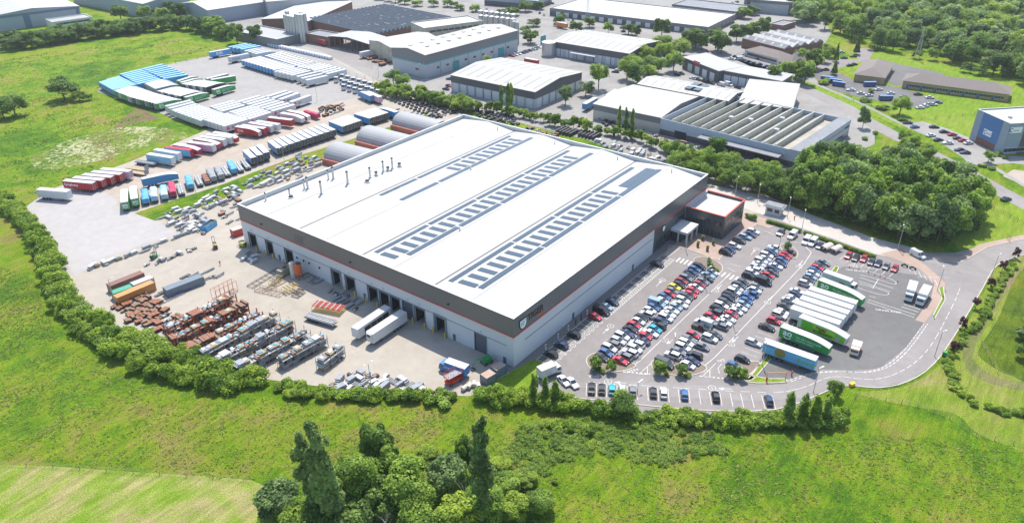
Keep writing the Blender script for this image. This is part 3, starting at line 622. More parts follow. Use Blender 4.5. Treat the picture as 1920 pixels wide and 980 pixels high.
def car_geo(kind, c):
    P = paint(c); k = {'hatchback': (4.1, .88, .92, 1.48, -1.75, -1.35, .15, 1.0), 'saloon': (4.6, .90, .90, 1.42, -1.5, -.95, .05, .9), 'estate': (4.6, .90, .94, 1.48, -2.1, -1.75, .1, 1.0),
        'SUV': (4.55, .94, 1.05, 1.68, -2.1, -1.8, .3, 1.15), 'van': (5.3, .98, 1.15, 2.1, -2.55, -2.5, 1.0, 1.75), 'pickup': (5.2, .94, 1.05, 1.75, -.6, -.45, .6, 1.3)}[kind]
    L_, hw, zb, zt, g0, g1, g2, g3 = k; h = L_/2
    def sec(x, w_, z0, z1): return [(x, -w_, z0), (x, -w_*1.0, (z0+z1)*.55), (x, -w_+.09, z1), (x, w_-.09, z1), (x, w_, (z0+z1)*.55), (x, w_, z0)]
    body = MB(); nose = .84 if kind != 'van' else .9
    body.loft([sec(-h, hw*.82, .36, zb*.82), sec(-h+.12, hw*.96, .24, zb*.97), sec(-h+.6, hw, .22, zb), sec(g3, hw, .22, zb), sec(h-.5, hw*.97, .22, zb*.90), sec(h-.12, hw*.9, .24, zb*.76), sec(h, hw*.78, .34, zb*.62)], P)
    t = hw-.06; u = hw-.2 if kind != 'van' else hw-.1
    gl = MB(); B0 = [(g0, -t, zb), (g3, -t+.02, zb), (g3, t-.02, zb), (g0, t, zb)]; T0 = [(g1, -u, zt), (g2, -u, zt), (g2, u, zt), (g1, u, zt)]
    v = [Vector(p) for p in B0+T0]
    gl.mesh(v, [(0, 1, 5, 4), (1, 2, 6, 5), (2, 3, 7, 6), (3, 0, 4, 7)], CG)
    body.box(g1, -u, zt-.015, g2, u, zt+.035, P)
    def strut(i, j, w_): body.bar(v[i].lerp(v[j], .0), v[i].lerp(v[j], 1), w_, P)
    for i in range(4): strut(i, i+4, .055)
    if kind == 'van':
        body.mesh([Vector(p)+Vector((0, s_, 0)) for s_ in (0,) for p in [(g0, -t-.01, zb), (.6, -t-.01, zb), (.6, -u-.02, zt), (g1, -u-.02, zt), (g0, t+.01, zb), (.6, t+.01, zb), (.6, u+.02, zt), (g1, u+.02, zt)]], [(0, 1, 2, 3), (4, 5, 6, 7)], P)
        body.mesh([(g0-.03, -t, zb), (g0-.03, t, zb), (g1-.03, u, zt), (g1-.03, -u, zt)], [(0, 1, 2, 3)], P)
    else:
        for s_ in (-1, 1): m0 = Vector(((g0+g3)/2-.1, s_*(t-.01), zb)); m1 = Vector(((g1+g2)/2, s_*u, zt)); body.bar(m0, m1, .045, P)
    for s_ in (-1, 1): body.box(g3-.45, s_*(hw+.02)-.08, zb-.02, g3-.28, s_*(hw+.02)+.08, zb+.12, P)
    if kind == 'pickup': body.box(-h+.25, -hw+.2, zb-.0, g0-.1, hw-.2, zb+.02, PLAST)
    return L_, hw, zb, body, gl
def wheel_mb(x, s_, r, hw):
    wl = MB(); y = s_*(hw-.08); wl.cyl((x, y-.12, r), (x, y+.12, r), r, n=12, mt=TYRE); wl.cyl((x, y+s_*.12, r), (x, y+s_*.135, r), r*.6, n=8, mt=RIM); return wl
CARC = {}
def car_proto(kind, c, simple=False):
    key = (kind, c, simple)
    if key in CARC: return CARC[key]
    nm = {'van': 'parked_van', 'pickup': 'parked_pickup'}.get(kind, 'parked_car')
    L_, hw, zb, body, gl = car_geo(kind, c); r = .33 if kind in ('hatchback', 'saloon', 'estate') else .38
    xs = (-L_*.29, L_*.31); root = empty(nm)
    if simple:
        for x in xs:
            for s_ in (-1, 1): w_ = wheel_mb(x, s_, r, hw); body.mesh(w_.v, w_.f, TYRE)
    body.build("body", root); gl.build("windows", root)
    if not simple:
        for x in xs:
            for s_ in (-1, 1): wheel_mb(x, s_, r, hw).build("wheel", root)
        for s_ in (-1, 1):
            l = MB(); l.box(L_/2-.22, s_*hw*.66-.17, zb*.60, L_/2-.03, s_*hw*.66+.17, zb*.78, LAMP); l.build("headlight", root)
            l = MB(); l.box(-L_/2-.02, s_*hw*.68-.14, zb*.66, -L_/2+.1, s_*hw*.68+.14, zb*.84, TAIL); l.build("tail_light", root)
    kids(root); CARC[key] = root; root['_used'] = 0; return root
def car(kind, c, x, y, ang, label, group, simple=False, z=0.03):
    p = car_proto(kind, c, simple)
    if not p['_used']: p['_used'] = 1; o = p
    else: o = dup(p); del o['_used'] 
    o.location = (x, y, z); o.rotation_euler.z = ang
    tag(o, label, 'van' if kind == 'van' else ('pickup truck' if kind == 'pickup' else 'car'), group); return o
TY = {'h': 'hatchback', 's': 'saloon', 'e': 'estate', 'u': 'SUV', 'v': 'van', 'p': 'pickup'}
CC = {'w': 'white', 's': 'silver', 'g': 'grey', 'c': 'charcoal', 'k': 'black', 'n': 'navy', 'b': 'blue', 'l': 'light blue', 't': 'teal', 'r': 'red', 'd': 'dark red', 'y': 'yellow', 'G': 'green', 'e': 'beige', 'o': 'orange'}
def row(spec, x0, x1, y, ang, where, group, n=None):
    it = spec.split(); n = len(it)
    for i, s in enumerate(it):
        if s == '.': continue
        k = TY[s[1]] if len(s) > 1 else R.choice(['hatchback', 'hatchback', 'estate', 'SUV', 'saloon'])
        c = CC[s[0]]; x = x0+(x1-x0)*i/(n-1)
        car(k, c, x+R.uniform(-.1, .1), y+R.uniform(-.35, .35), ang+R.uniform(-.03, .03)+(math.pi if R.random() < .16 else 0),
            "%s %s, %s from near end, %s" % (c, k, O(i+1), where), group)
DN = -math.pi/2; UPA = math.pi/2
row("kh bh wu gu se wu ns ks rh wh kh wu wh bh lv sh bh rh g yh kh dh g ks ns bh ku", 16.8, 77.3, -16.2, DN, "wall side of the first double row", "cars in the first double row")
row("rs gu wu wu wu ns rh ws th ke nh wu ws ws lh ws wu cu rh rh ws dh g cs ls sh", 18.5, 76.4, -21.5, DN, "aisle side of the first double row", "cars in the first double row")
row("cv . wu ge wu wu ge rh . kp wv gs rh cu ku wu cu ku ke wu sh cu ch", 24.2, 76.3, -31.6, DN, "near side of the second double row", "cars in the second double row")
row("ku wu wu we ss wu sh wu nu lh wh", 81.1, 104.4, -31.5, DN, "near side of the far second double row", "cars in the second double row")
row("wh ns ku . gh . wu cs . ge ws ws rh wh ws lh bh bh bh wh gh", 27.4, 76.4, -36.3, DN, "far side of the second double row", "cars in the second double row")
row("kv cs rh cs nh ws ns bh rh rh cs", 80.4, 104.2, -36.4, DN, "far side of the far second double row", "cars in the second double row")
def cars_px(lst, ang, where, group, simple=False, z=.8):
    for i, (s, px, py) in enumerate(lst):
        p = G(px, py, z); c, k = CC[s[0]], TY[s[1]]
        a = ang(i) if callable(ang) else ang
        car(k, c, p.x, p.y, a+R.uniform(-.04, .04), "%s %s, %s %s" % (c, k, O(i+1), where), group, simple)
cars_px([('bh', 1376, 684), ('kh', 1392, 672), ('se', 1413, 641), ('ks', 1438, 612), ('rh', 1451, 600), ('wu', 1461, 590), ('wh', 1466, 584), ('cs', 1472, 573), ('ss', 1480, 562), ('wh', 1485, 558),
         ('nh', 1491, 551), ('ws', 1495, 545), ('su', 1510, 531), ('ch', 1515, 524), ('lh', 1519, 518), ('wh', 1524, 512), ('bh', 1527, 506), ('rh', 1532, 501), ('ch', 1536, 497), ('gs', 1543, 491)], DN, "from the near end of the row beside the trailers", "cars in the row beside the trailers")
for i, (s, px, py) in enumerate([('kh', 1035, 663), ('nh', 1054, 646), ('kh', 1076, 626), ('rh', 1115, 592), ('kv', 1122, 580), ('lh', 1134, 573), ('nh', 1146, 564), ('ks', 1227, 492)]):
    p = G(px, py, .8); car(TY[s[1]], CC[s[0]], p.x, -4.9, DN if i > 2 else UPA, "%s %s, %s from the corner along the shaded warehouse wall" % (CC[s[0]], TY[s[1]], O(i+1)), "cars along the warehouse wall")
cars_px([('ku', 1361, 472), ('nh', 1368, 467), ('we', 1377, 460), ('cu', 1386, 450), ('le', 1397, 443), ('ns', 1406, 438), ('we', 1412, 433)], DN, "car from the near end in front of the dark office block", "cars beside the office block")
cars_px([('cu', 1464, 435), ('wv', 1486, 441), ('wv', 1512, 451), ('wv', 1524, 454), ('nh', 1537, 460)], math.pi, "from the office end along the clipped hedge", "vans along the clipped hedge")
cars_px([('rh', 1591, 478), ('ks', 1605, 482), ('rh', 1620, 484), ('ch', 1634, 490), ('nh', 1647, 493), ('gh', 1662, 498), ('rh', 1678, 502)], math.pi, "from the shelter along the kerb of the access road", "cars along the access road kerb")
def onrow(i): return 0
bl = [('ks', 1108, 727, 'h'), ('kh', 1126, 730, 0), ('th', 1143, 732, 0), ('sh', 1160, 735, 0), ('gh', 1195, 733, 0), ('kh', 1230, 735, 0), ('wh', 1248, 740, 0), ('bh', 1281, 742, 0), ('kh', 1334, 745, 0), ('wh', 1353, 748, 0), ('nh', 1440, 746, 0)]
aN = math.atan2(BN.y, BN.x)
for i, (s, px, py, _) in enumerate(bl):
    p = G(px, py, .8); t = (p-B0).dot(BD); t = (math.floor(t/2.55)+.5)*2.55; q = B0+BD*t+BN*2.5
    car(TY[s[1]], CC[s[0]], q.x, q.y, aN+math.pi, "%s %s, %s from left in the bays along the front hedge" % (CC[s[0]], TY[s[1]], O(i+1)), "cars in the bays along the front hedge")
for i, (s, px, py, a) in enumerate([('ws', 1057, 712, -2.0), ('ws', 1073, 716, -2.0)]):
    p = G(px, py, .8); car('saloon', 'white', p.x, p.y, a, "%s white saloon below the white box van by the lawn" % ('left-hand' if i == 0 else 'right-hand'), "white saloons by the lawn")
for s, px, py, a, l in (('wv', 1721, 477, -2.0, "white van driving on the access road by the grove"), ('ks', 1887, 372, -.58 , "black car driving along the estate road beyond the grove"), ):
    p = G(px, py, .8); car(TY[s[1]], CC[s[0]], p.x, p.y, a, l, None)
# far car parks: simple copies
for nm, lst, ang in (
    ("from the left in the coach car park of the tan brick offices", [('ws', 1596, 168), ('ws', 1615, 174), ('ws', 1630, 178), ('ws', 1648, 167), ('ws', 1671, 174), ('gs', 1695, 180), ('ks', 1722, 176), ('ws', 1744, 182), ('gs', 1759, 191), ('ws', 1726, 201), ('ws', 1734, 198), ('ss', 1742, 195), ('ws', 1750, 195)], -1.1),
    ("from the left along the estate road below the hipped-roof offices", [('ws', 1372, 109), ('wv', 1384, 110), ('ws', 1398, 101), ('ws', 1403, 103), ('ks', 1395, 113), ('ks', 1402, 115), ('ks', 1412, 118), ('ks', 1423, 120), ('ns', 1436, 124), ('ws', 1445, 127), ('ws', 1456, 130), ('ns', 1425, 109), ('ks', 1548, 130)], 2.0),
    ("from the left in the small upper car park by the wood", [('ws', 1578, 97), ('ks', 1583, 108), ('ks', 1600, 105), ('ks', 1594, 122), ('ks', 1602, 120)], -.9),
    ("from the left in the car park of the blue office", [('cs', 1702, 229), ('bs', 1716, 237), ('ks', 1752, 237), ('ks', 1771, 246), ('rs', 1786, 251), ('cs', 1797, 258), ('rs', 1806, 262), ('ws', 1816, 267), ('ws', 1746, 253), ('ns', 1760, 261), ('ws', 1778, 267), ('ns', 1800, 280), ('cs', 1810, 285)], -1.0),
    ("from the left in the lane of cars beside the teal-striped factory", [('rs', 960, 104), ('ws', 966, 102), ('ws', 972, 100), ('ns', 980, 98), ('ns', 986, 96), ('cs', 992, 94), ('ws', 999, 92), ('ns', 1003, 91), ('ws', 1010, 88), ('ks', 1148, 126), ('ns', 1154, 134), ('ws', 1160, 130), ('rs', 842, 160), ('ns', 836, 166), ('bs', 843, 147)], 1.6),
    ("from the left among the cars by the dark-fronted workshop units", [('ks', 1310, 103), ('ws', 1299, 146), ('ks', 1309, 148), ('kv', 1322, 152), ('cs', 1334, 155), ('wv', 1352, 158), ('wv', 1366, 158), ('ks', 1383, 163), ('ks', 1270, 139), ('ks', 1278, 137), ('ws', 1372, 110)], 1.2),
    ("from the left in the car parks at the top of the estate", [('ks', 1012, 24), ('ks', 1020, 28), ('rs', 1058, 32), ('ns', 1066, 36), ('ks', 1074, 36), ('cs', 886, 22), ('ws', 893, 20), ('ns', 900, 18), ('cs', 1030, 8), ('ns', 1036, 6), ('ws', 1374, 5), ('ns', 1382, 3), ('ks', 1334, 16), ('ns', 912, 108 - 90), ('ws', 736, 8), ('cs', 1040, 44), ('ks', 1075, 40)], .6)):
    cars_px(lst, lambda i, a=ang: a+R.choice((0, .3, math.pi)), nm, "cars "+nm.split(' ', 3)[3], simple=True)
# blue coaches
coach = empty("coach"); CB = mat("coach_blue", (.03, .10, .33), rough=.3, var=.05)
b_ = MB(); b_.box(-5.2, -1.2, .4, 5.2, 1.2, 3.0, CB, mat("coach_roof", (.12, .24, .50), var=.1)); b_.build("body", coach)
b_ = MB(); b_.box(-5.0, -1.23, 1.5, 4.8, -1.2, 2.5, CG); b_.box(-5.0, 1.2, 1.5, 4.8, 1.23, 2.5, CG); b_.box(5.2, -1.1, 1.2, 5.23, 1.1, 2.6, CG); b_.build("windows", coach)
for x in (-3.2, 3.4):
    for s_ in (-1, 1): b_ = MB(); b_.cyl((x, s_*1.05, .48), (x, s_*1.25, .48), .48, n=10, mt=TYRE); b_.build("wheel", coach)
kids(coach); coach.scale = (.66, .8, .85)
for i, (px, py, a, l) in enumerate([(1551, 147, -1.5, "upper left blue coach of the three below the conifer"), (1566, 152, -1.5, "middle blue coach of the three below the conifer"), (1573, 157, -1.5, "lower right blue coach of the three below the conifer"),
                          (1631, 157, -.9, "blue coach parked beside the hipped brick block"), (1661, 183, -1.0, "blue coach standing near the estate lawn edge")]):
    o = coach if i == 0 else dup(coach); p = G(px, py, 1.5); o.location = (p.x, p.y, .04); o.rotation_euler.z = a; tag(o, l, "coach", "blue coaches")

# ------------------------------------------------------------------ lorry trailers
TW = mat("trailer_white", (.58, .60, .61), rough=.45, var=.08, scale=.3, grime=.1); TROOF = mat("trailer_roof_white", (.47, .48, .475), rough=.5, var=.06, scale=.3)
CH = mat("chassis_steel", (.06, .06, .065), var=.3, rough=.6)
TC = {'white': (.56, .58, .59), 'blue': (.05, .25, .50), 'sky': (.20, .48, .66), 'green': (.02, .30, .055), 'lime': (.20, .50, .03), 'red': (.42, .015, .025), 'crimson': (.40, .02, .09), 'pink': (.60, .38, .50), 'grey': (.33, .35, .37),
      'black': (.03, .03, .035), 'bright blue': (.05, .33, .66), 'orange': (.65, .2, .03), 'cyan': (.11, .42, .68), 'cream': (.62, .58, .48)}
TCL = {'sky': 'light blue', 'lime': 'lime green', 'cyan': 'pale blue'}
def tmat(c): return mat("trailer_"+c.replace(' ', '_'), TC[c], rough=.45, var=.14, scale=.5, grime=.3)
SKYR = mat("light_blue_roof", (.22, .47, .60), rough=.5, var=.1)
TRC = {}
def trailer_proto(c, curved=False, end=None, roof=None, L_=13.6, detail=True, rear='doors'):
    """x runs from the rear (0) to the nose (L_), centred across"""
    key = (c, curved, end, roof, L_, detail)
    if key in TRC: return TRC[key]
    root = empty("lorry_trailer"); C_ = tmat(c); E_ = tmat(end or c); W_ = 1.27
    rmat = {'sky': SKYR, None: TROOF}.get(roof) or tmat(roof)
    top = lambda x: 4.15 if not curved else (4.25 if x < L_*.55 else 4.25-1.0*((x-L_*.55)/(L_*.45))**2)
    xs = [0, L_] if not curved else [L_*i/12 for i in range(13)]
    b = MB()
    for s_ in (-1, 1): b.mesh([(x, s_*W_, 1.15) for x in xs]+[(x, s_*W_, top(x)) for x in xs], [(i, i+1, len(xs)+i+1, len(xs)+i) for i in range(len(xs)-1)], C_)
    b.mesh([(L_, -W_, 1.15), (L_, W_, 1.15), (L_, W_, top(L_)), (L_, -W_, top(L_))], [(0, 1, 2, 3)], E_); b.face([(0, -W_, 1.15), (L_, -W_, 1.15), (L_, W_, 1.15), (0, W_, 1.15)], CH)
    b.build("body", root)
    r = MB()
    for i in range(len(xs)-1):
        r.mesh([(xs[i], -W_-.02, top(xs[i])), (xs[i+1], -W_-.02, top(xs[i+1])), (xs[i+1], W_+.02, top(xs[i+1])), (xs[i], W_+.02, top(xs[i]))], [(0, 1, 2, 3)], rmat)
    if not curved:
        for s_ in (-1, 1): r.box(0, s_*(W_+.0)-.04, 4.08, L_, s_*W_+.04, 4.19, TROOF if roof is None else rmat)
    r.build("roof", root)
    d = MB(); d.box(-.03, -W_, 1.15, 0, W_, top(0), E_ if end else TW if c in ('white',) else E_)
    for y in (-W_+.02, -.03, W_-.1): d.box(-.07, y, 1.2, -.03, y+.08, 4.05, CAPW if c != 'blue' else TW)
    for y in (-.8, -.4, .4, .8): d.box(-.07, y, 1.2, -.03, y+.035, 4.0, STEEL)
    d.build("rear_doors", root)
    if curved and detail is not False:
        pass
    ch = MB(); ch.box(.2, -.5, .85, L_-.4, -.35, 1.15, CH); ch.box(.2, .35, .85, L_-.4, .5, 1.15, CH); ch.box(.0, -1.2, .5, .1, 1.2, .65, CH)
    for s_ in (-1, 1): ch.box(L_-3.1, s_*.9-.07, .05, L_-2.95, s_*.9+.07, 1.15, CH); ch.box(5.8, s_*1.15-.03, .45, L_-3.6, s_*1.15+.03, .55, STEEL); ch.box(5.8, s_*1.15-.03, .75, L_-3.6, s_*1.15+.03, .85, STEEL)
    ch.build("chassis", root)
    if detail:
        for x in (2.2, 3.5, 4.8):
            for s_ in (-1, 1):
                w_ = MB(); w_.cyl((x, s_*.85, .52), (x, s_*1.2, .52), .52, n=12, mt=TYRE); w_.cyl((x, s_*1.2, .52), (x, s_*1.215, .52), .27, n=8, mt=RIM); w_.build("wheel", root)
    else:
        w_ = MB()
        for x in (2.2, 3.5, 4.8): w_.cyl((x, -1.2, .52), (x, 1.2, .52), .52, n=8, mt=TYRE)
        w_.build("axles", root)
    kids(root); root['_used'] = 0; TRC[key] = root; return root
def pose(o, a, b, L_=13.6, zt=4.15, z=.04):
    """a = rear, b = nose, as seen at roof level"""
    p, q = G(*a, zt), G(*b, zt); d = (q-p).normalized(); c = (p+q)/2-d*L_/2
    o.location = (c.x, c.y, z); o.rotation_euler.z = math.atan2(d.y, d.x)
def trailer(a, b, c, label, group="parked lorry trailers", unique=False, world=None, **k):
    p = trailer_proto(c, **k)
    if unique: o = dup(p)
    elif not p['_used']: p['_used'] = 1; o = p
    else: o = dup(p)
    if '_used' in o and o != p: del o['_used']
    pose(o, a, b, k.get('L_', 13.6)); tag(o, label, "lorry trailer", group); return o
def cam_side(o):
    """+1 or -1: which long side of a vehicle faces the camera"""
    n = Vector((-math.sin(o.rotation_euler.z), math.cos(o.rotation_euler.z))); v = Vector((CP.x-o.location.x, CP.y-o.location.y))
    return 1 if n.dot(v) > 0 else -1
def side_text(o, s, size, mt, x, z, L_=13.6, bold=0.0, shear=0.0, side=None):
    """letters on the side that faces the camera; x counts from the reader's left end"""
    s_ = side or cam_side(o); y = s_*1.29
    if s_ < 0: return lettering(o, s, size, mt, (x, y, z), (1, 0, 0), (0, 0, 1), ext=.004, bold=bold, shear=shear)
    return lettering(o, s, size, mt, (L_-x, y, z), (-1, 0, 0), (0, 0, 1), ext=.004, bold=bold, shear=shear)
def smile(o, mt, cx, cz, r, L_=13.6, side=None, name='emblem'):
    s_ = side or cam_side(o); y = s_*1.30; X = cx if s_ < 0 else L_-cx; mb = MB(); P = []
    for i in range(11):
        t = math.pi*(1.08+.84*i/10); P += [(X+math.cos(t)*r, y, cz+math.sin(t)*r*.8), (X+math.cos(t)*r*.74, y, cz+math.sin(t)*r*.8*.72)]
    mb.mesh(P, [(2*i, 2*i+1, 2*i+3, 2*i+2) for i in range(10)], mt); return mb.build(name, o)
def block(A0, A1, B0_, B1_, c, where, group, pitch=2.72, n=None, rev=False, **k):
    """trailers side by side: first roof centre line A0-A1, last B0-B1"""
    g0, g1 = G(*A0, 4.15), G(*B0_, 4.15)
    if n is None: n = max(2, round((g1-g0).length/pitch)+1)
    out = []
    for i in range(n):
        t = i/(n-1); a = (A0[0]+(B0_[0]-A0[0])*t, A0[1]+(B0_[1]-A0[1])*t); b = (A1[0]+(B1_[0]-A1[0])*t, A1[1]+(B1_[1]-A1[1])*t)
        # even spacing on the ground, not in the picture
        p = g0.lerp(g1, t); q = G(*A1, 4.15).lerp(G(*B1_, 4.15), t); a, b = PX(p), PX(q)
        if rev: a, b = b, a
        cc = c[i % len(c)] if isinstance(c, list) else c
        out.append(trailer(a, b, cc, "%s trailer, %s of %d %s" % (TCL.get(cc, cc), O(i+1), n, where), group, detail=False, **k))
    return out
AOW = WHT
def ao(o, L_=13.6, small=False, side=None, x=1.0):
    side_text(o, "ao", 2.6, AOW, x, 2.35, L_, bold=.05, side=side); smile(o, AOW, x+1.35, 2.25, 1.15, L_, side)
    side_text(o, "The UK's most trusted", .72, AOW, x+3.7, 2.75, L_, side=side); side_text(o, "electrical retailer", .72, AOW, x+3.7, 1.95, L_, side=side)
f1 = lambda x, y: (180+x/6.125, 100+y/6.125); f2 = lambda x, y: (380+x/6.127, 70+y/6.127); f3 = lambda x, y: (220+x/5.157, 220+y/5.157)
f4 = lambda x, y: (440+x/6, 180+y/6); f5 = lambda x, y: (40+x/7.385, 300+y/7.385); f7 = lambda x, y: (1400+x/7.5375, 600+y/7.5375); f8 = lambda x, y: (1480+x/4.083, 480+y/4.083)
UG = "trailers packed in the upper yard"
block(f1(45, 335), f1(275, 270), f1(195, 415), f1(450, 355), 'bright blue', "in the light blue block nearest the meadow", UG, roof='sky', n=8)
block(f1(290, 240), f1(520, 185), f1(475, 350), f1(725, 290), 'bright blue', "in the middle light blue block", UG, roof='sky', n=8)
lb = block(f1(540, 180), f1(765, 125), f1(790, 285), f1(1030, 245), 'bright blue', "in the far light blue block", UG, roof='sky', n=8)
block(f1(220, 435), f1(470, 365), f1(400, 505), f1(670, 440), ['green', 'green', 'white', 'grey'], "with green doors at the meadow edge", UG, curved=True)
a2 = block(f1(440, 510), f1(690, 450), f1(670, 575), f1(960, 515), ['black', 'grey', 'green'], "in the front row above the white carrier trailers", UG, curved=True); 
o = dup(trailer_proto('green', curved=True, detail=False)); pose(o, f1(680, 580), f1(975, 512)); ao(o); tag(o, "green curved trailer with white round logo at the front corner of the upper yard", "lorry trailer", UG)
block(f1(580, 350), f1(800, 290), f1(680, 405), f1(930, 345), 'grey', "behind the front green row", UG, curved=True)
block(f1(735, 435), f1(960, 378), f1(940, 495), f1(1220, 420), ['black', 'white'], "in the middle green row", UG, curved=True)
o = dup(trailer_proto('green', curved=True, detail=False)); pose(o, f1(1000, 512), f1(1300, 432)); ao(o); tag(o, "green curved trailer with white round logo ending the middle row", "lorry trailer", UG)
block(f1(920, 325), f1(1170, 245), f1(950, 345), f1(1230, 265), 'green', "at the back of the green rows", UG, curved=True, n=2)
block(f1(1020, 350), f1(1220, 300), f1(1230, 395), f1(1480, 320), ['black', 'white'], "in the rightmost green row", UG, curved=True)
o = dup(trailer_proto('green', curved=True, detail=False)); pose(o, f1(1320, 425), f1(1600, 345)); ao(o); tag(o, "green curved trailer with white round logo ending the rightmost row", "lorry trailer", UG)
block(f1(1275, 290), f1(1500, 235), f1(1335, 300), f1(1580, 258), ['grey', 'green'], "standing apart behind the green rows", UG, n=2)
PG = "white carrier trailers"
RC = mat("carrier_red", (.62, .02, .12), var=0); GREYL = mat("grey_letters", (.12, .12, .13), var=0)
def dpd(o, x=1.2, L_=13.6):
    s_ = cam_side(o); y = s_*1.30; X = x if s_ < 0 else L_-x; k = 1 if s_ < 0 else -1; mb = MB(); hx = [(math.cos(t*math.pi/3+math.pi/6)*.95, math.sin(t*math.pi/3+math.pi/6)*.95) for t in range(6)]
    mb.mesh([(X+k*(p[0]+.6), y, 2.7+p[1]) for p in hx], [tuple(range(6))], RC); mb.build("emblem", o)
    mb = MB()
    for t in (math.pi/2+math.pi, math.pi/6, math.pi*5/6):
        a, b = math.cos(t)*.9, math.sin(t)*.9; mb.bar((X+k*.6, y*1.004, 2.7), (X+k*(.6+a), y*1.004, 2.7+b), .06, WHT)
    mb.build("emblem_line", o); side_text(o, "dpd", 1.7, GREYL, x+2.3, 2.2, L_, bold=.02)
block(f1(810, 605), f1(1080, 540), f1(900, 650), f1(1140, 585), 'white', "in the left white carrier block", PG, n=3)
block(f1(920, 665), f1(1180, 600), f1(1200, 765), f1(1440, 690), 'white', "along the meadow edge of the carrier block", PG, n=8)
dl = block(f1(1230, 770), f1(1540, 685), f1(1470, 830), f1(1730, 755), 'white', "at the front corner of the carrier block", PG, n=6); dpd(dl[-1])
block(f2(90, 800), f2(370, 725), f2(200, 850), f2(480, 775), 'white', "at the back of the carrier block", PG, n=4)
dl = block(f2(320, 860), f2(580, 785), f2(510, 940), f2(785, 855), 'white', "in the second rank of the carrier block", PG, n=6); dpd(dl[-1], 1.0)
dl = block(f2(410, 740), f2(660, 668), f2(790, 845), f2(1050, 770), 'white', "in the third rank of the carrier block", PG, n=8); dpd(dl[-1], .8)
block(f2(740, 680), f2(960, 612), f2(800, 700), f2(1020, 625), 'white', "behind the far carrier rank", PG, n=2)
o = trailer(f2(880, 715), f2(1105, 635), 'white', "white carrier trailer with pink hexagon logo, second from the far end", PG, unique=True, detail=False); dpd(o)
o = trailer(f2(1000, 745), f2(1240, 662), 'white', "white carrier trailer with red hexagon logo, farthest of the carrier block", PG, unique=True, detail=False); dpd(o)
# far cluster
FG = "trailers at the back of the upper yard"
o = trailer(f2(80, 172), f2(300, 132), 'bright blue', "blue trailer with large white letters standing alone at the back fence", FG, unique=True, detail=False); side_text(o, "EVRi", 2.3, WHT, 3.8, 1.9, bold=.08)
block(f2(315, 110), f2(500, 72), f2(445, 135), f2(650, 98), ['cyan', 'cyan', 'blue'], "behind the lettered blue trailer", FG, roof='sky', n=4)
o = trailer(f2(300, 228), f2(525, 185), 'white', "white trailer with dark blue letters at the left end of the far row", FG, unique=True, detail=False); side_text(o, "Stobart", 1.8, mat("navy_letters", (.02, .05, .2), var=0), 1.5, 2.1)
block(f2(480, 160), f2(710, 112), f2(610, 190), f2(820, 150), ['white', 'grey', 'white'], "with curved roof in the far row", FG, n=4, curved=True)
block(f2(450, 268), f2(680, 222), f2(815, 372), f2(1040, 330), 'bright blue', "in the near blue block with pale roofs", FG, n=11, roof='cream')
block(f2(720, 218), f2(930, 168), f2(1100, 335), f2(1300, 288), 'bright blue', "in the far blue block with pale roofs", FG, n=11, roof='cream')
block(f2(830, 395), f2(1060, 340), f2(1000, 440), f2(1250, 378), 'white', "beside the near blue block", FG, n=5)
block(f2(1110, 345), f2(1310, 292), f2(1250, 370), f2(1460, 315), 'white', "beside the far blue block", FG, n=4)
block(f2(1280, 382), f2(1480, 330), f2(1420, 420), f2(1640, 365), 'white', "next to the parked tractor units", FG, n=4)
block(f2(1090, 450), f2(1310, 398), f2(1200, 490), f2(1420, 440), 'white', "standing forward of the far rows", FG, n=3)
# row along the meadow
MG = "trailers in the row along the meadow"
o = trailer(f5(235, 395), f5(650, 428), 'white', "white trailer standing alone on the pale gravel at the hedge end", MG, unique=True)
A, B_, C_, D_ = G(*f5(590, 275), 4.15), G(*f5(1010, 312), 4.15), G(*f5(1110, 118), 4.15), G(*f5(1500, 150), 4.15)
for i in range(5):
    t = i/4; a, b = PX(B_.lerp(D_, t)), PX(A.lerp(C_, t)); c = 'red' if i < 4 else 'pink'
    o = trailer(a, b, c, "%s box trailer, %s from the lone white trailer along the meadow" % (c, O(i+1)), MG, unique=True)
    if i == 0: side_text(o, "Symphony", 1.5, WHT, .6, 2.4, bold=.03)
for a, b, c, e, cv, t in ((f3(285, 348), f3(545, 388), 'sky', 'white', 0, 'pale white-roofed'), (f3(350, 305), f3(610, 348), 'white', 'white', 0, 'white'), (f3(455, 282), f3(728, 315), 'cyan', 'red', 0, 'red and blue'),
                        (f3(540, 258), f3(800, 296), 'crimson', 'crimson', 1, 'dark red curved'), (f3(680, 235), f3(940, 268), 'pink', 'white', 0, 'pink'), (f3(735, 202), f3(990, 242), 'crimson', 'crimson', 1, 'crimson curved'),
                        (f3(790, 180), f3(1050, 216), 'cream', 'white', 0, 'cream'), (f3(860, 162), f3(1112, 192), 'white', 'white', 0, 'plain white'), (f3(918, 142), f3(1162, 182), 'red', 'red', 1, 'red curved'),
                        (f4(10, 340), f4(285, 380), 'red', 'white', 1, 'red lettered'), (f4(80, 325), f4(340, 362), 'red', 'red', 0, 'short red'), (f4(155, 295), f4(430, 340), 'pink', 'white', 0, 'pale pink'),
                        (f4(250, 280), f4(492, 318), 'white', 'white', 0, 'white with black fridge unit'), (f4(380, 235), f4(650, 268), 'red', 'red', 0, 'flat red'), (f4(510, 188), f4(780, 232), 'white', 'white', 1, 'white curved pink-lettered'), (f4(590, 162), f4(840, 212), 'red', 'white', 1, 'red with white lamps')):
    o = trailer(a, b, c, "%s trailer in the slanting row beside the carrier block" % t, MG, unique=True, end=e, curved=bool(cv), roof='red' if t == 'red and blue' else None)
    if 'red lettered' in t: side_text(o, "SDM", 1.7, WHT, 1.5, 2.1, bold=.03)
    if 'pink-lettered' in t: side_text(o, "Superdrug", 1.4, mat("pink_letters", (.75, .1, .35), var=0), 1.6, 2.3)
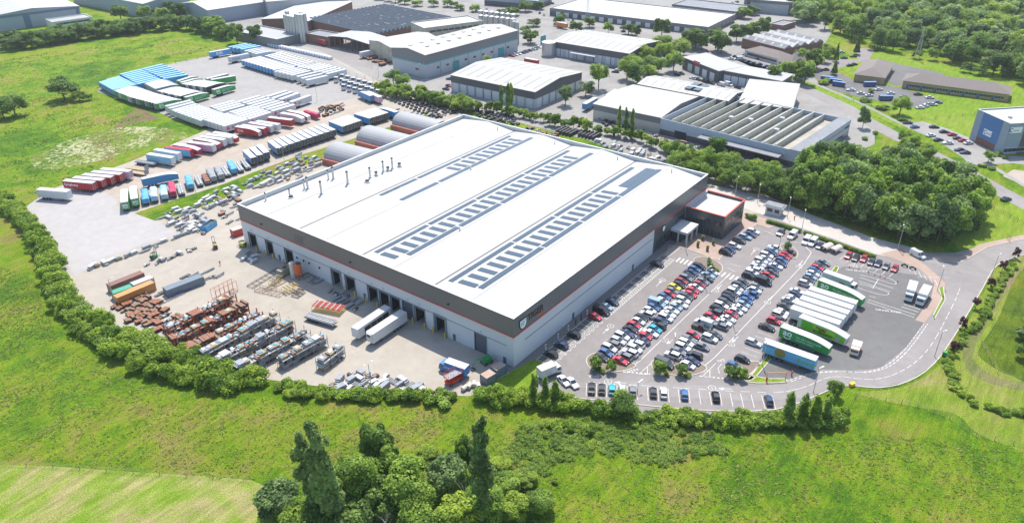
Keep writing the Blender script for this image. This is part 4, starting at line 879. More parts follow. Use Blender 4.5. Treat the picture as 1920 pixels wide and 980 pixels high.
# tall blue-sided trailers with dark doors, parked on the slant
BG = "blue-sided trailers parked on the slant beside the grass strip"; k_ = 0
for (a0, a1, b0, b1, n) in ((f4(120, 608), f4(208, 690), f4(278, 555), f4(352, 630), 3), (f4(400, 503), f4(498, 580), f4(975, 322), f4(1105, 382), 10), (f4(1082, 280), f4(1235, 338), f4(1265, 222), f4(1400, 282), 5), (f4(1362, 195), f4(1535, 247), f4(1562, 140), f4(1705, 194), 5)):
    p0, p1, q0, q1 = (G(*q, 4.15) for q in (a0, a1, b0, b1))
    for i in range(n):
        t = i/(n-1); k_ += 1; a, b = PX(p1.lerp(q1, t)), PX(p0.lerp(q0, t))
        trailer(a, b, 'blue', "blue-sided trailer with dark rear doors, %s from the flatbed end of its row" % O(k_), BG, end='black', detail=False, L_=11.5)
trailer(f4(1820, 180), f4(1635, 122), 'blue', "blue curved trailer at the arched shelter end of the slanting row", BG, curved=True, unique=True, detail=False)
trailer((700, 181), (671, 168), 'blue', "blue curved trailer standing by the hedge corner of the upper yard", BG, curved=True, unique=True, detail=False)
trailer((711, 181), (690, 172), 'pink', "short pinkish trailer beside the blue one at the hedge corner", BG, unique=True, detail=False)
GG = "trailers near the gravel yard"
for i, (a, b) in enumerate(((f5(1425, 590), f5(1425, 395)), (f5(1565, 545), f5(1545, 350)))):
    o = trailer(a, b, 'green', "green trailer with a white face logo on its end, %s of the pair" % ('left' if i == 0 else 'right'), GG, unique=True, L_=13.6)
    lettering(o, "ao", 1.9, WHT, (-.1, .95, 2.45), (0, -1, 0), (0, 0, 1), ext=.004, bold=.05)
    mb = MB(); P = []
    for q in range(11):
        t = math.pi*(1.08+.84*q/10); P += [(-.11, math.cos(t)*.95, 2.45+math.sin(t)*.8), (-.11, math.cos(t)*.7, 2.45+math.sin(t)*.58)]
    mb.mesh(P, [(2*q, 2*q+1, 2*q+3, 2*q+2) for q in range(10)], WHT).build("emblem", o)
trailer(f3(240, 592), f3(565, 522), 'blue', "long blue curved trailer lying across the end of the tarpaulin row", GG, curved=True, unique=True)
# trailers in the lorry bay right of the car park
LG = "trailers in the lorry bay beside the car park"
o = trailer(f7(458, 55), f7(1250, 358), 'green', "green curved trailer with white round logo between the blue and lime trailers", LG, curved=True, unique=True); ao(o)
o = trailer(f8(222, 168), f8(594, 312), 'green', "green curved trailer with white round logo beyond the five white trailers", LG, curved=True, unique=True); ao(o)
o = trailer(f8(93, 457), f8(452, 597), 'white', "lime green trailer with food picture beside the five white trailers", LG, curved=True, unique=True); s_ = cam_side(o); y = s_*1.285
LIME = mat("lime_panel", (.16, .50, .015), var=.1); LIME2 = mat("yellow_green_panel", (.36, .58, .03), var=.05)
fx = (lambda x: x) if s_ < 0 else (lambda x: 13.6-x)
gm = MB(); gm.face([(fx(1.0), y, 1.3), (fx(13.2), y, 1.3), (fx(13.2), y, 3.15), (fx(10.5), y, 3.75), (fx(1.0), y, 4.0)], LIME); gm.build("picture_panel", o)
gm = MB(); gm.face([(fx(4.2), y*1.003, 2.5), (fx(10.4), y*1.003, 2.5), (fx(10.4), y*1.003, 3.5), (fx(4.2), y*1.003, 3.85)], LIME2); gm.build("picture_panel", o)
side_text(o, "PACKS", .95, BLACK, 5.2, 2.9, bold=.03); side_text(o, "A CRUNCH", 1.0, BLACK, 4.6, 1.6, bold=.04)
gm = MB(); gm.mesh([(fx(11.2)+math.cos(t*.628)*.75, y*1.004, 2.2+math.sin(t*.628)*.6) for t in range(10)], [tuple(range(10))], mat("lilac_badge", (.45, .30, .5), var=.1)); gm.build("badge", o)
gm = MB(); gm.mesh([(fx(6.9)+math.cos(t*.628)*1.0, y*1.006, 2.75+math.sin(t*.628)*.4) for t in range(10)], [tuple(range(10))], mat("fried_chicken_picture", (.5, .14, .02), var=.5, scale=4)); gm.build("picture", o)
o = trailer(f7(272, 290), f7(990, 543), 'cyan', "pale blue trailer with round meal picture, nearest the lorry bay exit", LG, unique=True); s_ = cam_side(o); y = s_*1.29; fx = (lambda x: x) if s_ < 0 else (lambda x: 13.6-x)
gm = MB(); gm.mesh([(fx(4.6)+math.cos(t*.3927)*1.45, y, 2.65+math.sin(t*.3927)*1.35) for t in range(16)], [tuple(range(16))], mat("meal_picture", (.36, .15, .05), var=.7, scale=2.5, col2=(.10, .22, .03))); gm.build("picture", o)
side_text(o, "better", 1.9, mat("green_letters", (.12, .38, .03), var=0), 9.0, 1.9, bold=.03, shear=.25); side_text(o, "Sainsbury's", .55, mat("navy_letters", (.02, .05, .2), var=0), .6, 3.5)
block(f8(155, 240), f8(520, 355), f8(25, 388), f8(385, 508), 'white', "in the block of five in the lorry bay", LG, n=5, L_=13.6)
# two trailers backed to the doors
o = trailer((755.6, 583), (693, 624), 'white', "white box trailer with fridge unit backed to the loading doors", "trailers at the loading doors", unique=True)
gm = MB(); gm.box(13.6, -.9, 2.2, 13.95, .9, 4.0, TW); gm.box(13.95, -.6, 3.0, 13.98, .6, 3.8, BLACK); gm.build("fridge_unit", o)
o = trailer((726, 574), (665, 615), 'white', "white curtain trailer with a torn open side at the loading doors", "trailers at the loading doors", unique=True)
gm = MB(); s_ = cam_side(o); gm.box(1.2, s_*1.28-.01, 1.4, 11, s_*1.28+.01, 3.4, DKIN); gm.build("side_opening", o)
for x in (3.6, 6, 8.4):
    gm = MB(); gm.box(x, s_*1.3-.02, 1.4, x+.12, s_*1.3+.02, 3.4, STEEL); gm.build("side_post", o)
# ------------------------------------------------------------------ the other buildings
WALLW = ribbed("white_wall_sheet", (.44, .46, .48), .5, axis='X', dark=.93); WALLB = ribbed("blue_grey_wall_sheet", (.30, .35, .41), 1.0, axis='X', dark=.93, rough=.5)
WALLG = ribbed("grey_wall_sheet", (.17, .18, .19), .5, axis='X', dark=.88); WALLD = ribbed("charcoal_wall_sheet", (.085, .09, .095), .5, axis='X', dark=.85)
WALLC = ribbed("cream_wall_sheet", (.48, .46, .40), 1.0, axis='X', dark=.93); TEAL = mat("teal_band", (.07, .33, .34), var=.1)
BRICK = mat("red_brick", (.23, .12, .085), rough=.9, var=.3, scale=1.5); TANB = mat("tan_brick", (.42, .32, .16), rough=.9, var=.2, scale=1.5); RENDER_ = mat("white_render", (.62, .62, .60), var=.1, rough=.9)
TILE = ribbed("brown_roof_tile", (.20, .17, .155), .45, axis='Z', dark=.85, width=.2, rough=.9); DOORW = ribbed("white_shutter", (.56, .60, .62), .3, axis='Z', dark=.92)
RCREAM = ribbed("pale_cream_roof", (.37, .36, .325), 1.0, axis='X', dark=.95, rough=.6); RGREY = ribbed("pale_grey_roof", (.34, .34, .335), 1.0, axis='X', dark=.95, rough=.6); RDARK = mat("grey_felt_roof", (.25, .26, .28), var=.2, rough=.9, grime=.3)
RWHT = ribbed("white_flat_roof", (.42, .42, .41), 2.0, axis='X', dark=.97, rough=.6); BLUEW = mat("blue_cladding", (.055, .17, .38), rough=.4, var=.08)
GLROOF = mat("dirty_glass_roof", (.10, .13, .16), rough=.5, var=.3, scale=.6, spec=.4, grime=.3); RL = mat("roof_light_panel", (.23, .24, .24), var=.15, rough=.5)
class Bld:
    """near corner B and the roof corners A, C (photo pixels at eave height h); local x runs B->A, local y towards C"""
    def __init__(s, name, label, cat, B, A, C, h, L_=None, W_=None, group=None):
        b, a, c = G(*B, h), G(*A, h), G(*C, h); ux = (a-b); s.L = L_ or ux.length; ux.normalize(); uy = Vector((-ux.y, ux.x, 0)); w_ = (c-b).dot(uy)
        s.s = 1 if w_ > 0 else -1; s.W = W_ or abs(w_); s.h = h
        s.root = empty(name, (b.x, b.y, 0), math.atan2(ux.y, ux.x)); tag(s.root, label, cat, group)
    def P(s, u, v, z): return (u, s.s*v, z)
    def slab(s, mb, u0, v0, z0, u1, v1, z1, mt, top=None):
        a, b = sorted((s.s*v0, s.s*v1)); mb.box(min(u0, u1), a, z0, max(u0, u1), b, z1, mt, top); return mb
    def part(s, name, mb, parent=None): return mb.build(name, parent or s.root)
    def walls(s, bands, peak=None, ridge='x'):
        mb = MB(); z0 = 0; L_, W_ = s.L, s.W
        for z1, mt in bands:
            for u0, v0, u1, v1 in ((0, 0, L_, .3), (0, W_-.3, L_, W_), (0, .3, .3, W_-.3), (L_-.3, .3, L_, W_-.3)): s.slab(mb, u0, v0, z0, u1, v1, z1, mt)
            z0 = z1
        if peak:
            mt = bands[-1][1]
            if ridge == 'x':
                for u in (0.0, L_): mb.face([s.P(u, 0, z0), s.P(u, W_, z0), s.P(u, W_/2, z0+peak)], mt)
            else:
                for v in (0.0, W_): mb.face([s.P(0, v, z0), s.P(L_, v, z0), s.P(L_/2, v, z0+peak)], mt)
        s.part("wall", mb); return s
    def gable(s, mt, peak, ridge='x', over=.4, lights=0, lm=None):
        mb = MB(); L_, W_, h, o = s.L, s.W, s.h, over; P = s.P; lt = []
        if ridge == 'x':
            q = [[P(-o, -o, h-.05), P(L_+o, -o, h-.05), P(L_+o, W_/2, h+peak), P(-o, W_/2, h+peak)], [P(-o, W_/2, h+peak), P(L_+o, W_/2, h+peak), P(L_+o, W_+o, h-.05), P(-o, W_+o, h-.05)]]
        else:
            q = [[P(-o, -o, h-.05), P(-o, W_+o, h-.05), P(L_/2, W_+o, h+peak), P(L_/2, -o, h+peak)], [P(L_/2, -o, h+peak), P(L_/2, W_+o, h+peak), P(L_+o, W_+o, h-.05), P(L_+o, -o, h-.05)]]
        for f in q:
            f2_ = [Vector(p)+Vector((0, 0, .22)) for p in f]; mb.mesh(f+f2_, [(4, 5, 6, 7), (0, 1, 5, 4), (1, 2, 6, 5), (2, 3, 7, 6), (3, 0, 4, 7)], mt)
        r = s.part("roof", mb)
        n = lights
        for side in (0, 1):
            if not n: break
            lb_ = MB()
            for i in range(n):
                t = (i+.5)/n; e = .010
                A_, B_, C_, D_ = [Vector(p)+Vector((0, 0, .24)) for p in q[side]]
                for ta, tb in ((t-e, t+e),):
                    if ridge == 'x': f = [A_.lerp(B_, ta), A_.lerp(B_, tb), D_.lerp(C_, tb), D_.lerp(C_, ta)]
                    else: f = [A_.lerp(B_, ta), A_.lerp(B_, tb), D_.lerp(C_, tb), D_.lerp(C_, ta)]
                    lo, hi = (.14, .86); g_1 = [f[0].lerp(f[3], lo), f[1].lerp(f[2], lo), f[1].lerp(f[2], hi), f[0].lerp(f[3], hi)]; o_ = MB().face(g_1, lm or RL); o_.build("roof_light", r)
        return s
    def flat(s, mt, rim=.6, z=None, capm=None):
        mb = MB(); z = z or s.h-rim; s.slab(mb, .3, .3, z-.2, s.L-.3, s.W-.3, z, mt); s.part("roof", mb)
        mb = MB(); L_, W_ = s.L, s.W
        for u0, v0, u1, v1 in ((-.06, -.06, L_+.06, .36), (-.06, W_-.36, L_+.06, W_+.06), (-.06, .36, .36, W_-.36), (L_-.36, .36, L_+.06, W_-.36)): s.slab(mb, u0, v0, s.h, u1, v1, s.h+.08, capm or CAPW)
        s.part("parapet_cap", mb); return s
    def mono(s, mt, rise, toward='v'):
        mb = MB(); L_, W_, h, o = s.L, s.W, s.h, .4; P = s.P
        if toward == 'v': f = [P(-o, -o, h), P(L_+o, -o, h), P(L_+o, W_+o, h+rise), P(-o, W_+o, h+rise)]
        else: f = [P(-o, -o, h), P(L_+o, -o, h+rise), P(L_+o, W_+o, h+rise), P(-o, W_+o, h)]
        f2_ = [Vector(p)+Vector((0, 0, .3)) for p in f]; mb.mesh(f+f2_, [(4, 5, 6, 7), (0, 1, 5, 4), (1, 2, 6, 5), (2, 3, 7, 6), (3, 0, 4, 7)], mt); s.part("roof", mb)
        w_ = MB()
        if toward == 'v':
            for u in (0, L_): w_.face([P(u, 0, h), P(u, W_, h), P(u, W_, h+rise)], WALLG)
            w_.face([P(0, W_, h), P(L_, W_, h), P(L_, W_, h+rise), P(0, W_, h+rise)], WALLG)
        else:
            for v in (0, W_): w_.face([P(0, v, h), P(L_, v, h), P(L_, v, h+rise)], WALLG)
            w_.face([P(L_, 0, h), P(L_, W_, h), P(L_, W_, h+rise), P(L_, 0, h+rise)], WALLG)
        s.part("gable", w_); return s
    def hip(s, mt, rise, over=.7):
        mb = MB(); L_, W_, h, o = s.L, s.W, s.h, over; P = s.P
        if L_ > W_: r0, r1 = P(W_/2, W_/2, h+rise), P(L_-W_/2, W_/2, h+rise)
        else: r0, r1 = P(L_/2, L_/2, h+rise), P(L_/2, W_-L_/2, h+rise)
        a, b, c, d = P(-o, -o, h), P(L_+o, -o, h), P(L_+o, W_+o, h), P(-o, W_+o, h)
        if L_ > W_: fs = [[a, b, r1, r0], [b, c, r1], [c, d, r0, r1], [d, a, r0]]
        else: fs = [[a, b, r0], [b, c, r1, r0], [c, d, r1], [d, a, r0, r1]]
        for f in fs: mb.face(f, mt)
        mb.face([a, b, c, d], WALLG); s.part("roof", mb); return s
    def holes(s, name, face, spans, z0, z1, mt, d=.07, frame=None):
        for a, b in spans:
            mb = MB()
            if face == 'a': s.slab(mb, a, -d, z0, b, 0, z1, mt)
            elif face == 'A': s.slab(mb, a, s.W, z0, b, s.W+d, z1, mt)
            elif face == 'b': s.slab(mb, -d, a, z0, 0, b, z1, mt)
            else: s.slab(mb, s.L, a, z0, s.L+d, b, z1, mt)
            o = s.part(name, mb)
            if frame:
                fm = MB()
                if face == 'a': s.slab(fm, a-.12, -d-.05, z1, b+.12, 0, z1+.12, frame); s.slab(fm, a-.12, -d-.05, z0-.12, b+.12, 0, z0, frame)
                else: s.slab(fm, -d-.05, a-.12, z1, 0, b+.12, z1+.12, frame); s.slab(fm, -d-.05, a-.12, z0-.12, 0, b+.12, z0, frame)
                fm.build("frame", o)
        return s
    def sp(s, n, w_, a, b): 
        p = (b-a)/n; return [(a+p*(i+.5)-w_/2, a+p*(i+.5)+w_/2) for i in range(n)]
    def vents(s, lst, z, r=.5, mt=None):
        for u, v in lst:
            mb = MB(); x, y, _ = s.P(u, v, 0); mb.box(x-r, y-r, z-.1, x+r, y+r, z+r*1.2, mt or STEEL); s.part("roof_vent", mb)
        return s
IB = "units of the industrial estate"
# A: dark-banded warehouse directly behind
b = Bld("industrial_unit", "white-roofed unit with dark upper band and white doors, directly behind the flower-lined hedge", "warehouse", (1003, 173), (845, 141), (1091, 136), 9)
b.walls([(5.2, WALLW), (9, WALLD)], 2.2, 'x').gable(RCREAM, 2.2, 'x', lights=9)
b.holes("roller_door", 'a', b.sp(10, 4.2, 1, b.L-1), 0, 4.9, DOORW); b.holes("roller_door", 'b', b.sp(7, 4.6, 1, b.W-1), 0, 4.9, DOORW)
b.holes("pier", 'a', [(b.L*i/10-.25, b.L*i/10+.25) for i in range(1, 10)], 0, 5.1, WALLD); b.holes("pier", 'b', [(b.W*i/7-.3, b.W*i/7+.3) for i in range(1, 7)], 0, 5.1, WALLD)
# B
b = Bld("industrial_unit", "white-roofed unit with dark band and entrance canopy, beside the round grey silo", "warehouse", (1180, 101), (1036, 78), (1235, 77), 8.7)
b.walls([(4.8, WALLW), (8.7, WALLD)], 2.0, 'x').gable(RCREAM, 2.0, 'x', lights=10)
b.holes("roller_door", 'a', [(3, 8), (10, 16), (18, 24)]+b.sp(3, 5, b.L-24, b.L-2), 0, 4.6, DOORW); b.holes("pier", 'a', [(b.L*i/9-.3, b.L*i/9+.3) for i in range(1, 9)], 0, 4.7, WALLD)
mb = MB(); b.slab(mb, 22, -4, 4.2, 40, -.05, 4.6, CAPW); b.part("canopy", mb)
# C and C2
b = Bld("industrial_unit", "cream-roofed unit with grey band, its long side behind the green and orange pump stacks", "warehouse", (1239, 221), (1113, 195), (1309, 182), 7.6)
b.walls([(4.6, WALLC), (7.6, WALLG)], 1.6, 'x').gable(RCREAM, 1.6, 'x', lights=0)
b = Bld("industrial_unit", "long pale-roofed unit with four small solar panels, behind the cream-roofed unit", "warehouse", (1392, 194), (1218, 160), (1470, 150), 7.6, W_=46, L_=None)
bb = Bld("industrial_unit", "pale ribbed roof unit carrying four solar panels, behind the cream-roofed unit", "warehouse", (1365, 190), (1196, 158), (1392, 172), 7.6)
for o_ in list(b.root.children)+[b.root]: bpy.data.objects.remove(o_)
b = bb; b.walls([(7.6, WALLG)], 1.6, 'x').gable(RCREAM, 1.6, 'x', lights=10)
for i, (u, v) in enumerate(((.34, .30), (.41, .30), (.33, .62), (.40, .62))):
    mb = MB(); x, y = b.L*u, b.W*v; z = b.h+1.6*(1-abs(v-.5)*2)+.5; b.slab(mb, x, y-2.6, z, x+5, y+2.6, z+.1, PV); b.part("solar_panel", mb)
# D: sawtooth factory
b = Bld("sawtooth_factory", "long factory with north-light roof ridges and pale blue fascia left of the grove", "factory", (1505, 286), (1239, 222), (1618, 229), 7.6)
b.walls([(2.6, WALLD), (7.6, mat("pale_blue_fascia", (.40, .46, .52), var=.08))], None)
mb = MB(); b.slab(mb, .3, .3, 5.0, b.L-.3, b.W-.3, 5.1, mat("stained_roof", (.42, .39, .32), var=.3, scale=.3, grime=.4)); b.part("roof", mb)
SLP = mat("mossy_roof_slope", (.31, .31, .295), var=.25, scale=.4); OLV = mat("olive_cream_glazing", (.58, .56, .42), var=.25, scale=.5); n_ = 11; L0, L1 = b.L*.17, b.L-1
for i in range(n_):
    u0 = L0+(L1-L0)*i/n_; u1 = L0+(L1-L0)*(i+1)/n_; v0, v1 = 1.0, b.W-1; mb = MB(); P = b.P
    mb.mesh([P(u0+.6, v0, 5.1), P(u0+.6, v1, 5.1), P(u0+.6, v1, 7.9), P(u0+.6, v0, 7.9), P(u1-.3, v0, 5.1), P(u1-.3, v1, 5.1)], [(0, 1, 2, 3)], OLV)
    mb.mesh([P(u0+.6, v0, 7.9), P(u0+.6, v1, 7.9), P(u1-.3, v1, 5.1), P(u1-.3, v0, 5.1)], [(0, 1, 2, 3)], SLP if i % 2 == 0 else SLP)
    for v in (v0, v1, (v0+v1)/2): mb.mesh([P(u0+.6, v, 5.1), P(u0+.6, v, 7.9), P(u1-.3, v, 5.1)], [(0, 1, 2)], WALLG)
    b.slab(mb, u0+.45, v0, 7.9, u0+.7, v1, 8.0, CAPW); b.part("sawtooth_ridge", mb)
mb = MB(); b.slab(mb, -.2, -.1, 7.65, L0-6, b.W, 7.8, RDARK); b.part("office_roof", mb)
b.holes("window", 'b', b.sp(8, b.W/8-.8, 1, b.W-1), 4.4, 5.8, GLASS, frame=CAPW); b.holes("window", 'b', b.sp(8, b.W/8-.8, 1, b.W-1), 1.0, 2.6, GLASS, frame=CAPW)
b.holes("loading_door", 'a', [(b.L-14, b.L-8), (12, 20), (30, 36)], 0, 3.6, DKIN); b.vents([(b.L*.5, b.W*.4), (b.L*.62, b.W*.35), (b.L*.35, b.W*.6), (b.L*.28, b.W*.3)], 8, 1.0)
mb = MB(); b.slab(mb, 8, -5, 4.4, 46, -.1, 4.8, RDARK); b.part("loading_canopy", mb)
# E
b = Bld("industrial_unit", "grey unit with one broad sloping roof, between the sawtooth factory and the road", "warehouse", (1485, 204), (1385, 193), (1540, 167), 7.0)
b.walls([(7.0, WALLG)]).mono(RCREAM, 1.2, 'v'); b.holes("roller_door", 'b', b.sp(5, 4.0, 3, b.W-3), 0, 4.4, DOORW)
# units with a red sign
b = Bld("workshop_terrace", "dark workshop terrace with white roller doors and a small red sign", "industrial unit", (1348, 134), (1281, 108), (1360, 116), 6.5)
b.walls([(6.5, WALLD)]).mono(RGREY, .8, 'v'); b.holes("roller_door", 'a', b.sp(4, 4.2, 2, b.L-4), 0, 4.4, DOORW)
mb = MB(); b.slab(mb, b.L-17, -.2, 5.2, b.L-11, 0, 7.4, mat("red_sign", (.55, .03, .04), var=0)); b.part("sign", mb)
b = Bld("workshop_terrace", "right-hand wing of the dark workshop terrace, with black and white shutters", "industrial unit", (1466, 153), (1352, 132), (1458, 138), 6.5)
b.walls([(6.5, WALLD)]).mono(RGREY, .8, 'v'); b.holes("roller_door", 'a', b.sp(7, 4.0, 2, b.L-2), 0, 4.4, DOORW); b.holes("window", 'b', b.sp(2, 3, 1, b.W-1), 3.6, 5, GLASS)
# teal-striped factory
b = Bld("striped_factory", "large grey factory with a thin teal stripe and pale roof full of small vents", "factory", (797, 104), (734, 90), (962, 56), 13.4)
b.walls([(7.6, WALLW), (8.4, TEAL), (13.4, WALLG)], 2.0, 'y').gable(RCREAM, 2.0, 'y')
b.holes("window", 'b', b.sp(9, 2.2, 6, b.W-6), 3.8, 5.0, GLASS); b.holes("roller_door", 'b', [(22, 28), (64, 70), (108, 114)], 0, 5.4, TEAL); b.holes("window", 'a', [(6, 9)], 3.6, 4.8, GLASS)
b.holes("pilaster", 'b', [(b.W*i/7-.25, b.W*i/7+.25) for i in range(1, 7)], 0, 7.5, TEAL)
b.vents([(b.L*.5+((-1)**i)*b.L*.16, b.W*(.08+.055*i)) for i in range(16)], 14.4, .9); b.vents([(b.L*.3, b.W*.12+i*2.5) for i in range(8)], 14.3, .35)
# stained shed beside it
b = Bld("stained_shed", "pale shed with rust-stained white walls, left of the teal-striped factory", "shed", (733, 90), (692, 76), (800, 66), 9.5)
b.walls([(9.5, mat("stained_white_wall", (.50, .47, .36), var=.35, scale=.4))], 1.6, 'y').gable(RCREAM, 1.6, 'y')
b = Bld("open_shelter", "open-fronted storage shelter with a shallow ribbed roof and dark bays", "shelter", (691, 83), (616, 68), (703, 67), 7.0)
b.gable(RGREY, 1.6, 'y'); mb = MB(); b.slab(mb, 0, b.W-.3, 0, b.L, b.W, 7, WALLG); b.part("back_wall", mb)
for i in range(8):
    mb = MB(); b.slab(mb, b.L*i/7-.2, 0, 0, b.L*i/7+.2, .4, 7, BRICK); b.part("post", mb)
b = Bld("flat_upper_block", "flat white-roofed block with a strip of stained panels, behind the teal-striped factory", "office block", (795, 53), (770, 42), (872, 27), 12)
b.walls([(12, mat("stained_white_wall", (.50, .47, .36)))]).flat(RWHT); b.holes("window", 'b', b.sp(8, 4.2, 4, b.W-3), 8.4, 9.8, GLASS)
# glass sawtooth works
b = Bld("glass_roof_works", "old works with a wide dark glass ridge-and-furrow roof and pale flat edges", "factory", (703, 66), (578, 37), (814, 28), 7)
b.walls([(7, BRICK)])
n_ = 20
for i in range(n_):
    v0 = b.W*i/n_; v1 = b.W*(i+1)/n_; mb = MB(); P = b.P; vm = (v0+v1)/2; L_ = b.L
    mb.mesh([P(0, v0, 7), P(L_, v0, 7), P(L_, vm, 8.6), P(0, vm, 8.6), P(L_, v1, 7), P(0, v1, 7)], [(0, 1, 2, 3), (3, 2, 4, 5), (0, 3, 5), (1, 2, 4)], GLROOF)
    b.slab(mb, 0, vm-.12, 8.6, L_, vm+.12, 8.68, WALLG)
    for q in range(3): u = R.uniform(4, L_-6); mb.face([P(u, v0+.5, 7.35), P(u+R.uniform(1.5, 4), v0+.5, 7.35), P(u+3, vm-.4, 8.35), P(u, vm-.4, 8.35)], R.choice([RL, RGREY, GLROOF]))
    b.part("glazed_ridge", mb)
b = Bld("long_white_shed", "long low white-roofed range on brick walls, behind the cluster of tall grey silos", "factory", (578, 40), (486, 36), (700, 5), 7.5, L_=38)
b.walls([(7.5, BRICK)], 1.2, 'y').gable(RWHT, 1.2, 'y')
b = Bld("brick_block", "small brown brick block in front of the glass-roofed works", "building", (617, 70), (572, 62), (629, 61), 6.5)
b.walls([(6.5, BRICK)]).flat(RDARK)
b = Bld("long_white_shed", "pale flat range left of the tall silos, above the row of white bales", "factory", (519, 74), (440, 58), (560, 50), 6, W_=22)
b.walls([(6, WALLG)]).flat(RGREY)
b = Bld("white_warehouse", "tall pale blue-white warehouse with a steep gable, top left behind the trees", "warehouse", (389, 20), (341, 6), (494, 2), 10.3)
b.walls([(10.3, WALLB)], 3.0, 'y').gable(RWHT, 3.0, 'y')
b = Bld("white_warehouse", "second pale warehouse at the top edge, joined to the steep-gabled one", "warehouse", (500, 4), (492, -4), (640, -16), 12)
b.walls([(12, WALLW)], 2, 'y').gable(RWHT, 2, 'y')
b = Bld("grey_warehouse", "blue-grey warehouse cut by the top edge, above the yellow field corner", "warehouse", (268, 8), (132, -18), (345, -8), 11)
b.walls([(11, WALLB)], 3, 'x').gable(RWHT, 2, 'x')
# big shed top left with office box
b = Bld("distribution_shed", "big pale distribution shed with blue-grey trim in the top left corner", "warehouse", (148, 12), (-30, 34), (120, -6), 11, W_=70)
b.walls([(11, WALLB)], 2.6, 'y').gable(RWHT, 2.6, 'y', lights=6); b.holes("trim_panel", 'a', [(b.L*.55, b.L*.62), (1, 3)], 0, 10.8, mat("slate_blue_trim", (.12, .17, .26), var=.1), d=.12); b.holes("eaves_band", 'a', [(0, b.L)], 9.2, 10.9, mat("slate_blue_trim", (.12, .17, .26)), d=.14)
b = Bld("office_box", "low white office box with a dark window strip, fixed to the top left shed", "office block", (98, 42), (85, 36), (166, 29), 6)
b.walls([(6, RENDER_)]).flat(RGREY); b.holes("window", 'b', b.sp(5, b.W/5-1, 2, b.W-2), 3.4, 4.6, GLASS)
# white flat-roofed giant at the top
b = Bld("flat_roof_depot", "huge flat white-roofed depot with a dark dock front, top centre", "depot", (1328, 51), (1031, 15), (1384, 28), 6, W_=55)
b.walls([(3.6, WALLD), (6, WALLG)]).flat(RWHT, .5); b.holes("dock_door", 'a', b.sp(16, 4, 4, b.L-4), .4, 3.6, DOORW); b.holes("window", 'b', b.sp(6, 5, 2, b.W-2), 2.0, 3.2, GLASS)
b = Bld("flat_roof_depot", "grey rear wing of the white depot with an open yard, cut by the top edge", "depot", (1380, 22), (1260, 8), (1400, 12), 6, W_=30)
b.walls([(6, WALLG)]).flat(RDARK)
b = Bld("flat_roof_depot", "dark low office with a blue fascia at the top edge, left of the white depot", "office block", (1008, 2), (908, -6), (1010, -8), 7, W_=30)
b.walls([(4, WALLD), (7, WALLB)]).flat(RGREY)
b = Bld("hangar", "grey hangar with one wide dark door at the top right edge", "warehouse", (1500, 6), (1396, -2), (1510, -8), 10, W_=40)
b.walls([(10, WALLG)]).flat(RWHT); b.holes("hangar_door", 'a', [(b.L*.18, b.L*.88)], 0, 7.5, mat("pale_door", (.40, .42, .44))); b.holes("door_surround", 'a', [(b.L*.12, b.L*.18), (b.L*.88, b.L*.95)], 0, 9, WALLD)
b = Bld("brick_hut", "small flat-roofed red brick hut beside the trees near the hangar", "hut", (1468, 48), (1443, 44), (1476, 38), 4)
b.walls([(4, BRICK)]).flat(RDARK)
# office campus with hipped roofs
b = Bld("factory_hall", "brown-walled hall with a grey multi-ridge roof and many rooflights, behind the hipped offices", "factory", (1471, 92), (1392, 72), (1553, 80), 6)
b.walls([(6, BRICK)]); P = b.P
for i in range(5):
    v0, v1 = b.W*i/5, b.W*(i+1)/5; vm = (v0+v1)/2; mb = MB(); mb.mesh([P(0, v0, 6), P(b.L, v0, 6), P(b.L, vm, 8), P(0, vm, 8), P(b.L, v1, 6), P(0, v1, 6)], [(0, 1, 2, 3), (3, 2, 4, 5), (0, 3, 5), (1, 2, 4)], RGREY if i % 2 else RDARK)
    for q in range(5): u = b.L*(q+.5)/5; mb.face([P(u, v0+1, 6.6), P(u+1.6, v0+1, 6.6), P(u+1.6, vm-1, 7.75), P(u, vm-1, 7.75)], RWHT)
    b.part("roof", mb)
b = Bld("hipped_office", "white-walled office wing with long brown hipped roof, left part of the campus", "office", (1462, 111), (1397, 94), (1466, 104), 3.6, W_=13)
b.walls([(3.6, RENDER_)]).hip(TILE, 3); b.holes("window", 'a', b.sp(16, 1.4, 2, b.L-2), 1.0, 2.4, GLASS)
b = Bld("hipped_office", "square pavilion with pyramid brown roof and small finial, right part of the campus", "office", (1483, 122), (1459, 113), (1517, 112), 4.2)
b.walls([(4.2, RENDER_)]).hip(TILE, 4.5); b.holes("window", 'a', b.sp(4, 1.6, 1, b.L-1), .6, 3.2, GLASS); b.holes("window", 'b', b.sp(5, 1.6, 1, b.W-1), .6, 3.2, GLASS)
mb = MB(); mb.cyl(b.P(b.L/2, b.W/2, 8.4), b.P(b.L/2, b.W/2, 10), .7, .5, 8, RENDER_); mb.cyl(b.P(b.L/2, b.W/2, 10), b.P(b.L/2, b.W/2, 11), .8, .05, 8, TILE); b.part("finial", mb)
# tan brick pair
b = Bld("tan_brick_block", "windowless tan brick block under a brown hipped roof", "office", (1658, 146), (1603, 139), (1681, 119), 4.2)
b.walls([(4.2, TANB)]).hip(TILE, 3.2)
b = Bld("tan_brick_block", "long tan brick office under a brown roof with many small windows, near the wood", "office", (1893, 177), (1694, 151), (1902, 164), 4.2, W_=15)
b.walls([(4.2, TANB)]).hip(TILE, 3.4); sp_ = b.sp(34, 1.2, 2, b.L-2); b.holes("window", 'a', [q for i, q in enumerate(sp_) if i % 5 != 3], 1.2, 2.6, GLASS, frame=RENDER_); b.holes("door", 'a', [q for i, q in enumerate(sp_) if i % 5 == 3], .1, 2.5, mat("blue_door", (.05, .13, .25), var=0))
b.holes("window", 'b', b.sp(3, 1.2, 1, b.W-1), 1.2, 2.6, GLASS, frame=RENDER_)
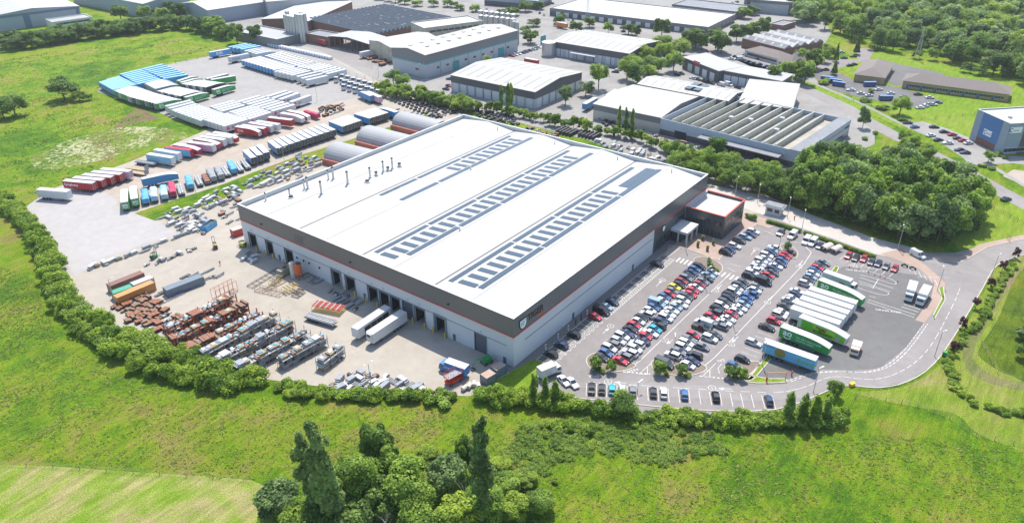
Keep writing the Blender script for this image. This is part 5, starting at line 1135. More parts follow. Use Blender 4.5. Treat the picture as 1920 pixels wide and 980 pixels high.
# blue office
b = Bld("blue_office", "tall office with a bright blue end wall and white roof at the right edge", "office block", (1895, 232), (1834, 205), (1990, 224), 14.1)
b.walls([(14.1, mat("office_grey_cladding", (.27, .33, .38), var=.08))]).flat(RWHT, .5); mb = MB(); b.slab(mb, b.L*.2, -.1, 3, b.L*.8, 0, 14.0, BLUEW); b.part("blue_panel", mb)
mb = MB(); b.slab(mb, b.L*.22, -.12, 0, b.L*.8, 0, 3, BRICK); b.part("brick_plinth", mb)
mb = MB(); b.slab(mb, b.L*.40, -.3, 5.0, b.L*.64, -.1, 7.6, WHT); sgn = b.part("sign", mb); SG = mat("sign_teal", (.0, .12, .22), var=0)
def cring(u, z, r, y0, face, par):
    mb = MB(); P_ = []
    for i in range(15):
        t = math.radians(50+260*i/14); c, s_ = math.cos(t), math.sin(t)
        for k in (1, .62): P_.append(b.P(u-c*r*k, y0, z+s_*r*k) if face == 'a' else b.P(y0, u+c*r*k, z+s_*r*k))
    mb.mesh(P_, [(2*i, 2*i+1, 2*i+3, 2*i+2) for i in range(14)], SG); mb.build("emblem", par)
cring(b.L*.58, 6.3, .95, -.32, 'a', sgn); rt = (-1, 0, 0); yy = b.s*-.32
lettering(sgn, "amso", 1.3, SG, (b.L*.55, yy, 5.85), rt, (0, 0, 1), ext=.01)
mb = MB(); b.slab(mb, -.3, b.W*.03, 9.8, -.1, b.W*.25, 12.4, WHT); sgn = b.part("sign", mb); cring(b.W*.055, 11.1, .95, -.32, 'b', sgn)
lettering(sgn, "amso", 1.3, SG, (-.32, b.s*b.W*.09, 10.6), (0, b.s, 0), (0, 0, 1), ext=.01)
b.holes("window", 'b', b.sp(6, 1.8, 1, b.W*.5), 1.0, 2.8, GLASS, frame=WHT); b.holes("entrance_wall", 'b', [(b.W*.3, b.W*.9)], 0, 11, WALLD, d=.05); b.vents([(b.L*.4, b.W*.25)], 13.7, .6)
# silos
for grp, lst, r, h in (("tall grey silos before the glass-roofed works", [(541, 74), (546, 76), (551, 77), (556, 78), (562, 79), (567, 80), (572, 80), (577, 78), (545, 73), (571, 75)], 1.5, 17), ):
    for i, (px, py) in enumerate(lst):
        t = empty("silo", G(px, py)); tag(t, "tall grey cylindrical silo, %s from the left in the front cluster of silos" % O(i+1), "silo", grp)
        mb = MB(); mb.cyl((0, 0, 0), (0, 0, h+(2 if i > 3 else 0)), r, n=14, mt=STEEL); mb.build("tank", t); mb = MB(); z = h+(2 if i > 3 else 0); mb.cyl((0, 0, z), (0, 0, z+.8), r, .2, 14, CAPW); mb.build("cap", t)
for i in range(14):
    px, py = 902+(i % 7)*10, 52+(i % 7)*1.2-(i//7)*9; t = empty("silo", G(px, py, 0)); tag(t, "squat steel tank, %s from left in the %s rank behind the factory" % (O(i % 7+1), 'front' if i < 7 else 'back'), "silo", "steel tanks behind the teal-striped factory")
    mb = MB(); mb.cyl((0, 0, 0), (0, 0, 9), 1.9, n=12, mt=STEEL); mb.build("tank", t); mb = MB(); mb.cyl((0, 0, 9), (0, 0, 9.7), 1.9, .3, 12, CAPW); mb.build("cap", t)
for i, px in enumerate((964, 970)):
    t = empty("silo", G(px, 80+i*1.5)); tag(t, "tall thin steel silo, %s one at the right end of the teal-striped factory" % ('left' if i == 0 else 'right'), "silo", "thin silos at the factory end")
    mb = MB(); mb.cyl((0, 0, 0), (0, 0, 14), 1.3, n=12, mt=STEEL); mb.build("tank", t); mb = MB(); mb.cyl((0, 0, 14), (0, 0, 15), 1.3, .2, 12, CAPW); mb.build("cap", t)
t = empty("silo", G(1029, 104)); tag(t, "wide round galvanised tank at the corner of the canopied unit", "silo")
mb = MB(); mb.cyl((0, 0, 0), (0, 0, 8.6), 4.6, n=28, mt=STEEL); mb.build("tank", t); mb = MB(); mb.cyl((0, 0, 8.6), (0, 0, 9.3), 4.7, .4, 28, CAPW); mb.build("cap", t)
# arched shelters on red containers
ARCH = ribbed("arched_sheet", (.33, .33, .335), 2.0, axis='X', dark=.88, width=.06); CRED = ribbed("red_container", (.42, .13, .09), .5, axis='X', dark=.8, width=.3)
for i, (a, b_, w_) in enumerate((((607, 296), (693, 318), 13.5), ((668, 263), (770, 290), 13.5), ((735, 233), (830, 257), 12.5))):
    p, q = G(*a, 2.6), G(*b_, 2.6); d = (q-p); L_ = min(d.length, 26); ang = math.atan2(d.y, d.x)
    t = empty("arched_shelter", (p.x, p.y, 0), ang); tag(t, "grey arched storage roof standing on red containers, %s from the front" % O(i+1), "shelter", "arched shelters behind the warehouse")
    mb = MB(); P_ = []; n_ = 14
    for x in (0, L_):
        for k in range(n_+1): th = math.pi*k/n_; P_.append((x, w_/2-math.cos(th)*w_/2, 2.6+math.sin(th)*w_*.36))
    mb.mesh(P_, [(k, k+1, n_+2+k, n_+1+k) for k in range(n_)], ARCH); mb.mesh([(x, y*.985+.1, z-.12) for x, y, z in P_], [(k, k+1, n_+2+k, n_+1+k) for k in range(n_)], WALLG); mb.build("roof", t)
    mb = MB(); mb.mesh([(.02, y, z) for x, y, z in P_[:n_+1]], [tuple(range(n_+1))], WALLG); mb.build("end_wall", t)
    for x0 in (0, L_/2+.1):
        for y0 in (-1.2, w_-1.2):
            c = MB(); c.box(x0, y0, .05, x0+L_/2-.1, y0+2.4, 2.6, CRED); c.build("container", t)
# gatehouse
p = G(1448, 402); t = empty("gatehouse", (130, -24.2, 0), math.radians(0)); tag(t, "small white gatehouse with an overhanging flat roof, on the access road by the trees", "gatehouse")
mb = MB(); mb.box(0, 0, 0, 3.4, 5.6, 3.0, RENDER_); mb.build("wall", t); mb = MB(); mb.box(-.8, -.8, 3.0, 4.2, 6.4, 3.35, PARA, RDARK); mb.box(-.2, -.2, 3.35, 3.6, 5.8, 3.7, CAPW, RDARK); mb.build("roof", t)
for x0, y0, x1, y1 in ((-.06, .5, 0, 2.2), (-.06, 3.0, 0, 5.0), (.6, -.06, 2.8, 0)):
    mb = MB(); mb.box(x0, y0, 1.1, x1, y1, 2.4, GLASS); mb.build("window", t)
# bike shelters
for i, (px, py, a) in enumerate(((1556, 470, 0), (1573, 474, 0))):
    p = G(px, py); t = empty("curved_shelter", (p.x, p.y, 0), -.28); t.scale = (.7, .8, .8); tag(t, "pale curved-roof cycle shelter at the end of the van row, %s one" % ('left' if i == 0 else 'right'), "shelter", "curved cycle shelters")
    mb = MB(); P_ = [(x, 1.6-math.cos(math.pi*k/8)*1.6, 1.2+math.sin(math.pi*k/8)*1.2) for x in (-3.2, 3.2) for k in range(9)]
    mb.mesh(P_, [(k, k+1, 10+k, 9+k) for k in range(8)], mat("shelter_sheet", (.52, .47, .42), rough=.5)); mb.build("roof", t)
    for x in (-3.1, 0, 3.1):
        mb = MB(); mb.bar((x, .1, 0), (x, .1, 1.3), .06, STEEL); mb.build("post", t); mb = MB(); mb.bar((x, 3.1, 0), (x, 3.1, 1.3), .06, STEEL); mb.build("post", t)
# ------------------------------------------------------------------ trees and hedges
def leaf_mat(name, dark, light, trans=.5):
    mt = bpy.data.materials.new(name); mt.use_nodes = True; N, L = mt.node_tree.nodes, mt.node_tree.links; b = N["Principled BSDF"]; b.inputs["Roughness"].default_value = .55; b.inputs["Specular IOR Level"].default_value = .3
    at = N.new("ShaderNodeAttribute"); at.attribute_name = "tint"; oi = N.new("ShaderNodeObjectInfo")
    ad = N.new("ShaderNodeMath"); ad.operation = 'MULTIPLY_ADD'; L.new(oi.outputs["Random"], ad.inputs[0]); ad.inputs[1].default_value = .5
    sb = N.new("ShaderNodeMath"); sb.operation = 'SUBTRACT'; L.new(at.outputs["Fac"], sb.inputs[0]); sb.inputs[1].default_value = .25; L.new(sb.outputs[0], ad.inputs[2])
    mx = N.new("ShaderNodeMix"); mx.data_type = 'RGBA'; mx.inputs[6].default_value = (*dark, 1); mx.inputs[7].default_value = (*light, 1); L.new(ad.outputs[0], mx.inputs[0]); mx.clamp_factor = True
    L.new(mx.outputs[2], b.inputs["Base Color"]); tr = N.new("ShaderNodeBsdfTranslucent"); L.new(mx.outputs[2], tr.inputs[0]); ms = N.new("ShaderNodeMixShader"); ms.inputs[0].default_value = trans
    L.new(b.outputs[0], ms.inputs[1]); L.new(tr.outputs[0], ms.inputs[2]); L.new(ms.outputs[0], N["Material Output"].inputs[0]); MATS[name] = mt; return mt
LF_MID = leaf_mat("leaves_mid_green", (.075, .165, .020), (.40, .56, .085)); LF_DARK = leaf_mat("leaves_dark_green", (.050, .110, .020), (.26, .40, .075)); LF_LIT = leaf_mat("leaves_light_green", (.13, .24, .020), (.50, .62, .080))
LF_POP = leaf_mat("leaves_poplar", (.075, .145, .035), (.38, .50, .15)); LF_WIL = leaf_mat("leaves_grey_green", (.095, .175, .05), (.42, .56, .20)); LF_COP = leaf_mat("leaves_copper", (.06, .02, .02), (.20, .08, .07)); LF_HED = leaf_mat("leaves_hedge", (.085, .19, .015), (.40, .54, .055))
TRUNK = mat("bark", (.12, .09, .065), rough=.95, var=.3, scale=3)
def crown_mesh(name, lobes, nleaf, size, lm, seed, core=.64, zs=1.35):
    g = np.random.default_rng(seed); C0 = np.array([l[0] for l in lobes], float); Rr = np.array([l[1] if hasattr(l[1], '__len__') else (l[1],)*3 for l in lobes], float)
    wt = (Rr.prod(1))**(2/3); wt /= wt.sum(); k = g.choice(len(lobes), nleaf, p=wt); d = g.normal(size=(nleaf, 3)); d /= np.linalg.norm(d, axis=1)[:, None]
    d[:, 2] = np.where(d[:, 2] < -.35, -d[:, 2]*.6, d[:, 2]); rad = g.uniform(.74, 1.06, nleaf)**.8
    P = C0[k]+d*Rr[k]*rad[:, None]
    # throw away leaves deep inside other lobes
    keep = np.ones(nleaf, bool)
    for c, r in zip(C0, Rr):
        q = (((P-c)/r)**2).sum(1); keep &= q > .42
    P, d, k = P[keep], d[keep], k[keep]; n = len(P)
    nn = d+g.normal(size=(n, 3))*.7+np.array([0, 0, .35]); nn /= np.linalg.norm(nn, axis=1)[:, None]
    a = np.cross(nn, g.normal(size=(n, 3))); a /= np.linalg.norm(a, axis=1)[:, None]; b = np.cross(nn, a); s = size*g.uniform(.55, 1.35, n)[:, None]; a *= s*.5; b *= s*.36
    a[:, 2] /= zs; b[:, 2] /= zs; V = np.stack([P-a, P-b*1.0-a*.15, P+a, P+b*1.0+a*.1], 1).reshape(-1, 3); lobe_t = g.uniform(.12, .80, len(lobes))
    tint = np.clip(lobe_t[k]+g.normal(size=n)*.20, 0, 1); nv0 = len(V)
    # solid core per lobe stops see-through; its dark tint paints shade between leaves
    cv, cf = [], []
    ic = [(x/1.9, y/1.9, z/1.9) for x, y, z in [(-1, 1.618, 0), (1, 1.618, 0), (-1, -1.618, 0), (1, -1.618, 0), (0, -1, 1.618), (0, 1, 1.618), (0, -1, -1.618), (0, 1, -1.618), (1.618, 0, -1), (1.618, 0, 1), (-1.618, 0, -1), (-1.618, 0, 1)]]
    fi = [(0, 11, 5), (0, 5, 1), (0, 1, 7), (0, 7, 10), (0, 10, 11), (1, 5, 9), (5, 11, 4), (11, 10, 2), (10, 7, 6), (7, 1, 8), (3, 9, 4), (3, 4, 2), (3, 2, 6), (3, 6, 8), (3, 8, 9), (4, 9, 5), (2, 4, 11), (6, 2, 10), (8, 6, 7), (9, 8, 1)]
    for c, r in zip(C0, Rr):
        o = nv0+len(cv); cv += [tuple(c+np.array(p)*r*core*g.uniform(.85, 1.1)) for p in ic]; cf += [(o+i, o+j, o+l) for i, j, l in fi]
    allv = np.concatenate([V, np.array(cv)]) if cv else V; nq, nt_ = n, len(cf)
    me = bpy.data.meshes.new(name); me.vertices.add(len(allv)); me.vertices.foreach_set("co", allv.astype(np.float32).ravel())
    loops = np.concatenate([np.arange(nq*4), np.array(cf).ravel()]) if nt_ else np.arange(nq*4); me.loops.add(len(loops)); me.loops.foreach_set("vertex_index", loops.astype(np.int32))
    st = np.concatenate([np.arange(nq)*4, nq*4+np.arange(nt_)*3]); me.polygons.add(nq+nt_); me.polygons.foreach_set("loop_start", st.astype(np.int32)); me.polygons.foreach_set("loop_total", np.concatenate([np.full(nq, 4), np.full(nt_, 3)]).astype(np.int32))
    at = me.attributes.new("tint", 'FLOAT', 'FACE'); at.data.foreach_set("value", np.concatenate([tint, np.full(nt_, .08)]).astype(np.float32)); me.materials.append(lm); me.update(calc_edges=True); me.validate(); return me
def broad_lobes(seed, w=1.0, h=1.0, n=17):
    """unit crown: radius about 1 across, from z=0.35 up to 2"""
    r = random.Random(seed); L_ = [((0, 0, 1.15*h), (.62*w, .62*w, .62*h))]
    for i in range(n):
        a = r.uniform(0, 6.28); t = r.random(); z = .55+1.15*t; rr = (1-((z-1.0)/1.05)**2); rr = max(rr, .05)**.5*.66*w; q = r.uniform(.22, .42)
        L_.append(((math.cos(a)*rr, math.sin(a)*rr, z*h), (q*w, q*w, q*.85)))
    return L_
def column_lobes(seed, n=16, w=.16, h=2.2):
    r = random.Random(seed); L_ = []
    for i in range(n):
        t = (i+.5)/n; a = r.uniform(0, 6.28); q = w*(.55+1.0*math.sin(math.pi*min(t*1.02, 1))**.6)*r.uniform(.8, 1.15); L_.append(((math.cos(a)*w*.35, math.sin(a)*w*.35+.05*t, .18+t*h*.86), (q, q, h/n*1.35)))
    return L_
def poplar_lobes(seed, n=38):
    r = random.Random(seed); L_ = []
    for i in range(n):
        t = (i+.5)/n; pr = .42+.78*math.sin(math.pi*min(t**1.15, 1)); a = r.uniform(0, 6.28); q = .36*pr*r.uniform(.75, 1.15)
        L_.append(((math.cos(a)*.40*pr*r.random()**.5, math.sin(a)*.40*pr*r.random()**.5+.35*t*t, .16+t*1.78), (q, q, .11)))
    return L_
def conifer_lobes(seed):
    r = random.Random(seed); return [((r.uniform(-.05, .05), r.uniform(-.05, .05), .3+t*1.7), (.52*(1-t)+.06, .52*(1-t)+.06, .16)) for t in [i/9 for i in range(10)]]
def shrub_lobes(seed, n=9):
    r = random.Random(seed); return [((r.uniform(-.55, .55), r.uniform(-.55, .55), r.uniform(.35, .95)), (r.uniform(.32, .5),)*3) for i in range(n)]
CR = {}
def crown(kind, lm, nleaf, size, scale):
    key = (kind, lm.name, nleaf); 
    if key not in CR:
        out = []
        for v in range({'broad': 5, 'shrub': 5, 'column': 3, 'conifer': 2, 'hero': 3, 'low': 4, 'poplar': 3}[kind]):
            sd = hash(kind) % 7+v*13+{'l': 1}.get(lm.name[0], 0)
            sd = (len(kind)*31+v*13+len(lm.name)*7)
            L_ = {'broad': lambda: broad_lobes(sd), 'hero': lambda: broad_lobes(sd, n=30), 'shrub': lambda: shrub_lobes(sd), 'column': lambda: column_lobes(sd), 'conifer': lambda: conifer_lobes(sd), 'poplar': lambda: poplar_lobes(sd), 'low': lambda: broad_lobes(sd, n=11)}[kind]()
            out.append(crown_mesh("crown", L_, nleaf, size/scale, lm, sd, core=.3 if kind == 'poplar' else .6, zs={'poplar': 3.1, 'column': 2.6, 'shrub': 1.0}.get(kind, 1.35)))
        CR[key] = out
    return CR[key]
def trunk_mesh(seed, h=1.2, r=.055):
    g = random.Random(seed); mb = MB(); p = Vector((0, 0, -.03)); mb.cyl(p, (0, 0, h*.55), r, r*.7, 7, TRUNK)
    for i in range(6):
        a = i*1.05+g.uniform(-.3, .3); z = h*g.uniform(.35, .55); e = (math.cos(a)*.42, math.sin(a)*.42, z+h*g.uniform(.3, .6)); mb.cyl((0, 0, z), e, r*.42, r*.12, 5, TRUNK)
    mb.cyl((0, 0, h*.5), (g.uniform(-.08, .08), 0, h*1.25), r*.68, r*.2, 6, TRUNK); return mb.data("trunk")
TRK = [trunk_mesh(i) for i in range(3)]; TRC_ = MB().cyl((0, 0, -.03), (0, 0, 1.9), .035, .01, 6, TRUNK).data("trunk")
NT = [0]
def tree(x, y, r, h, kind='broad', lm=None, label=None, group=None, nleaf=2600, size=.55, cat="tree", lean=0.0, z=0.0):
    """r = crown radius, h = height (unit crown is 1 x 2)"""
    NT[0] += 1; i = NT[0]; cr = crown(kind, lm, nleaf, size, max(r, .5)); name = {'conifer': 'conifer_tree', 'column': 'poplar_tree', 'poplar': 'poplar_tree', 'shrub': 'shrub', 'low': 'broadleaf_tree'}.get(kind, 'broadleaf_tree')
    t = empty(name, (x, y, z), R.uniform(0, 6.28) if not lean else 0); t.scale = (r, r, h/2)
    if lean: t.rotation_euler = (0, lean, 0)
    c = bpy.data.objects.new("crown", cr[i % len(cr)]); sc.collection.objects.link(c); c.parent = t
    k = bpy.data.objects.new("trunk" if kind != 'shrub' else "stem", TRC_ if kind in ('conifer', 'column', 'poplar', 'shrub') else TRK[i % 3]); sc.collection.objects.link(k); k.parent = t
    if kind == 'shrub': k.scale = (1, 1, .4)
    tag(t, label, cat, group); return t
def inside(p, poly):
    c = False; j = len(poly)-1
    for i in range(len(poly)):
        if (poly[i][1] > p[1]) != (poly[j][1] > p[1]) and p[0] < (poly[j][0]-poly[i][0])*(p[1]-poly[i][1])/(poly[j][1]-poly[i][1])+poly[i][0]: c = not c
        j = i
    return c
def scatter(poly_px, dist, seed=1, maxn=400, zmid=0.0):
    r = random.Random(seed); P = [G(*q, zmid) for q in poly_px]; xs = [p.x for p in P]; ys = [p.y for p in P]; out = []
    for _ in range(maxn*40):
        q = (r.uniform(min(xs), max(xs)), r.uniform(min(ys), max(ys)))
        if inside(q, [(p.x, p.y) for p in P]) and all((q[0]-o[0])**2+(q[1]-o[1])**2 > dist*dist for o in out): out.append(q)
        if len(out) >= maxn: break
    return out
def along(px, step, jit=.6, seed=1):
    r = random.Random(seed); p = gp(px, 6, False); out = []; carry = 0
    for a, b in zip(p, p[1:]):
        L_ = (b-a).length; t = step-carry
        if L_ < 1e-6: continue
        while t <= L_:
            q = a.lerp(b, t/L_); out.append((q.x+r.uniform(-jit, jit), q.y+r.uniform(-jit, jit))); t += step
        carry = (carry+L_) % step if L_ else carry
    return out
def ranked(pts):
    """(rank from the front, place from the left in that rank), from where things stand in the picture"""
    q = sorted(pts, key=lambda p: -PX((p[0], p[1], 0))[1]); n = len(q); rows = max(1, round(math.sqrt(n/4))); per = math.ceil(n/rows); out = []
    for k in range(rows):
        band = sorted(q[k*per:(k+1)*per], key=lambda p: PX((p[0], p[1], 0))[0])
        for i, p in enumerate(band): out.append((p, k+1, i+1, rows))
    return out
def wood(pts, rr, hh, kinds, what, where, group, nleaf=2600, size=.6, cat="tree"):
    r = random.Random(len(pts)*7+3)
    for p, k, i, rows in ranked(pts):
        kd, lm, w_ = r.choices(kinds, [q[3] for q in kinds])[0][:3]
        ra = r.uniform(*rr)*(1 if kd != 'column' else .8); lab = "%s, %s from left%s, %s" % (w_, O(i), " in row %s" % ("one two three four five six seven eight nine ten eleven twelve".split()[k-1]) if rows > 1 else "", where.replace("in the ", "").replace("along the ", "beside the "))
        tree(p[0], p[1], ra, r.uniform(*hh)*(1.0), kd, lm, lab, group, nleaf, size, cat)
SH = lambda a, w_, k=1: ('shrub', a, w_, k)
BR = lambda a, w_, k=1: ('broad', a, w_, k)
# the long hedge round the yard
HK = [SH(LF_LIT, "bright green shrub", 4), SH(LF_HED, "mid green shrub", 4), SH(LF_MID, "dark green shrub", 2)]
wood(along([(-10, 372), (30, 400), (70, 440), (95, 490), (120, 545), (150, 590), (200, 622), (245, 655)], 3.0, 1.2, 1)+along([(0, 390), (45, 420), (85, 480), (105, 540), (135, 600), (190, 645), (240, 676)], 3.4, 1.0, 2), (2.8, 4.2), (5.0, 8.5), HK, "", "in the hedge left of the pale gravel yard", "hedge shrubs left of the yard", 1300, .55, "shrub")
wood(along([(240, 655), (300, 675), (360, 695), (430, 712), (500, 722)], 2.9, 1.2, 3)+along([(215, 625), (270, 650), (340, 680), (420, 702)], 3.0, 1.0, 4)+along([(240, 685), (300, 702), (380, 720), (450, 734)], 2.8, .8, 31), (2.6, 4.0), (4.5, 8.0), HK, "", "in the hedge in front of the stillage racks", "hedge shrubs before the racks", 1300, .52, "shrub")
wood(along([(505, 728), (560, 735), (640, 742), (720, 744), (800, 748), (870, 750)], 2.8, .8, 5)+along([(520, 738), (620, 748), (760, 752), (860, 755)], 4.2, 1.0, 51), (1.8, 2.9), (2.8, 5.0), HK, "", "in the low hedge below the front yard", "hedge shrubs below the front yard", 1100, .46, "shrub")
wood(along([(880, 752), (960, 758), (1040, 768), (1120, 775), (1170, 778)], 2.6, 1.0, 6)+along([(900, 745), (960, 748), (1020, 750), (1075, 752)], 2.7, .8, 7), (2.0, 3.1), (4.0, 6.4), HK, "", "in the hedge below the white box van", "hedge shrubs below the lawn corner", 1200, .46, "shrub")
wood(along([(1165, 785), (1240, 782), (1330, 788), (1400, 788), (1480, 792), (1590, 785)], 2.5, .9, 8)+along([(1215, 792), (1330, 797), (1440, 800), (1590, 795)], 2.8, .8, 81), (1.9, 3.0), (3.2, 5.4), HK, "", "in the hedge along the front bays", "hedge shrubs along the front bays", 1200, .46, "shrub")
for px, py, r_, h_, kd, lm, l in ((1168, 778, 3.8, 6.5, 'hero', LF_MID, "rounded dark tree covering the bays at the front hedge"), (1005, 738, 1.7, 5.5, 'column', LF_LIT, "slim bright tree at the lawn corner"), (1000, 752, 3.4, 8, 'column', LF_MID, "first thin upright tree below the lawn corner"),
      (1022, 756, 3.2, 8, 'column', LF_MID, "second thin upright tree below the lawn corner"), (1040, 760, 3.4, 7, 'column', LF_LIT, "third thin upright tree below the lawn corner"), (1475, 792, 4.5, 9, 'column', LF_MID, "left upright tree of the group at the road bend hedge"), (1500, 795, 4.5, 8.5, 'column', LF_MID, "second upright tree of the group at the road bend hedge"),
      (1522, 795, 4, 8, 'column', LF_LIT, "third upright tree of the group at the road bend hedge"), (1545, 790, 4, 7.5, 'column', LF_MID, "fourth upright tree of the group at the road bend hedge"), (1562, 742, 2.1, 5.5, 'broad', LF_DARK, "dark round tree beside the perimeter road bend"),
      (1117, 694, 1.9, 4.2, 'broad', LF_MID, "left small tree on the first planted island"), (1145, 697, 1.6, 3.8, 'broad', LF_MID, "right small tree on the first planted island"), (1237, 700, 2.0, 4.2, 'broad', LF_MID, "left small tree on the second planted island"),
      (1276, 704, 1.7, 3.8, 'broad', LF_MID, "right small tree on the second planted island"), (1368, 708, 1.7, 3.6, 'broad', LF_MID, "left small tree on the third planted island"), (1388, 710, 1.7, 3.6, 'broad', LF_MID, "right small tree on the third planted island"),
      (1329, 508, 1.1, 5.2, 'low', LF_WIL, "thin sapling on the upper end island of the first double row"), (1475, 474, 1.2, 4.6, 'low', LF_WIL, "thin sapling on the upper end island of the second double row")):
    p = G(px, py); tree(p.x, p.y, r_*(1 if kd != 'column' else 1.0), h_, kd, lm, l, None, 7000 if kd == 'hero' else (1800 if 'sapling' not in l else 320), .36)
# foreground clump
for i, (tx, ty, bx, by, r_, l) in enumerate(((556, 815, 598, 990, 8.4, "leaning poplar, left one of the pair in the foreground"), (590, 784, 634, 1000, 9.5, "taller poplar, right one of the pair in the foreground"), (888, 774, 908, 985, 8.0, "single tall poplar rising on the right of the foreground clump"))):
    foot = G(bx, by); h_ = H(bx, by, ty); t = tree(foot.x, foot.y, r_*.42, h_, 'poplar', LF_POP, l, "poplars in the foreground", 9500, .62); t.rotation_euler = (0, 0, i*1.1)
for cx_, cy_, r_, h_, kd, lm, l in ((706, 828, 3.6, 14, 'hero', LF_DARK, "dark round tree at the centre back of the foreground clump"), (666, 885, 5.4, 14, 'hero', LF_MID, "broad dense tree between the left poplars and the dark centre"), (768, 905, 5.4, 12, 'hero', LF_MID, "broad tree in the middle of the foreground clump"),
      (720, 930, 4.4, 9, 'hero', LF_DARK, "dark low tree in the hollow of the foreground clump"), (838, 885, 4.2, 10, 'hero', LF_WIL, "grey-green tree with bare twigs left of the single poplar"), (520, 935, 4.6, 9, 'hero', LF_WIL, "grey-green willow at the left of the foreground clump"),
      (560, 965, 4.0, 8, 'hero', LF_MID, "low tree under the leaning poplars at the bottom edge"), (612, 955, 4.4, 9, 'hero', LF_DARK, "dark tree at the foot of the two poplars"), (660, 965, 4.6, 9, 'hero', LF_DARK, "dark tree low under the broad dense one"),
      (783, 962, 4.6, 9, 'hero', LF_MID, "low tree at the bottom edge below the middle one"), (850, 955, 4.6, 8, 'hero', LF_LIT, "pale bright tree at the bottom edge left of the poplar foot"), (910, 935, 4.4, 8.5, 'hero', LF_MID, "light tree at the bottom edge beside the poplar foot"),
      (872, 842, 2.4, 12, 'broad', LF_MID, "thin tree just left of the single poplar"), (735, 870, 3.2, 11, 'broad', LF_MID, "small tree behind the middle of the clump"), (948, 905, 3.2, 5, 'hero', LF_MID, "rounded bush right of the single poplar"),
      (965, 945, 3.4, 5, 'hero', LF_LIT, "bright bush at the lower right of the clump"), (1012, 935, 3.2, 5, 'hero', LF_MID, "bush at the right end of the foreground clump"), (940, 868, 2.6, 3.6, 'hero', LF_LIT, "low bright bush behind the single poplar"), (985, 895, 2.8, 3.2, 'hero', LF_LIT, "spreading low bush behind the right end of the clump"), (800, 850, 2.8, 3.4, 'hero', LF_LIT, "low bush in the grass behind the dead tree")):
    p = G(cx_, cy_, h_*.62); tree(p.x, p.y, r_, h_, kd, lm, l, None, 7500, .55)
for i, (px, py, r_) in enumerate(((1032, 838, .9), (1040, 905, .9), (430, 895, .01), (703, 748, 1.1), (1190, 800, 1.6), (1215, 812, 1.3), (1040, 800, 2.0), (1065, 805, 1.8), (1100, 812, 2.0))):
    if r_ < .1: continue
    p = G(px, py); tree(p.x, p.y, r_, r_*1.5, 'shrub', LF_MID if i < 2 else LF_HED, "small bush alone in the front meadow, %s from the left" % O(i+1), "bushes in the front meadow", 900, .3, "bush")
# dead branches in the clump
for i, (px, py, h_) in enumerate(((842, 930, 9), (872, 960, 7.5), (725, 1010, 6.5))):
    p = G(px, py); mb = MB(); g = random.Random(i+5); mb.cyl((0, 0, 0), (.3, .2, h_*.7), .12, .06, 6, mat("dead_wood", (.36, .32, .28), var=.2))
    for j in range(12): a = g.uniform(0, 6.28); z = h_*g.uniform(.4, .7); e = Vector((math.cos(a)*g.uniform(1, 2.4), math.sin(a)*g.uniform(1, 2.4), z+g.uniform(.3, h_*.3))); mb.cyl((.2, .1, z), e, .05, .015, 4, MATS["dead_wood"]); mb.cyl(e*.6+Vector((0, 0, z*.4)), e+Vector((g.uniform(-1, 1), g.uniform(-1, 1), .8)), .03, .01, 4, MATS["dead_wood"])
    o = mb.build("dead_tree", loc=(p.x, p.y, 0)); tag(o, "bare grey dead tree, %s in the foreground clump" % ["tallest one", "middle one", "lowest one"][i], "dead tree")
# big grove right of the office
gr = scatter([(1250, 300), (1330, 312), (1400, 330), (1500, 345), (1545, 380), (1525, 404), (1440, 372), (1330, 347), (1280, 335)], 4.2, 3, 50)
wood(gr, (3.2, 4.8), (7, 11.5), [BR(LF_MID, "mid green tree", 3), BR(LF_LIT, "light green tree", 2), BR(LF_DARK, "dark tree", 1)], "", "in the belt between the factory and access road", "trees between the sawtooth factory and the access road", 2600, .5)
gr = scatter([(1500, 342), (1560, 346), (1700, 375), (1800, 395), (1835, 425), (1800, 448), (1760, 462), (1680, 452), (1560, 410), (1490, 388)], 5.0, 4, 60)
wood(gr, (4.2, 6.2), (14, 19), [BR(LF_MID, "mid green tree", 4), BR(LF_DARK, "dark green tree", 2), BR(LF_WIL, "pale green tree", 2)], "", "in the big grove beside the access road", "trees of the big grove", 3000, .8)
wood(along([(1680, 262), (1720, 290), (1760, 320), (1810, 350)], 5.5, 1.5, 9)+along([(1690, 275), (1740, 312), (1790, 345)], 7, 1.5, 10), (2.6, 4.0), (5, 8), [BR(LF_MID, "round mid green tree", 2), BR(LF_DARK, "round dark tree", 1), BR(LF_LIT, "bright tree", 1)], "", "by the blue office car park", "trees by the blue office car park", 2600, .5)
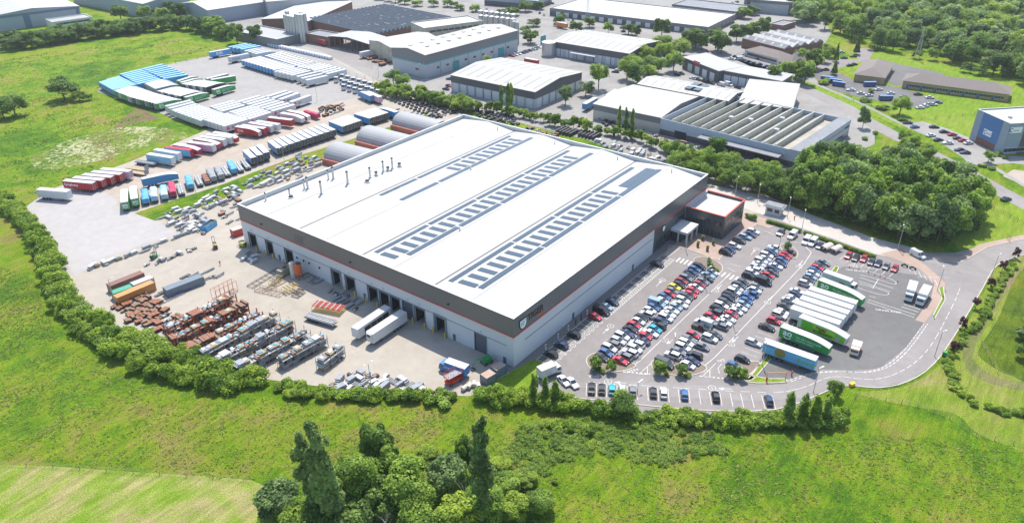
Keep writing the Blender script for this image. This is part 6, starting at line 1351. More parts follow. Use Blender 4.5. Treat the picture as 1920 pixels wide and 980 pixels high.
# hedge between the warehouse yard and the estate
wood(along([(700, 172), (740, 178), (790, 186), (850, 200), (900, 212)], 3.6, 1.5, 11)+along([(705, 182), (760, 186), (830, 200), (880, 212)], 4.2, 1.5, 12), (2.6, 3.8), (5, 8.5), [BR(LF_LIT, "bright willow", 3), BR(LF_MID, "mid green willow", 2)], "", "in the belt behind the chassis yard", "trees behind the chassis yard", 2400, .55)
wood(along([(905, 210), (960, 218), (1040, 235), (1100, 248), (1180, 262), (1260, 290), (1310, 312)], 4.4, 1.5, 13), (2.2, 3.2), (4, 7), [BR(LF_LIT, "bright hedge tree", 2), BR(LF_MID, "mid green hedge tree", 3)], "", "in the hedge behind the back yard", "trees behind the back yard", 2200, .5)
for i, (px, py, r_, h_, kd, lm) in enumerate(((738, 162, 5.5, 11, 'broad', LF_WIL), (756, 168, 4.5, 9, 'broad', LF_MID), (940, 210, 5, 13, 'column', LF_MID), (953, 214, 6, 15, 'column', LF_MID), (958, 206, 5.5, 13, 'column', LF_LIT), (1122, 168, 6, 16, 'broad', LF_LIT), (1098, 180, 5, 9, 'broad', LF_WIL), (1060, 198, 4.5, 11, 'broad', LF_WIL), (915, 128, 4, 8, 'broad', LF_LIT),
      (1160, 252, 5, 13, 'column', LF_LIT), (1172, 256, 5, 13, 'column', LF_MID), (1184, 258, 5, 13, 'column', LF_LIT), (1340, 305, 4.5, 12, 'broad', LF_DARK), (1320, 320, 4, 8, 'broad', LF_MID), (1400, 330, 3.2, 8, 'broad', LF_MID), (1617, 240, 3, 11, 'low', LF_WIL), (1686, 216, 5, 10, 'broad', LF_MID), (1852, 305, 2.8, 5.6, 'broad', LF_MID), (1563, 140, 3.4, 9, 'conifer', LF_LIT), (1605, 102, 3.6, 12, 'conifer', LF_DARK), (1566, 116, 3.2, 11, 'conifer', LF_MID), (122, 188, 9, 13, 'broad', LF_DARK), (30, 218, 7.5, 11, 'broad', LF_DARK), (8, 224, 6, 8, 'broad', LF_MID), (150, 190, 4, 6, 'broad', LF_MID), (168, 188, 2.5, 4, 'broad', LF_MID))):
    p = G(px, py); tree(p.x, p.y, r_*.8 if kd == 'column' else r_, h_, kd, lm, "%s standing alone, %s of such trees from the yard rightwards" % ({'broad': 'round tree', 'column': 'slim poplar', 'conifer': 'pointed conifer', 'low': 'feathery birch'}[kd], O(i+1)), None, 3600, .55)
wood([(G(*p).x, G(*p).y) for p in ((1175, 150), (1190, 135), (1210, 120), (1225, 140), (1245, 118), (1262, 135), (1240, 100), (1275, 105), (1222, 105), (1195, 158), (1215, 152), (1258, 112))], (6, 8), (9, 14), [BR(LF_LIT, "light green tree", 2), BR(LF_MID, "mid green tree", 2)], "", "in the row left of the workshop terrace", "trees left of the workshop terrace", 3600, .65)
wood([(G(*p).x, G(*p).y) for p in ((1240, 72), (1292, 92), (1304, 90), (1314, 94), (1300, 84), (1345, 95), (1352, 100), (1380, 80), (1395, 78), (1408, 74), (1430, 70), (1500, 125), (1520, 130), (1470, 152), (1490, 150), (1508, 158), (1450, 162))], (4.5, 6.5), (10, 16), [BR(LF_DARK, "dark tall tree", 3), BR(LF_MID, "mid green tree", 2)], "", "along the upper estate road", "trees along the upper estate road", 3000, .7)
wood([(G(*p).x, G(*p).y) for p in ((1530, 128), (1545, 118), (1552, 108), (1512, 140), (1498, 145))], (4, 5.5), (7, 10), [BR(LF_LIT, "bright tree", 2), BR(LF_MID, "mid green tree", 1)], "", "in front of the pyramid-roofed pavilion", "trees before the pavilion", 3000, .65)
wood([(G(*p).x, G(*p).y) for p in ((985, 62), (1000, 50), (962, 30), (985, 22), (1010, 18), (940, 40), (1050, 48), (1080, 62), (1105, 52), (1140, 64), (1190, 70), (1395, 35), (1340, 78), (1410, 28), (1178, 66), (995, 120 - 38))], (4, 6.5), (5, 10), [BR(LF_MID, "mid green tree", 2), BR(LF_DARK, "dark tree", 2)], "", "around the top car parks", "trees around the top car parks", 2200, .8)
# tree belts top left
wood(along([(-10, 92), (60, 88), (130, 76), (200, 66), (260, 60), (330, 56), (400, 66), (435, 76)], 8, 3, 14), (5, 8), (8, 12), [BR(LF_DARK, "dark tree", 4), BR(LF_MID, "mid green tree", 2)], "", "in the belt below the top left sheds", "trees in the top left belt", 3000, .8)
wood([(G(*p).x, G(*p).y) for p in ((228, 40), (272, 36), (285, 30), (300, 28), (320, 30), (305, 42), (335, 36), (330, 22), (405, 66), (480, 80), (445, 82))], (5, 9), (9, 14), [BR(LF_DARK, "dark tree", 3), BR(LF_MID, "mid green tree", 2)], "", "beside the steep-gabled warehouse", "trees beside the steep-gabled warehouse", 3000, .8)
wood(along([(700, -4), (760, 8), (840, 14), (900, 26)], 12, 4, 16), (4, 6), (5, 8), [BR(LF_MID, "mid green tree", 2), BR(LF_LIT, "light green tree", 1)], "", "along the verge at the top edge", "trees on the top verge", 2000, .8)
# the wood top right
TB = along([(-10, 84), (60, 80), (130, 70), (200, 61), (260, 55), (330, 52), (390, 60)], 7, 3, 15)+along([(0, 98), (60, 92), (130, 80), (200, 70), (260, 64)], 8, 2, 151)
wd = scatter([(1490, 42), (1560, 60), (1600, 84), (1640, 96), (1700, 104), (1800, 140), (1880, 150), (1990, 172), (1990, 60), (1700, -60), (1500, -70), (1490, 0)], 8.2, 17, 290)
wd.sort(key=lambda p: (p[0]-CP.x)**2+(p[1]-CP.y)**2); KW = [BR(LF_MID, "mid green tree", 4), BR(LF_WIL, "pale green tree", 4), BR(LF_DARK, "dark tree", 2), BR(LF_LIT, "light green tree", 1)]
wood(wd[:48], (6.2, 8.6), (12, 18), KW, "", "front of the large wood", "trees at the front of the large wood", 2600, 1.2)
def mass(pts, rr, hh, lms, name, nleaf=2600, size=1.2, seed=3):
    r = random.Random(seed); vs_, ls, st_, tn, mi = [], [], [], [], []; nv = nl = 0
    for x, y in pts:
        k = r.randrange(len(lms)); src = crown('broad', lms[k], nleaf, size, 6.5)[r.randrange(5)]; n = len(src.vertices); v = np.empty(n*3, np.float32); src.vertices.foreach_get("co", v); v = v.reshape(-1, 3); ra, h_, a = r.uniform(*rr), r.uniform(*hh), r.uniform(0, 6.28)
        w_ = np.stack([(v[:, 0]*math.cos(a)-v[:, 1]*math.sin(a))*ra+x, (v[:, 0]*math.sin(a)+v[:, 1]*math.cos(a))*ra+y, v[:, 2]*h_/2], 1); vs_.append(w_); l = np.empty(len(src.loops), np.int32); src.loops.foreach_get("vertex_index", l); ls.append(l+nv)
        s_ = np.empty(len(src.polygons), np.int32); src.polygons.foreach_get("loop_start", s_); st_.append(s_+nl); t_ = np.empty(len(src.polygons), np.float32); src.attributes["tint"].data.foreach_get("value", t_); tn.append(np.clip(t_+r.uniform(-.2, .25), 0, 1)); mi.append(np.full(len(s_), k, np.int32)); nv += n; nl += len(l)
    V_, L_, S2, T_, M_ = (np.concatenate(q) for q in (vs_, ls, st_, tn, mi)); me = bpy.data.meshes.new(name); me.vertices.add(len(V_)); me.vertices.foreach_set("co", V_.astype(np.float32).ravel()); me.loops.add(len(L_)); me.loops.foreach_set("vertex_index", L_)
    me.polygons.add(len(S2)); me.polygons.foreach_set("loop_start", S2); me.polygons.foreach_set("loop_total", np.diff(np.append(S2, len(L_))).astype(np.int32)); at = me.attributes.new("tint", 'FLOAT', 'FACE'); at.data.foreach_set("value", T_)
    for m_ in lms: me.materials.append(m_)
    me.polygons.foreach_set("material_index", M_); me.update(calc_edges=True); o = bpy.data.objects.new(name, me); sc.collection.objects.link(o); tag(o, kind='stuff'); return o
mass(wd[48:], (6.2, 9.0), (12, 19), [LF_MID, LF_WIL, LF_WIL, LF_DARK, LF_MID, LF_LIT], "woodland")
mass(scatter([(1560, 325), (1700, 352), (1830, 390), (1830, 410), (1700, 385), (1540, 352)], 4.6, 41, 30), (4.4, 6.2), (14, 18), [LF_WIL, LF_MID], "grove_back", 3000, .85, 14)
mass(scatter([(1500, 345), (1560, 352), (1700, 375), (1800, 395), (1835, 425), (1800, 448), (1760, 462), (1680, 452), (1560, 410), (1490, 388)], 3, 43, 120), (2.4, 3.6), (3, 6), [LF_DARK, LF_MID], "grove_undergrowth", 900, .6, 15)
mass(TB, (5, 7.5), (7, 11), [LF_DARK, LF_DARK, LF_MID], "tree_belt", 2600, .8, 12)
mass(scatter([(1490, 42), (1560, 60), (1600, 84), (1640, 96), (1700, 104), (1800, 140), (1880, 150), (1990, 172), (1990, 60), (1700, -60), (1500, -70), (1490, 0)], 4.5, 171, 420), (3.2, 5.0), (4, 8), [LF_DARK, LF_MID], "undergrowth", 1200, .8, 9)
# right-hand hedge and copper saplings
wood(along([(1900, 490), (1885, 520), (1860, 560), (1840, 600), (1800, 640), (1780, 680), (1785, 715), (1810, 745), (1850, 765), (1920, 780), (1960, 790)], 2.1, .5, 18), (1.2, 1.9), (1.8, 2.8), HK, "", "in the curving hedge right of the road", "hedge shrubs right of the road", 1200, .36, "shrub")
for i, (px, py) in enumerate(((1902, 484), (1878, 508), (1856, 540), (1828, 578), (1804, 616), (1786, 662))):
    p = G(px, py); tree(p.x, p.y, 1.3, 4.0, 'low', LF_COP, "copper-leaved sapling, %s from the far end of the verge along the road" % O(i+1), "copper saplings on the verge", 700, .32)
wood(scatter([(1990, 520), (1900, 640), (1900, 690), (1990, 700)], 3.2, 19, 16), (1.8, 3.0), (3, 5), [BR(LF_MID, "mid green bush", 2), BR(LF_WIL, "grey-green bush", 1)], "", "in the marsh at the right edge", "bushes in the marsh", 1500, .4, "bush")
# clipped hedges and small planting
def box_hedge(px, w_, h_, label):
    p = gp(px); mb = MB(); ribbon(mb, p, w_*.8, 0, h_*.85, LF_HED); o = mb.build("clipped_hedge"); g = np.random.default_rng(len(px)*3+int(px[0][0])); tag(o, label, "hedge")
    lob = []
    for a, b in zip(p, p[1:]):
        n = max(2, int((b-a).length/.8))
        for i in range(n): q = a.lerp(b, (i+.5)/n); lob.append(((q.x, q.y, h_*.5), (w_*.62, w_*.62, h_*.55)))
    c = bpy.data.objects.new("foliage", crown_mesh("foliage", lob, 180*len(lob), .3, LF_HED, 5, core=.6)); sc.collection.objects.link(c); c.parent = o
box_hedge([(1438, 417), (1470, 426), (1500, 436)], 1.6, 1.3, "clipped green hedge between the office paving and the van bays, left length")
box_hedge([(1508, 438), (1560, 456), (1610, 474), (1640, 484)], 1.4, 1.2, "clipped green hedge between the van bays and access road, right length")
for i, (px, py, r_, h_) in enumerate(((1410, 412, 1.8, 2.6), (1402, 408, 1.4, 2), (1345, 508, 1.0, .9), (1338, 503, .9, .9), (1475, 466, .9, .9), (1130, 697, 1.1, 1.2), (1122, 693, 1.1, 1.2), (1250, 705, .9, .9), (1290, 706, 1.1, 1.0), (1378, 712, 1.1, 1.2), (1398, 706, 1.1, 1.2), (1620, 190, 4, 2.2), (1655, 205, 3.4, 2.2), (1545, 158, 3.5, 4), (1632, 262 - 88, 2.0, 2.4), (1622, 262, 2.0, 1.5), (1640, 252, 1.6, 1.6), (1690, 226, 2.4, 1.6), (1842, 312, 2, 1.4), (1860, 318, 1.8, 1.2), (1872, 292, 2.2, 2), (1885, 297, 1.6, 1.4))):
    p = G(px, py); tree(p.x, p.y, r_, h_*1.3, 'shrub', LF_HED if i % 3 else LF_MID, "low rounded shrub, %s of the planted beds counted from the car park" % O(i+1), None, 900, .32, "shrub")
POT = mat("planter", (.10, .09, .085), var=.2)
for i, (px, py) in enumerate(((1308, 462), (1326, 470), (1337, 458), (1317, 450))):
    p = G(px, py); t = empty("potted_palm", (p.x, p.y, .06)); tag(t, "potted bright green palm, %s of four by the entrance porch" % O(i+1), "potted plant", "potted palms by the entrance")
    mb = MB(); mb.cyl((0, 0, 0), (0, 0, .8), .35, .55, 12, POT); mb.build("pot", t)
    c = bpy.data.objects.new("foliage", crown('shrub', LF_LIT, 600, .3, 1)[i % 5]); sc.collection.objects.link(c); c.parent = t; c.location = (0, 0, .7); c.scale = (.75, .75, 1.0)

# rough cover of the meadow: brambles and tall tussocks
mass(scatter([(985, 800), (1080, 782), (1200, 790), (1330, 815), (1360, 845), (1250, 870), (1120, 850), (1040, 870), (1000, 905), (960, 880), (950, 845)], 2.0, 77, 230), (1.3, 2.4), (.5, 1.1), [LF_LIT, LF_LIT, LF_HED], "brambles", 900, .55, 21)
def tussocks(poly, n, seed, name, size=(.18, .42), h=(.08, .26)):
    g = np.random.default_rng(seed); P = [G(*q) for q in poly]; xs = [p.x for p in P]; ys = [p.y for p in P]; pts = []; q_ = [(p.x, p.y) for p in P]
    # loose drifts: some cluster centres, tufts round them
    cs = [(g.uniform(min(xs), max(xs)), g.uniform(min(ys), max(ys))) for _ in range(n//26)]
    while len(pts) < n:
        c = cs[int(g.integers(len(cs)))] if g.random() < .45 else (g.uniform(min(xs), max(xs)), g.uniform(min(ys), max(ys))); p = (c[0]+g.normal()*4.5, c[1]+g.normal()*1.6)
        if inside(p, q_): pts.append(p)
        elif g.random() < .002: pts.append(pts[-1] if pts else (xs[0], ys[0]))
    V_, F_, T_ = [], [], []
    for x, y in pts:
        k = g.uniform(0, 1)
        for j in range(3):
            a = g.uniform(0, 3.14); s_ = g.uniform(*size)/2; hh = g.uniform(*h); dx, dy = math.cos(a)*s_, math.sin(a)*s_; lx, ly = g.normal()*.28, g.normal()*.28; o = len(V_)
            V_ += [(x-dx, y-dy, .0), (x+dx, y+dy, .0), (x+dx*.6+lx, y+dy*.6+ly, hh), (x-dx*.6+lx, y-dy*.6+ly, hh*.8)]; F_.append((o, o+1, o+2, o+3)); T_.append(k)
    me = bpy.data.meshes.new(name); me.from_pydata(V_, [], F_); at = me.attributes.new("tint", 'FLOAT', 'FACE'); at.data.foreach_set("value", np.array(T_, np.float32)); me.materials.append(TUS); o = bpy.data.objects.new(name, me); sc.collection.objects.link(o); tag(o, kind='stuff')
TUS = leaf_mat("tussock_grass", (.10, .20, .012), (.34, .37, .08), .5)
tussocks([(-20, 700), (120, 650), (250, 705), (450, 745), (900, 765), (1150, 800), (1600, 810), (1990, 850), (1990, 1060), (520, 1060), (505, 905), (250, 878), (-20, 862)], 11000, 5, "long_grass")
tussocks([(-60, 480), (60, 520), (110, 640), (-60, 700)], 2500, 6, "long_grass"); tussocks([(-60, 120), (300, 70), (420, 90), (190, 140), (180, 180), (330, 245), (60, 370), (-60, 360)], 5000, 7, "long_grass", (.4, .9), (.12, .3))
# ------------------------------------------------------------------ yard goods
RUST = ribbed("rusty_orange_steel", (.27, .095, .04), .6, axis='X', dark=.8, width=.15); ORST = mat("orange_rack_steel", (.52, .10, .03), var=.25); GALV = mat("dull_galvanised", (.36, .36, .35), var=.3, rough=.6)
WRAP = mat("white_wrapped_goods", (.50, .50, .49), var=.2, scale=1.2); WRAP2 = mat("grey_panels", (.29, .31, .33), var=.3, scale=1.2); BLUEP = mat("blue_sheeting", (.05, .26, .52), var=.3, scale=.8, col2=(.12, .40, .62)); BRN = mat("brown_stained_goods", (.26, .15, .09), var=.4, scale=2)
DKG = mat("dark_steel_goods", (.055, .055, .06), var=.4, scale=2); TIMB = mat("raw_timber", (.40, .30, .18), var=.3, scale=2); REDG = mat("red_goods", (.50, .05, .05), var=.2); GRN = mat("machine_green", (.03, .30, .08), var=.1); REDM = mat("machine_red", (.58, .05, .02), var=.1); CREAM = mat("cream_tank", (.60, .56, .48), var=.15)
def bundle_mb(seed, kind):
    g = random.Random(seed); mb = MB()
    if kind == 'panels':
        z = 0
        for i in range(g.randint(2, 4)):
            h = g.uniform(.15, .3); L_ = g.uniform(2.0, 3.6); w_ = g.uniform(.9, 1.3); m_ = g.choice([WRAP, WRAP, WRAP2]); mb.box(-L_/2, -w_/2, z+.08, L_/2, w_/2, z+h+.08, m_)
            for x in (-L_*.3, L_*.3): mb.box(x-.06, -w_/2, z, x+.06, w_/2, z+.08, TIMB)
            z += h+.08
    elif kind == 'bars':
        for i in range(8): y = -.5+i*.14; L_ = g.uniform(2.2, 4.2); mb.box(-L_/2, y, .05, L_/2, y+.09, .14+g.uniform(0, .3), g.choice([WRAP2, GALV, WRAP, DKG]))
    elif kind == 'crate':
        mb.box(-.9, -.55, .12, .9, .55, .9, g.choice([WRAP, WRAP2, TIMB])); mb.box(-.95, -.6, 0, .95, .6, .12, TIMB); mb.box(-.5, -.3, .9, .4, .35, 1.1, g.choice([BLUEP, WRAP, BRN]))
    elif kind == 'rusty':
        for i in range(3): h_ = g.uniform(.4, 1.2); mb.box(-1.2+i*.85, -.8, .0, -.5+i*.85, .8, h_*.7, DKG); mb.box(-1.22+i*.85, -.82, h_*.7, -.48+i*.85, .82, h_, g.choice([RUST, RUST, BRN]))
    elif kind == 'junk':
        for i in range(9):
            x, y = g.uniform(-1, 1), g.uniform(-.5, .5); a, b, c = g.uniform(.15, .5), g.uniform(.12, .35), g.uniform(.2, .7); mb.box(x-a, y-b, 0, x+a, y+b, c, g.choice([WRAP, WRAP2, DKG, BRN, DKG, GALV, DKG, BRN, TIMB, BLUEP]))
    elif kind == 'tyres':
        for i in range(3): mb.cyl((i*.5-.5, -.5, .45), (i*.5-.5, .5, .45), .45, n=10, mt=DKG)
        mb.box(-.9, -.06, .35, .9, .06, .5, GALV)
    return mb
BUN = {}
BL_ = {'panels': ("panel_bundle", "stack of wrapped white panels"), 'bars': ("bar_bundle", "bundle of loose metal bars"), 'crate': ("goods_crate", "wrapped crate on a pallet"), 'rusty': ("rusty_stillage", "rusty orange steel stillage"), 'junk': ("scrap_heap", "heap of mixed parts"), 'tyres': ("axle_set", "dark axle with wheels")}
def bundle(x, y, z, ang, kind, where, idx, group, s=1.0):
    v = R.randrange(4); key = (kind, v)
    if key not in BUN: BUN[key] = bundle_mb(v*7+len(kind), kind).data(BL_[kind][0])
    o = bpy.data.objects.new(BL_[kind][0], BUN[key]); sc.collection.objects.link(o); o.location = (x, y, z); o.rotation_euler.z = ang; o.scale = (s, s, s)
    tag(o, "%s, %s %s" % (BL_[kind][1], O(idx), where), {'panels': 'panel stack', 'bars': 'metal bars', 'crate': 'crate', 'rusty': 'stillage', 'junk': 'scrap heap', 'tyres': 'axle'}[kind], group); return o
def rack(px0, px1, zt, m_, label, grp, n_up, kinds, tiers=2, depth=2.9):
    """pallet racking along the line whose top is seen between two pixels"""
    p, q = G(*px0, zt), G(*px1, zt); d = (q-p); L_ = d.length; ang = math.atan2(d.y, d.x); t = empty("storage_rack", (p.x, p.y, .02), ang); tag(t, label, "storage rack", grp)
    for i in range(n_up+1):
        x = L_*i/n_up; mb = MB(); w_ = .11 if m_ is GALV else .26
        for y in (-depth/2, depth/2): mb.box(x-w_/2, y-w_/2, 0, x+w_/2, y+w_/2, zt+.7, m_)
        for z in (.8, 1.9): mb.bar((x, -depth/2, z), (x, depth/2, z+.6), .05, m_)
        mb.build("upright", t)
    for k in range(tiers):
        z = zt*(k+1)/tiers-.3; mb = MB()
        for y in (-depth/2, depth/2): mb.box(0, y-.06, z-.12, L_, y+.06, z, m_)
        for i in range(n_up*2): x = L_*(i+.5)/n_up/2; mb.box(x-.6, -depth/2, z, x+.6, depth/2, z+.04, BRN if m_ is ORST else GALV)
        mb.build("shelf", t)
    ux, uy = Vector((math.cos(ang), math.sin(ang), 0)), Vector((-math.sin(ang), math.cos(ang), 0)); idx = 0
    for k in range(tiers):
        z = zt*(k+1)/tiers-.24; nn = int(L_/1.5)
        for i in range(nn):
            if R.random() < .04: continue
            if k < tiers-1 and i % 2: continue
            idx += 1; c = p+ux*(1.0+i*(L_-2)/max(nn-1, 1)); bundle(c.x, c.y, z, ang+R.uniform(-.1, .1), R.choice(kinds), "load on %s" % label.split(',')[0], idx, grp+" loads", R.uniform(.8, 1.0)).scale.y *= 2.0
    # goods under the rack
    for i in range(int(L_/2.6)):
        idx += 1; c = p+ux*(1.2+i*2.6); bundle(c.x, c.y, .03, ang, R.choice(['junk', 'crate', 'junk']), "load on %s" % label.split(',')[0], idx, grp+" loads", 1.0).scale.y *= 2.2
r3 = lambda x, y: (320+x/5.159, 530+y/5.159)
K1, K2 = ['crate', 'panels', 'junk', 'junk', 'crate'], ['junk', 'crate', 'junk', 'rusty', 'junk']
rack(r3(-40, 440), r3(600, 110), 3.0, ORST, "first orange rack, farthest from the hedge shrubs", "orange racks", 6, K2); rack(r3(0, 540), r3(720, 200), 3.0, ORST, "second orange rack, in the middle of the three", "orange racks", 6, K2); rack(r3(150, 630), r3(860, 280), 3.0, ORST, "third orange rack, next to the grey racks", "orange racks", 6, K2)
rack(r3(290, 680), r3(1020, 285), 3.2, GALV, "first grey rack, next to the orange racks", "grey racks", 8, K1); rack(r3(440, 745), r3(1170, 365), 3.2, GALV, "second grey rack, counted from the orange ones", "grey racks", 8, K1); rack(r3(640, 805), r3(1320, 450), 3.2, GALV, "third grey rack, the middle one", "grey racks", 8, K1)
rack(r3(1050, 735), r3(1480, 505), 3.2, GALV, "fourth grey rack, second from the door side", "grey racks", 6, K1); rack(r3(1440, 760), r3(1640, 610), 3.0, GALV, "short fifth grey rack, nearest the white trailers", "grey racks", 3, K1)
o_ = G(*r3(540, 70), 3.4); 
def heap(pts, kinds, where, group, s=(.7, 1.1), zz=.04):
    for i, (x, y) in enumerate(sorted(pts, key=lambda p: PX((p[0], p[1], 0))[0])): bundle(x, y, zz, R.choice([0, .1, -.1, math.pi/2, .3])+R.uniform(-.1, .1), R.choice(kinds), where, i+1, group, R.uniform(*s))
heap(scatter([(300, 402), (345, 388), (378, 402), (392, 418), (384, 440), (352, 436), (318, 420)], 2.1, 21, 34), ['panels', 'panels', 'bars', 'junk'], "from the left in the heap by the grass strip", "goods heaped by the grass strip", (.9, 1.3))
heap(scatter([(362, 384), (400, 362), (440, 350), (455, 362), (420, 384), (380, 394)], 2.2, 22, 26), ['panels', 'bars', 'panels', 'junk'], "from the left beyond the skip", "goods beyond the skip", (.8, 1.2))
heap(scatter([(415, 375), (445, 362), (452, 380), (450, 415), (428, 425), (412, 398)], 2.2, 23, 16), ['junk', 'bars', 'rusty'], "from the left at the warehouse west corner", "scrap at the west corner", (.8, 1.1))
heap(along([(160, 510), (190, 498), (225, 487), (262, 474), (300, 458), (345, 440), (375, 432)], 2.3, .8, 24), ['panels', 'panels', 'bars', 'crate'], "from the left in the line along the pale gravel", "goods along the pale gravel", (.9, 1.4))
heap(along([(268, 502), (300, 492), (340, 476), (372, 466)], 1.9, .9, 25), ['crate', 'bars', 'junk', 'panels'], "from the left in the line behind the green forklift", "goods behind the forklift", (.8, 1.2))
heap(scatter([(455, 345), (490, 325), (540, 308), (560, 290), (600, 298), (612, 310), (560, 335), (500, 352), (470, 356)], 2.4, 26, 48), ['panels', 'panels', 'crate', 'bars', 'junk'], "from the left between grass strip and warehouse", "goods between the strip and the warehouse", (.9, 1.4))
heap(scatter([(620, 728), (635, 704), (690, 698), (742, 710), (800, 728), (838, 738), (760, 742), (680, 738)], 1.9, 27, 46), ['panels', 'bars', 'panels', 'junk'], "from left inside the low front hedge", "goods inside the front hedge", (.8, 1.3))
heap(scatter([(215, 575), (240, 556), (262, 548), (300, 572), (335, 592), (360, 612), (330, 628), (285, 618), (240, 600)], 1.9, 28, 62), ['rusty', 'rusty', 'rusty', 'junk'], "from the left beside the orange container", "rusty stillages by the containers", (.9, 1.2))
heap(scatter([(640 - 30, 660), (640, 648), (650, 662), (630, 680)], 1.6, 29, 6), ['bars', 'junk'], "from the left beside the short grey rack", "goods by the short rack")
heap(scatter([(460, 470), (488, 476), (478, 494), (455, 488)], 1.8, 30, 8), ['bars', 'panels'], "from the left in the shade by the west doors", "goods by the west doors")
heap(scatter([(570, 510), (600, 520), (605, 535), (575, 530)], 1.8, 31, 7), ['junk', 'bars'], "from the left in the shade by the orange silo", "goods by the orange silo")
heap(scatter([(618, 545), (650, 552), (690, 570), (668, 580), (635, 566)], 1.8, 32, 12), ['bars', 'junk'], "from the left in the shade by the middle doors", "goods by the middle doors")
heap(scatter([(345, 520), (390, 504), (398, 512), (380, 530)], 2, 33, 6), ['bars'], "from the left behind the long grey unit", "goods behind the grey unit")
heap(along([(290, 556), (330, 545), (372, 528), (410, 520)], 1.6, 1.2, 34), ['bars', 'bars', 'junk'], "from the left in front of the long grey unit", "goods before the grey unit", (.9, 1.4))
# dark axles and running gear behind the warehouse
heap([(p.x, p.y) for p in [G(742+i*9.5+j*7.2, 193-i*2.1+j*2.9+(i*j)*.02) for i in range(8) for j in range(8)]], ['tyres'], "in the square block behind the arched shelters", "axles in the square block", (.9, 1.1))
heap(scatter([(795, 214), (850, 196), (890, 197), (870, 212), (810, 224)], 2.0, 35, 44), ['tyres', 'tyres', 'junk'], "from the left behind the north corner", "axles behind the north corner", (.9, 1.2))
heap(scatter([(895, 205), (960, 218), (975, 235), (930, 232), (890, 216)], 1.9, 36, 52), ['tyres', 'tyres', 'junk'], "from the left in the dark pile behind the roof edge", "axles behind the roof edge", (.9, 1.3))
heap(scatter([(740, 205), (790, 214), (800, 222), (760, 214)], 2.6, 37, 9), ['bars'], "from the left on the pale ground by the shelters", "parts by the shelters")
heap(scatter([(980, 238), (1040, 252), (1050, 262), (990, 250)], 2.6, 38, 12), ['junk', 'rusty'], "from the left in the back yard", "scrap in the back yard", (1, 1.4))
heap(scatter([(1120, 262), (1200, 282), (1240, 300), (1235, 312), (1180, 292), (1120, 272)], 2.8, 39, 24), ['panels', 'bars', 'junk'], "from the left along the back wall, right part", "goods in the right back yard", (1, 1.4))
heap(scatter([(1200, 245), (1260, 262), (1320, 276), (1310, 290), (1230, 268)], 3, 40, 14), ['rusty', 'junk'], "from the left behind the sawtooth factory", "orange machines behind the factory", (1.0, 1.6))
heap(scatter([(1320, 290), (1400, 305), (1480, 330), (1460, 340), (1380, 320)], 3, 401, 26), ['junk', 'bars', 'rusty'], "from the left in the builder's yard below the factory", "goods below the factory", (1.0, 1.5))
heap(scatter([(1118, 222), (1160, 232), (1180, 240), (1140, 240)], 2.4, 42, 12), ['tyres'], "from the left by the cream-roofed unit", "drums by the cream-roofed unit", (1.2, 1.6))
heap(scatter([(680, 108), (722, 104), (735, 122), (712, 124)], 3, 43, 14), ['rusty'], "from the left beside the stained shed", "rusty stillages by the stained shed", (1.2, 1.8))
heap(scatter([(590, 205), (640, 195), (650, 205), (610, 220)], 2.6, 44, 20), ['rusty', 'bars', 'tyres'], "from the left beyond the red flatbed", "parts beyond the red flatbed", (.9, 1.3))
# steel frame tables in the back yard: dark bundles
for k, (px, py, n) in enumerate(((1050, 247, 5), (1092, 253, 5))):
    for i in range(n):
        p = G(px, py); mb = MB()
        for z in (.2, .8, 1.4): mb.box(-3.6, -.45, z, 3.6, .45, z+.35, DKG); mb.box(-3.2, -.5, z-.15, -3.0, .5, z, TIMB); mb.box(3.0, -.5, z-.15, 3.2, .5, z, TIMB)
        o = mb.build("beam_stack", loc=(p.x, p.y-i*1.9, .03)); tag(o, "black beam stack, %s of the %s group along the back wall" % (O(i+1), 'left' if k == 0 else 'right'), "beam stack", "black beam stacks behind the warehouse")
# containers
def container(a, b, zt, m_, label, w_=2.5, top=None, grp=None, L_=None):
    p, q = G(*a, zt), G(*b, zt); d = q-p; L_ = L_ or d.length; c = (p+q)/2; t = empty("shipping_container", (c.x, c.y, .03), math.atan2(d.y, d.x)); tag(t, label, "container", grp)
    mb = MB(); mb.box(-L_/2, -w_/2, 0, L_/2, w_/2, zt, m_, top or m_); 
    for x in (-L_/2, L_/2):
        for y in (-w_/2, w_/2): mb.box(x-.09, y-.09, 0, x+.09, y+.09, zt+.05, m_)
    mb.build("body", t); mb = MB(); s_ = L_/2
    for y in (-.9, -.3, .3, .9): mb.box(s_, y-.03, .2, s_+.05, y+.03, zt-.2, STEEL)
    mb.box(s_, -.015, .1, s_+.03, .015, zt-.1, DKG); mb.build("door_bars", t); return t
c2 = lambda x, y: (200+x/7, 500+y/7)
BRC = ribbed("brown_container", (.22, .10, .07), .5, axis='X', dark=.8, width=.3); GRC = ribbed("green_container", (.05, .32, .20), .5, axis='X', dark=.8, width=.3); WHC = ribbed("pale_container", (.46, .48, .50), .5, axis='X', dark=.85, width=.3); ORC = ribbed("orange_container", (.60, .26, .07), .5, axis='X', dark=.8, width=.3); GYC = ribbed("slate_container", (.15, .19, .23), .5, axis='X', dark=.85, width=.3)
container(c2(20, 240), c2(460, 65), 2.7, BRC, "long brown container, farthest of the row at the hedge"); container(c2(70, 335), c2(320, 245), 2.6, GRC, "green container in the row at the hedge"); container(c2(330, 225), c2(590, 125), 2.6, WHC, "pale grey container end to end with the green one")
container(c2(110, 392), c2(600, 190), 2.7, ORC, "long orange container in front of the green one", L_=None); container(c2(760, 290), c2(1240, 110), 2.6, GYC, "long slate grey unit standing alone left of the orange racks", 2.9)
RC2 = ribbed("red_skip_container", (.42, .03, .03), .5, axis='X', dark=.85, width=.3); container((434, 431), (452, 425), 2.6, RC2, "red container with white lid at the warehouse west corner", top=WRAP)
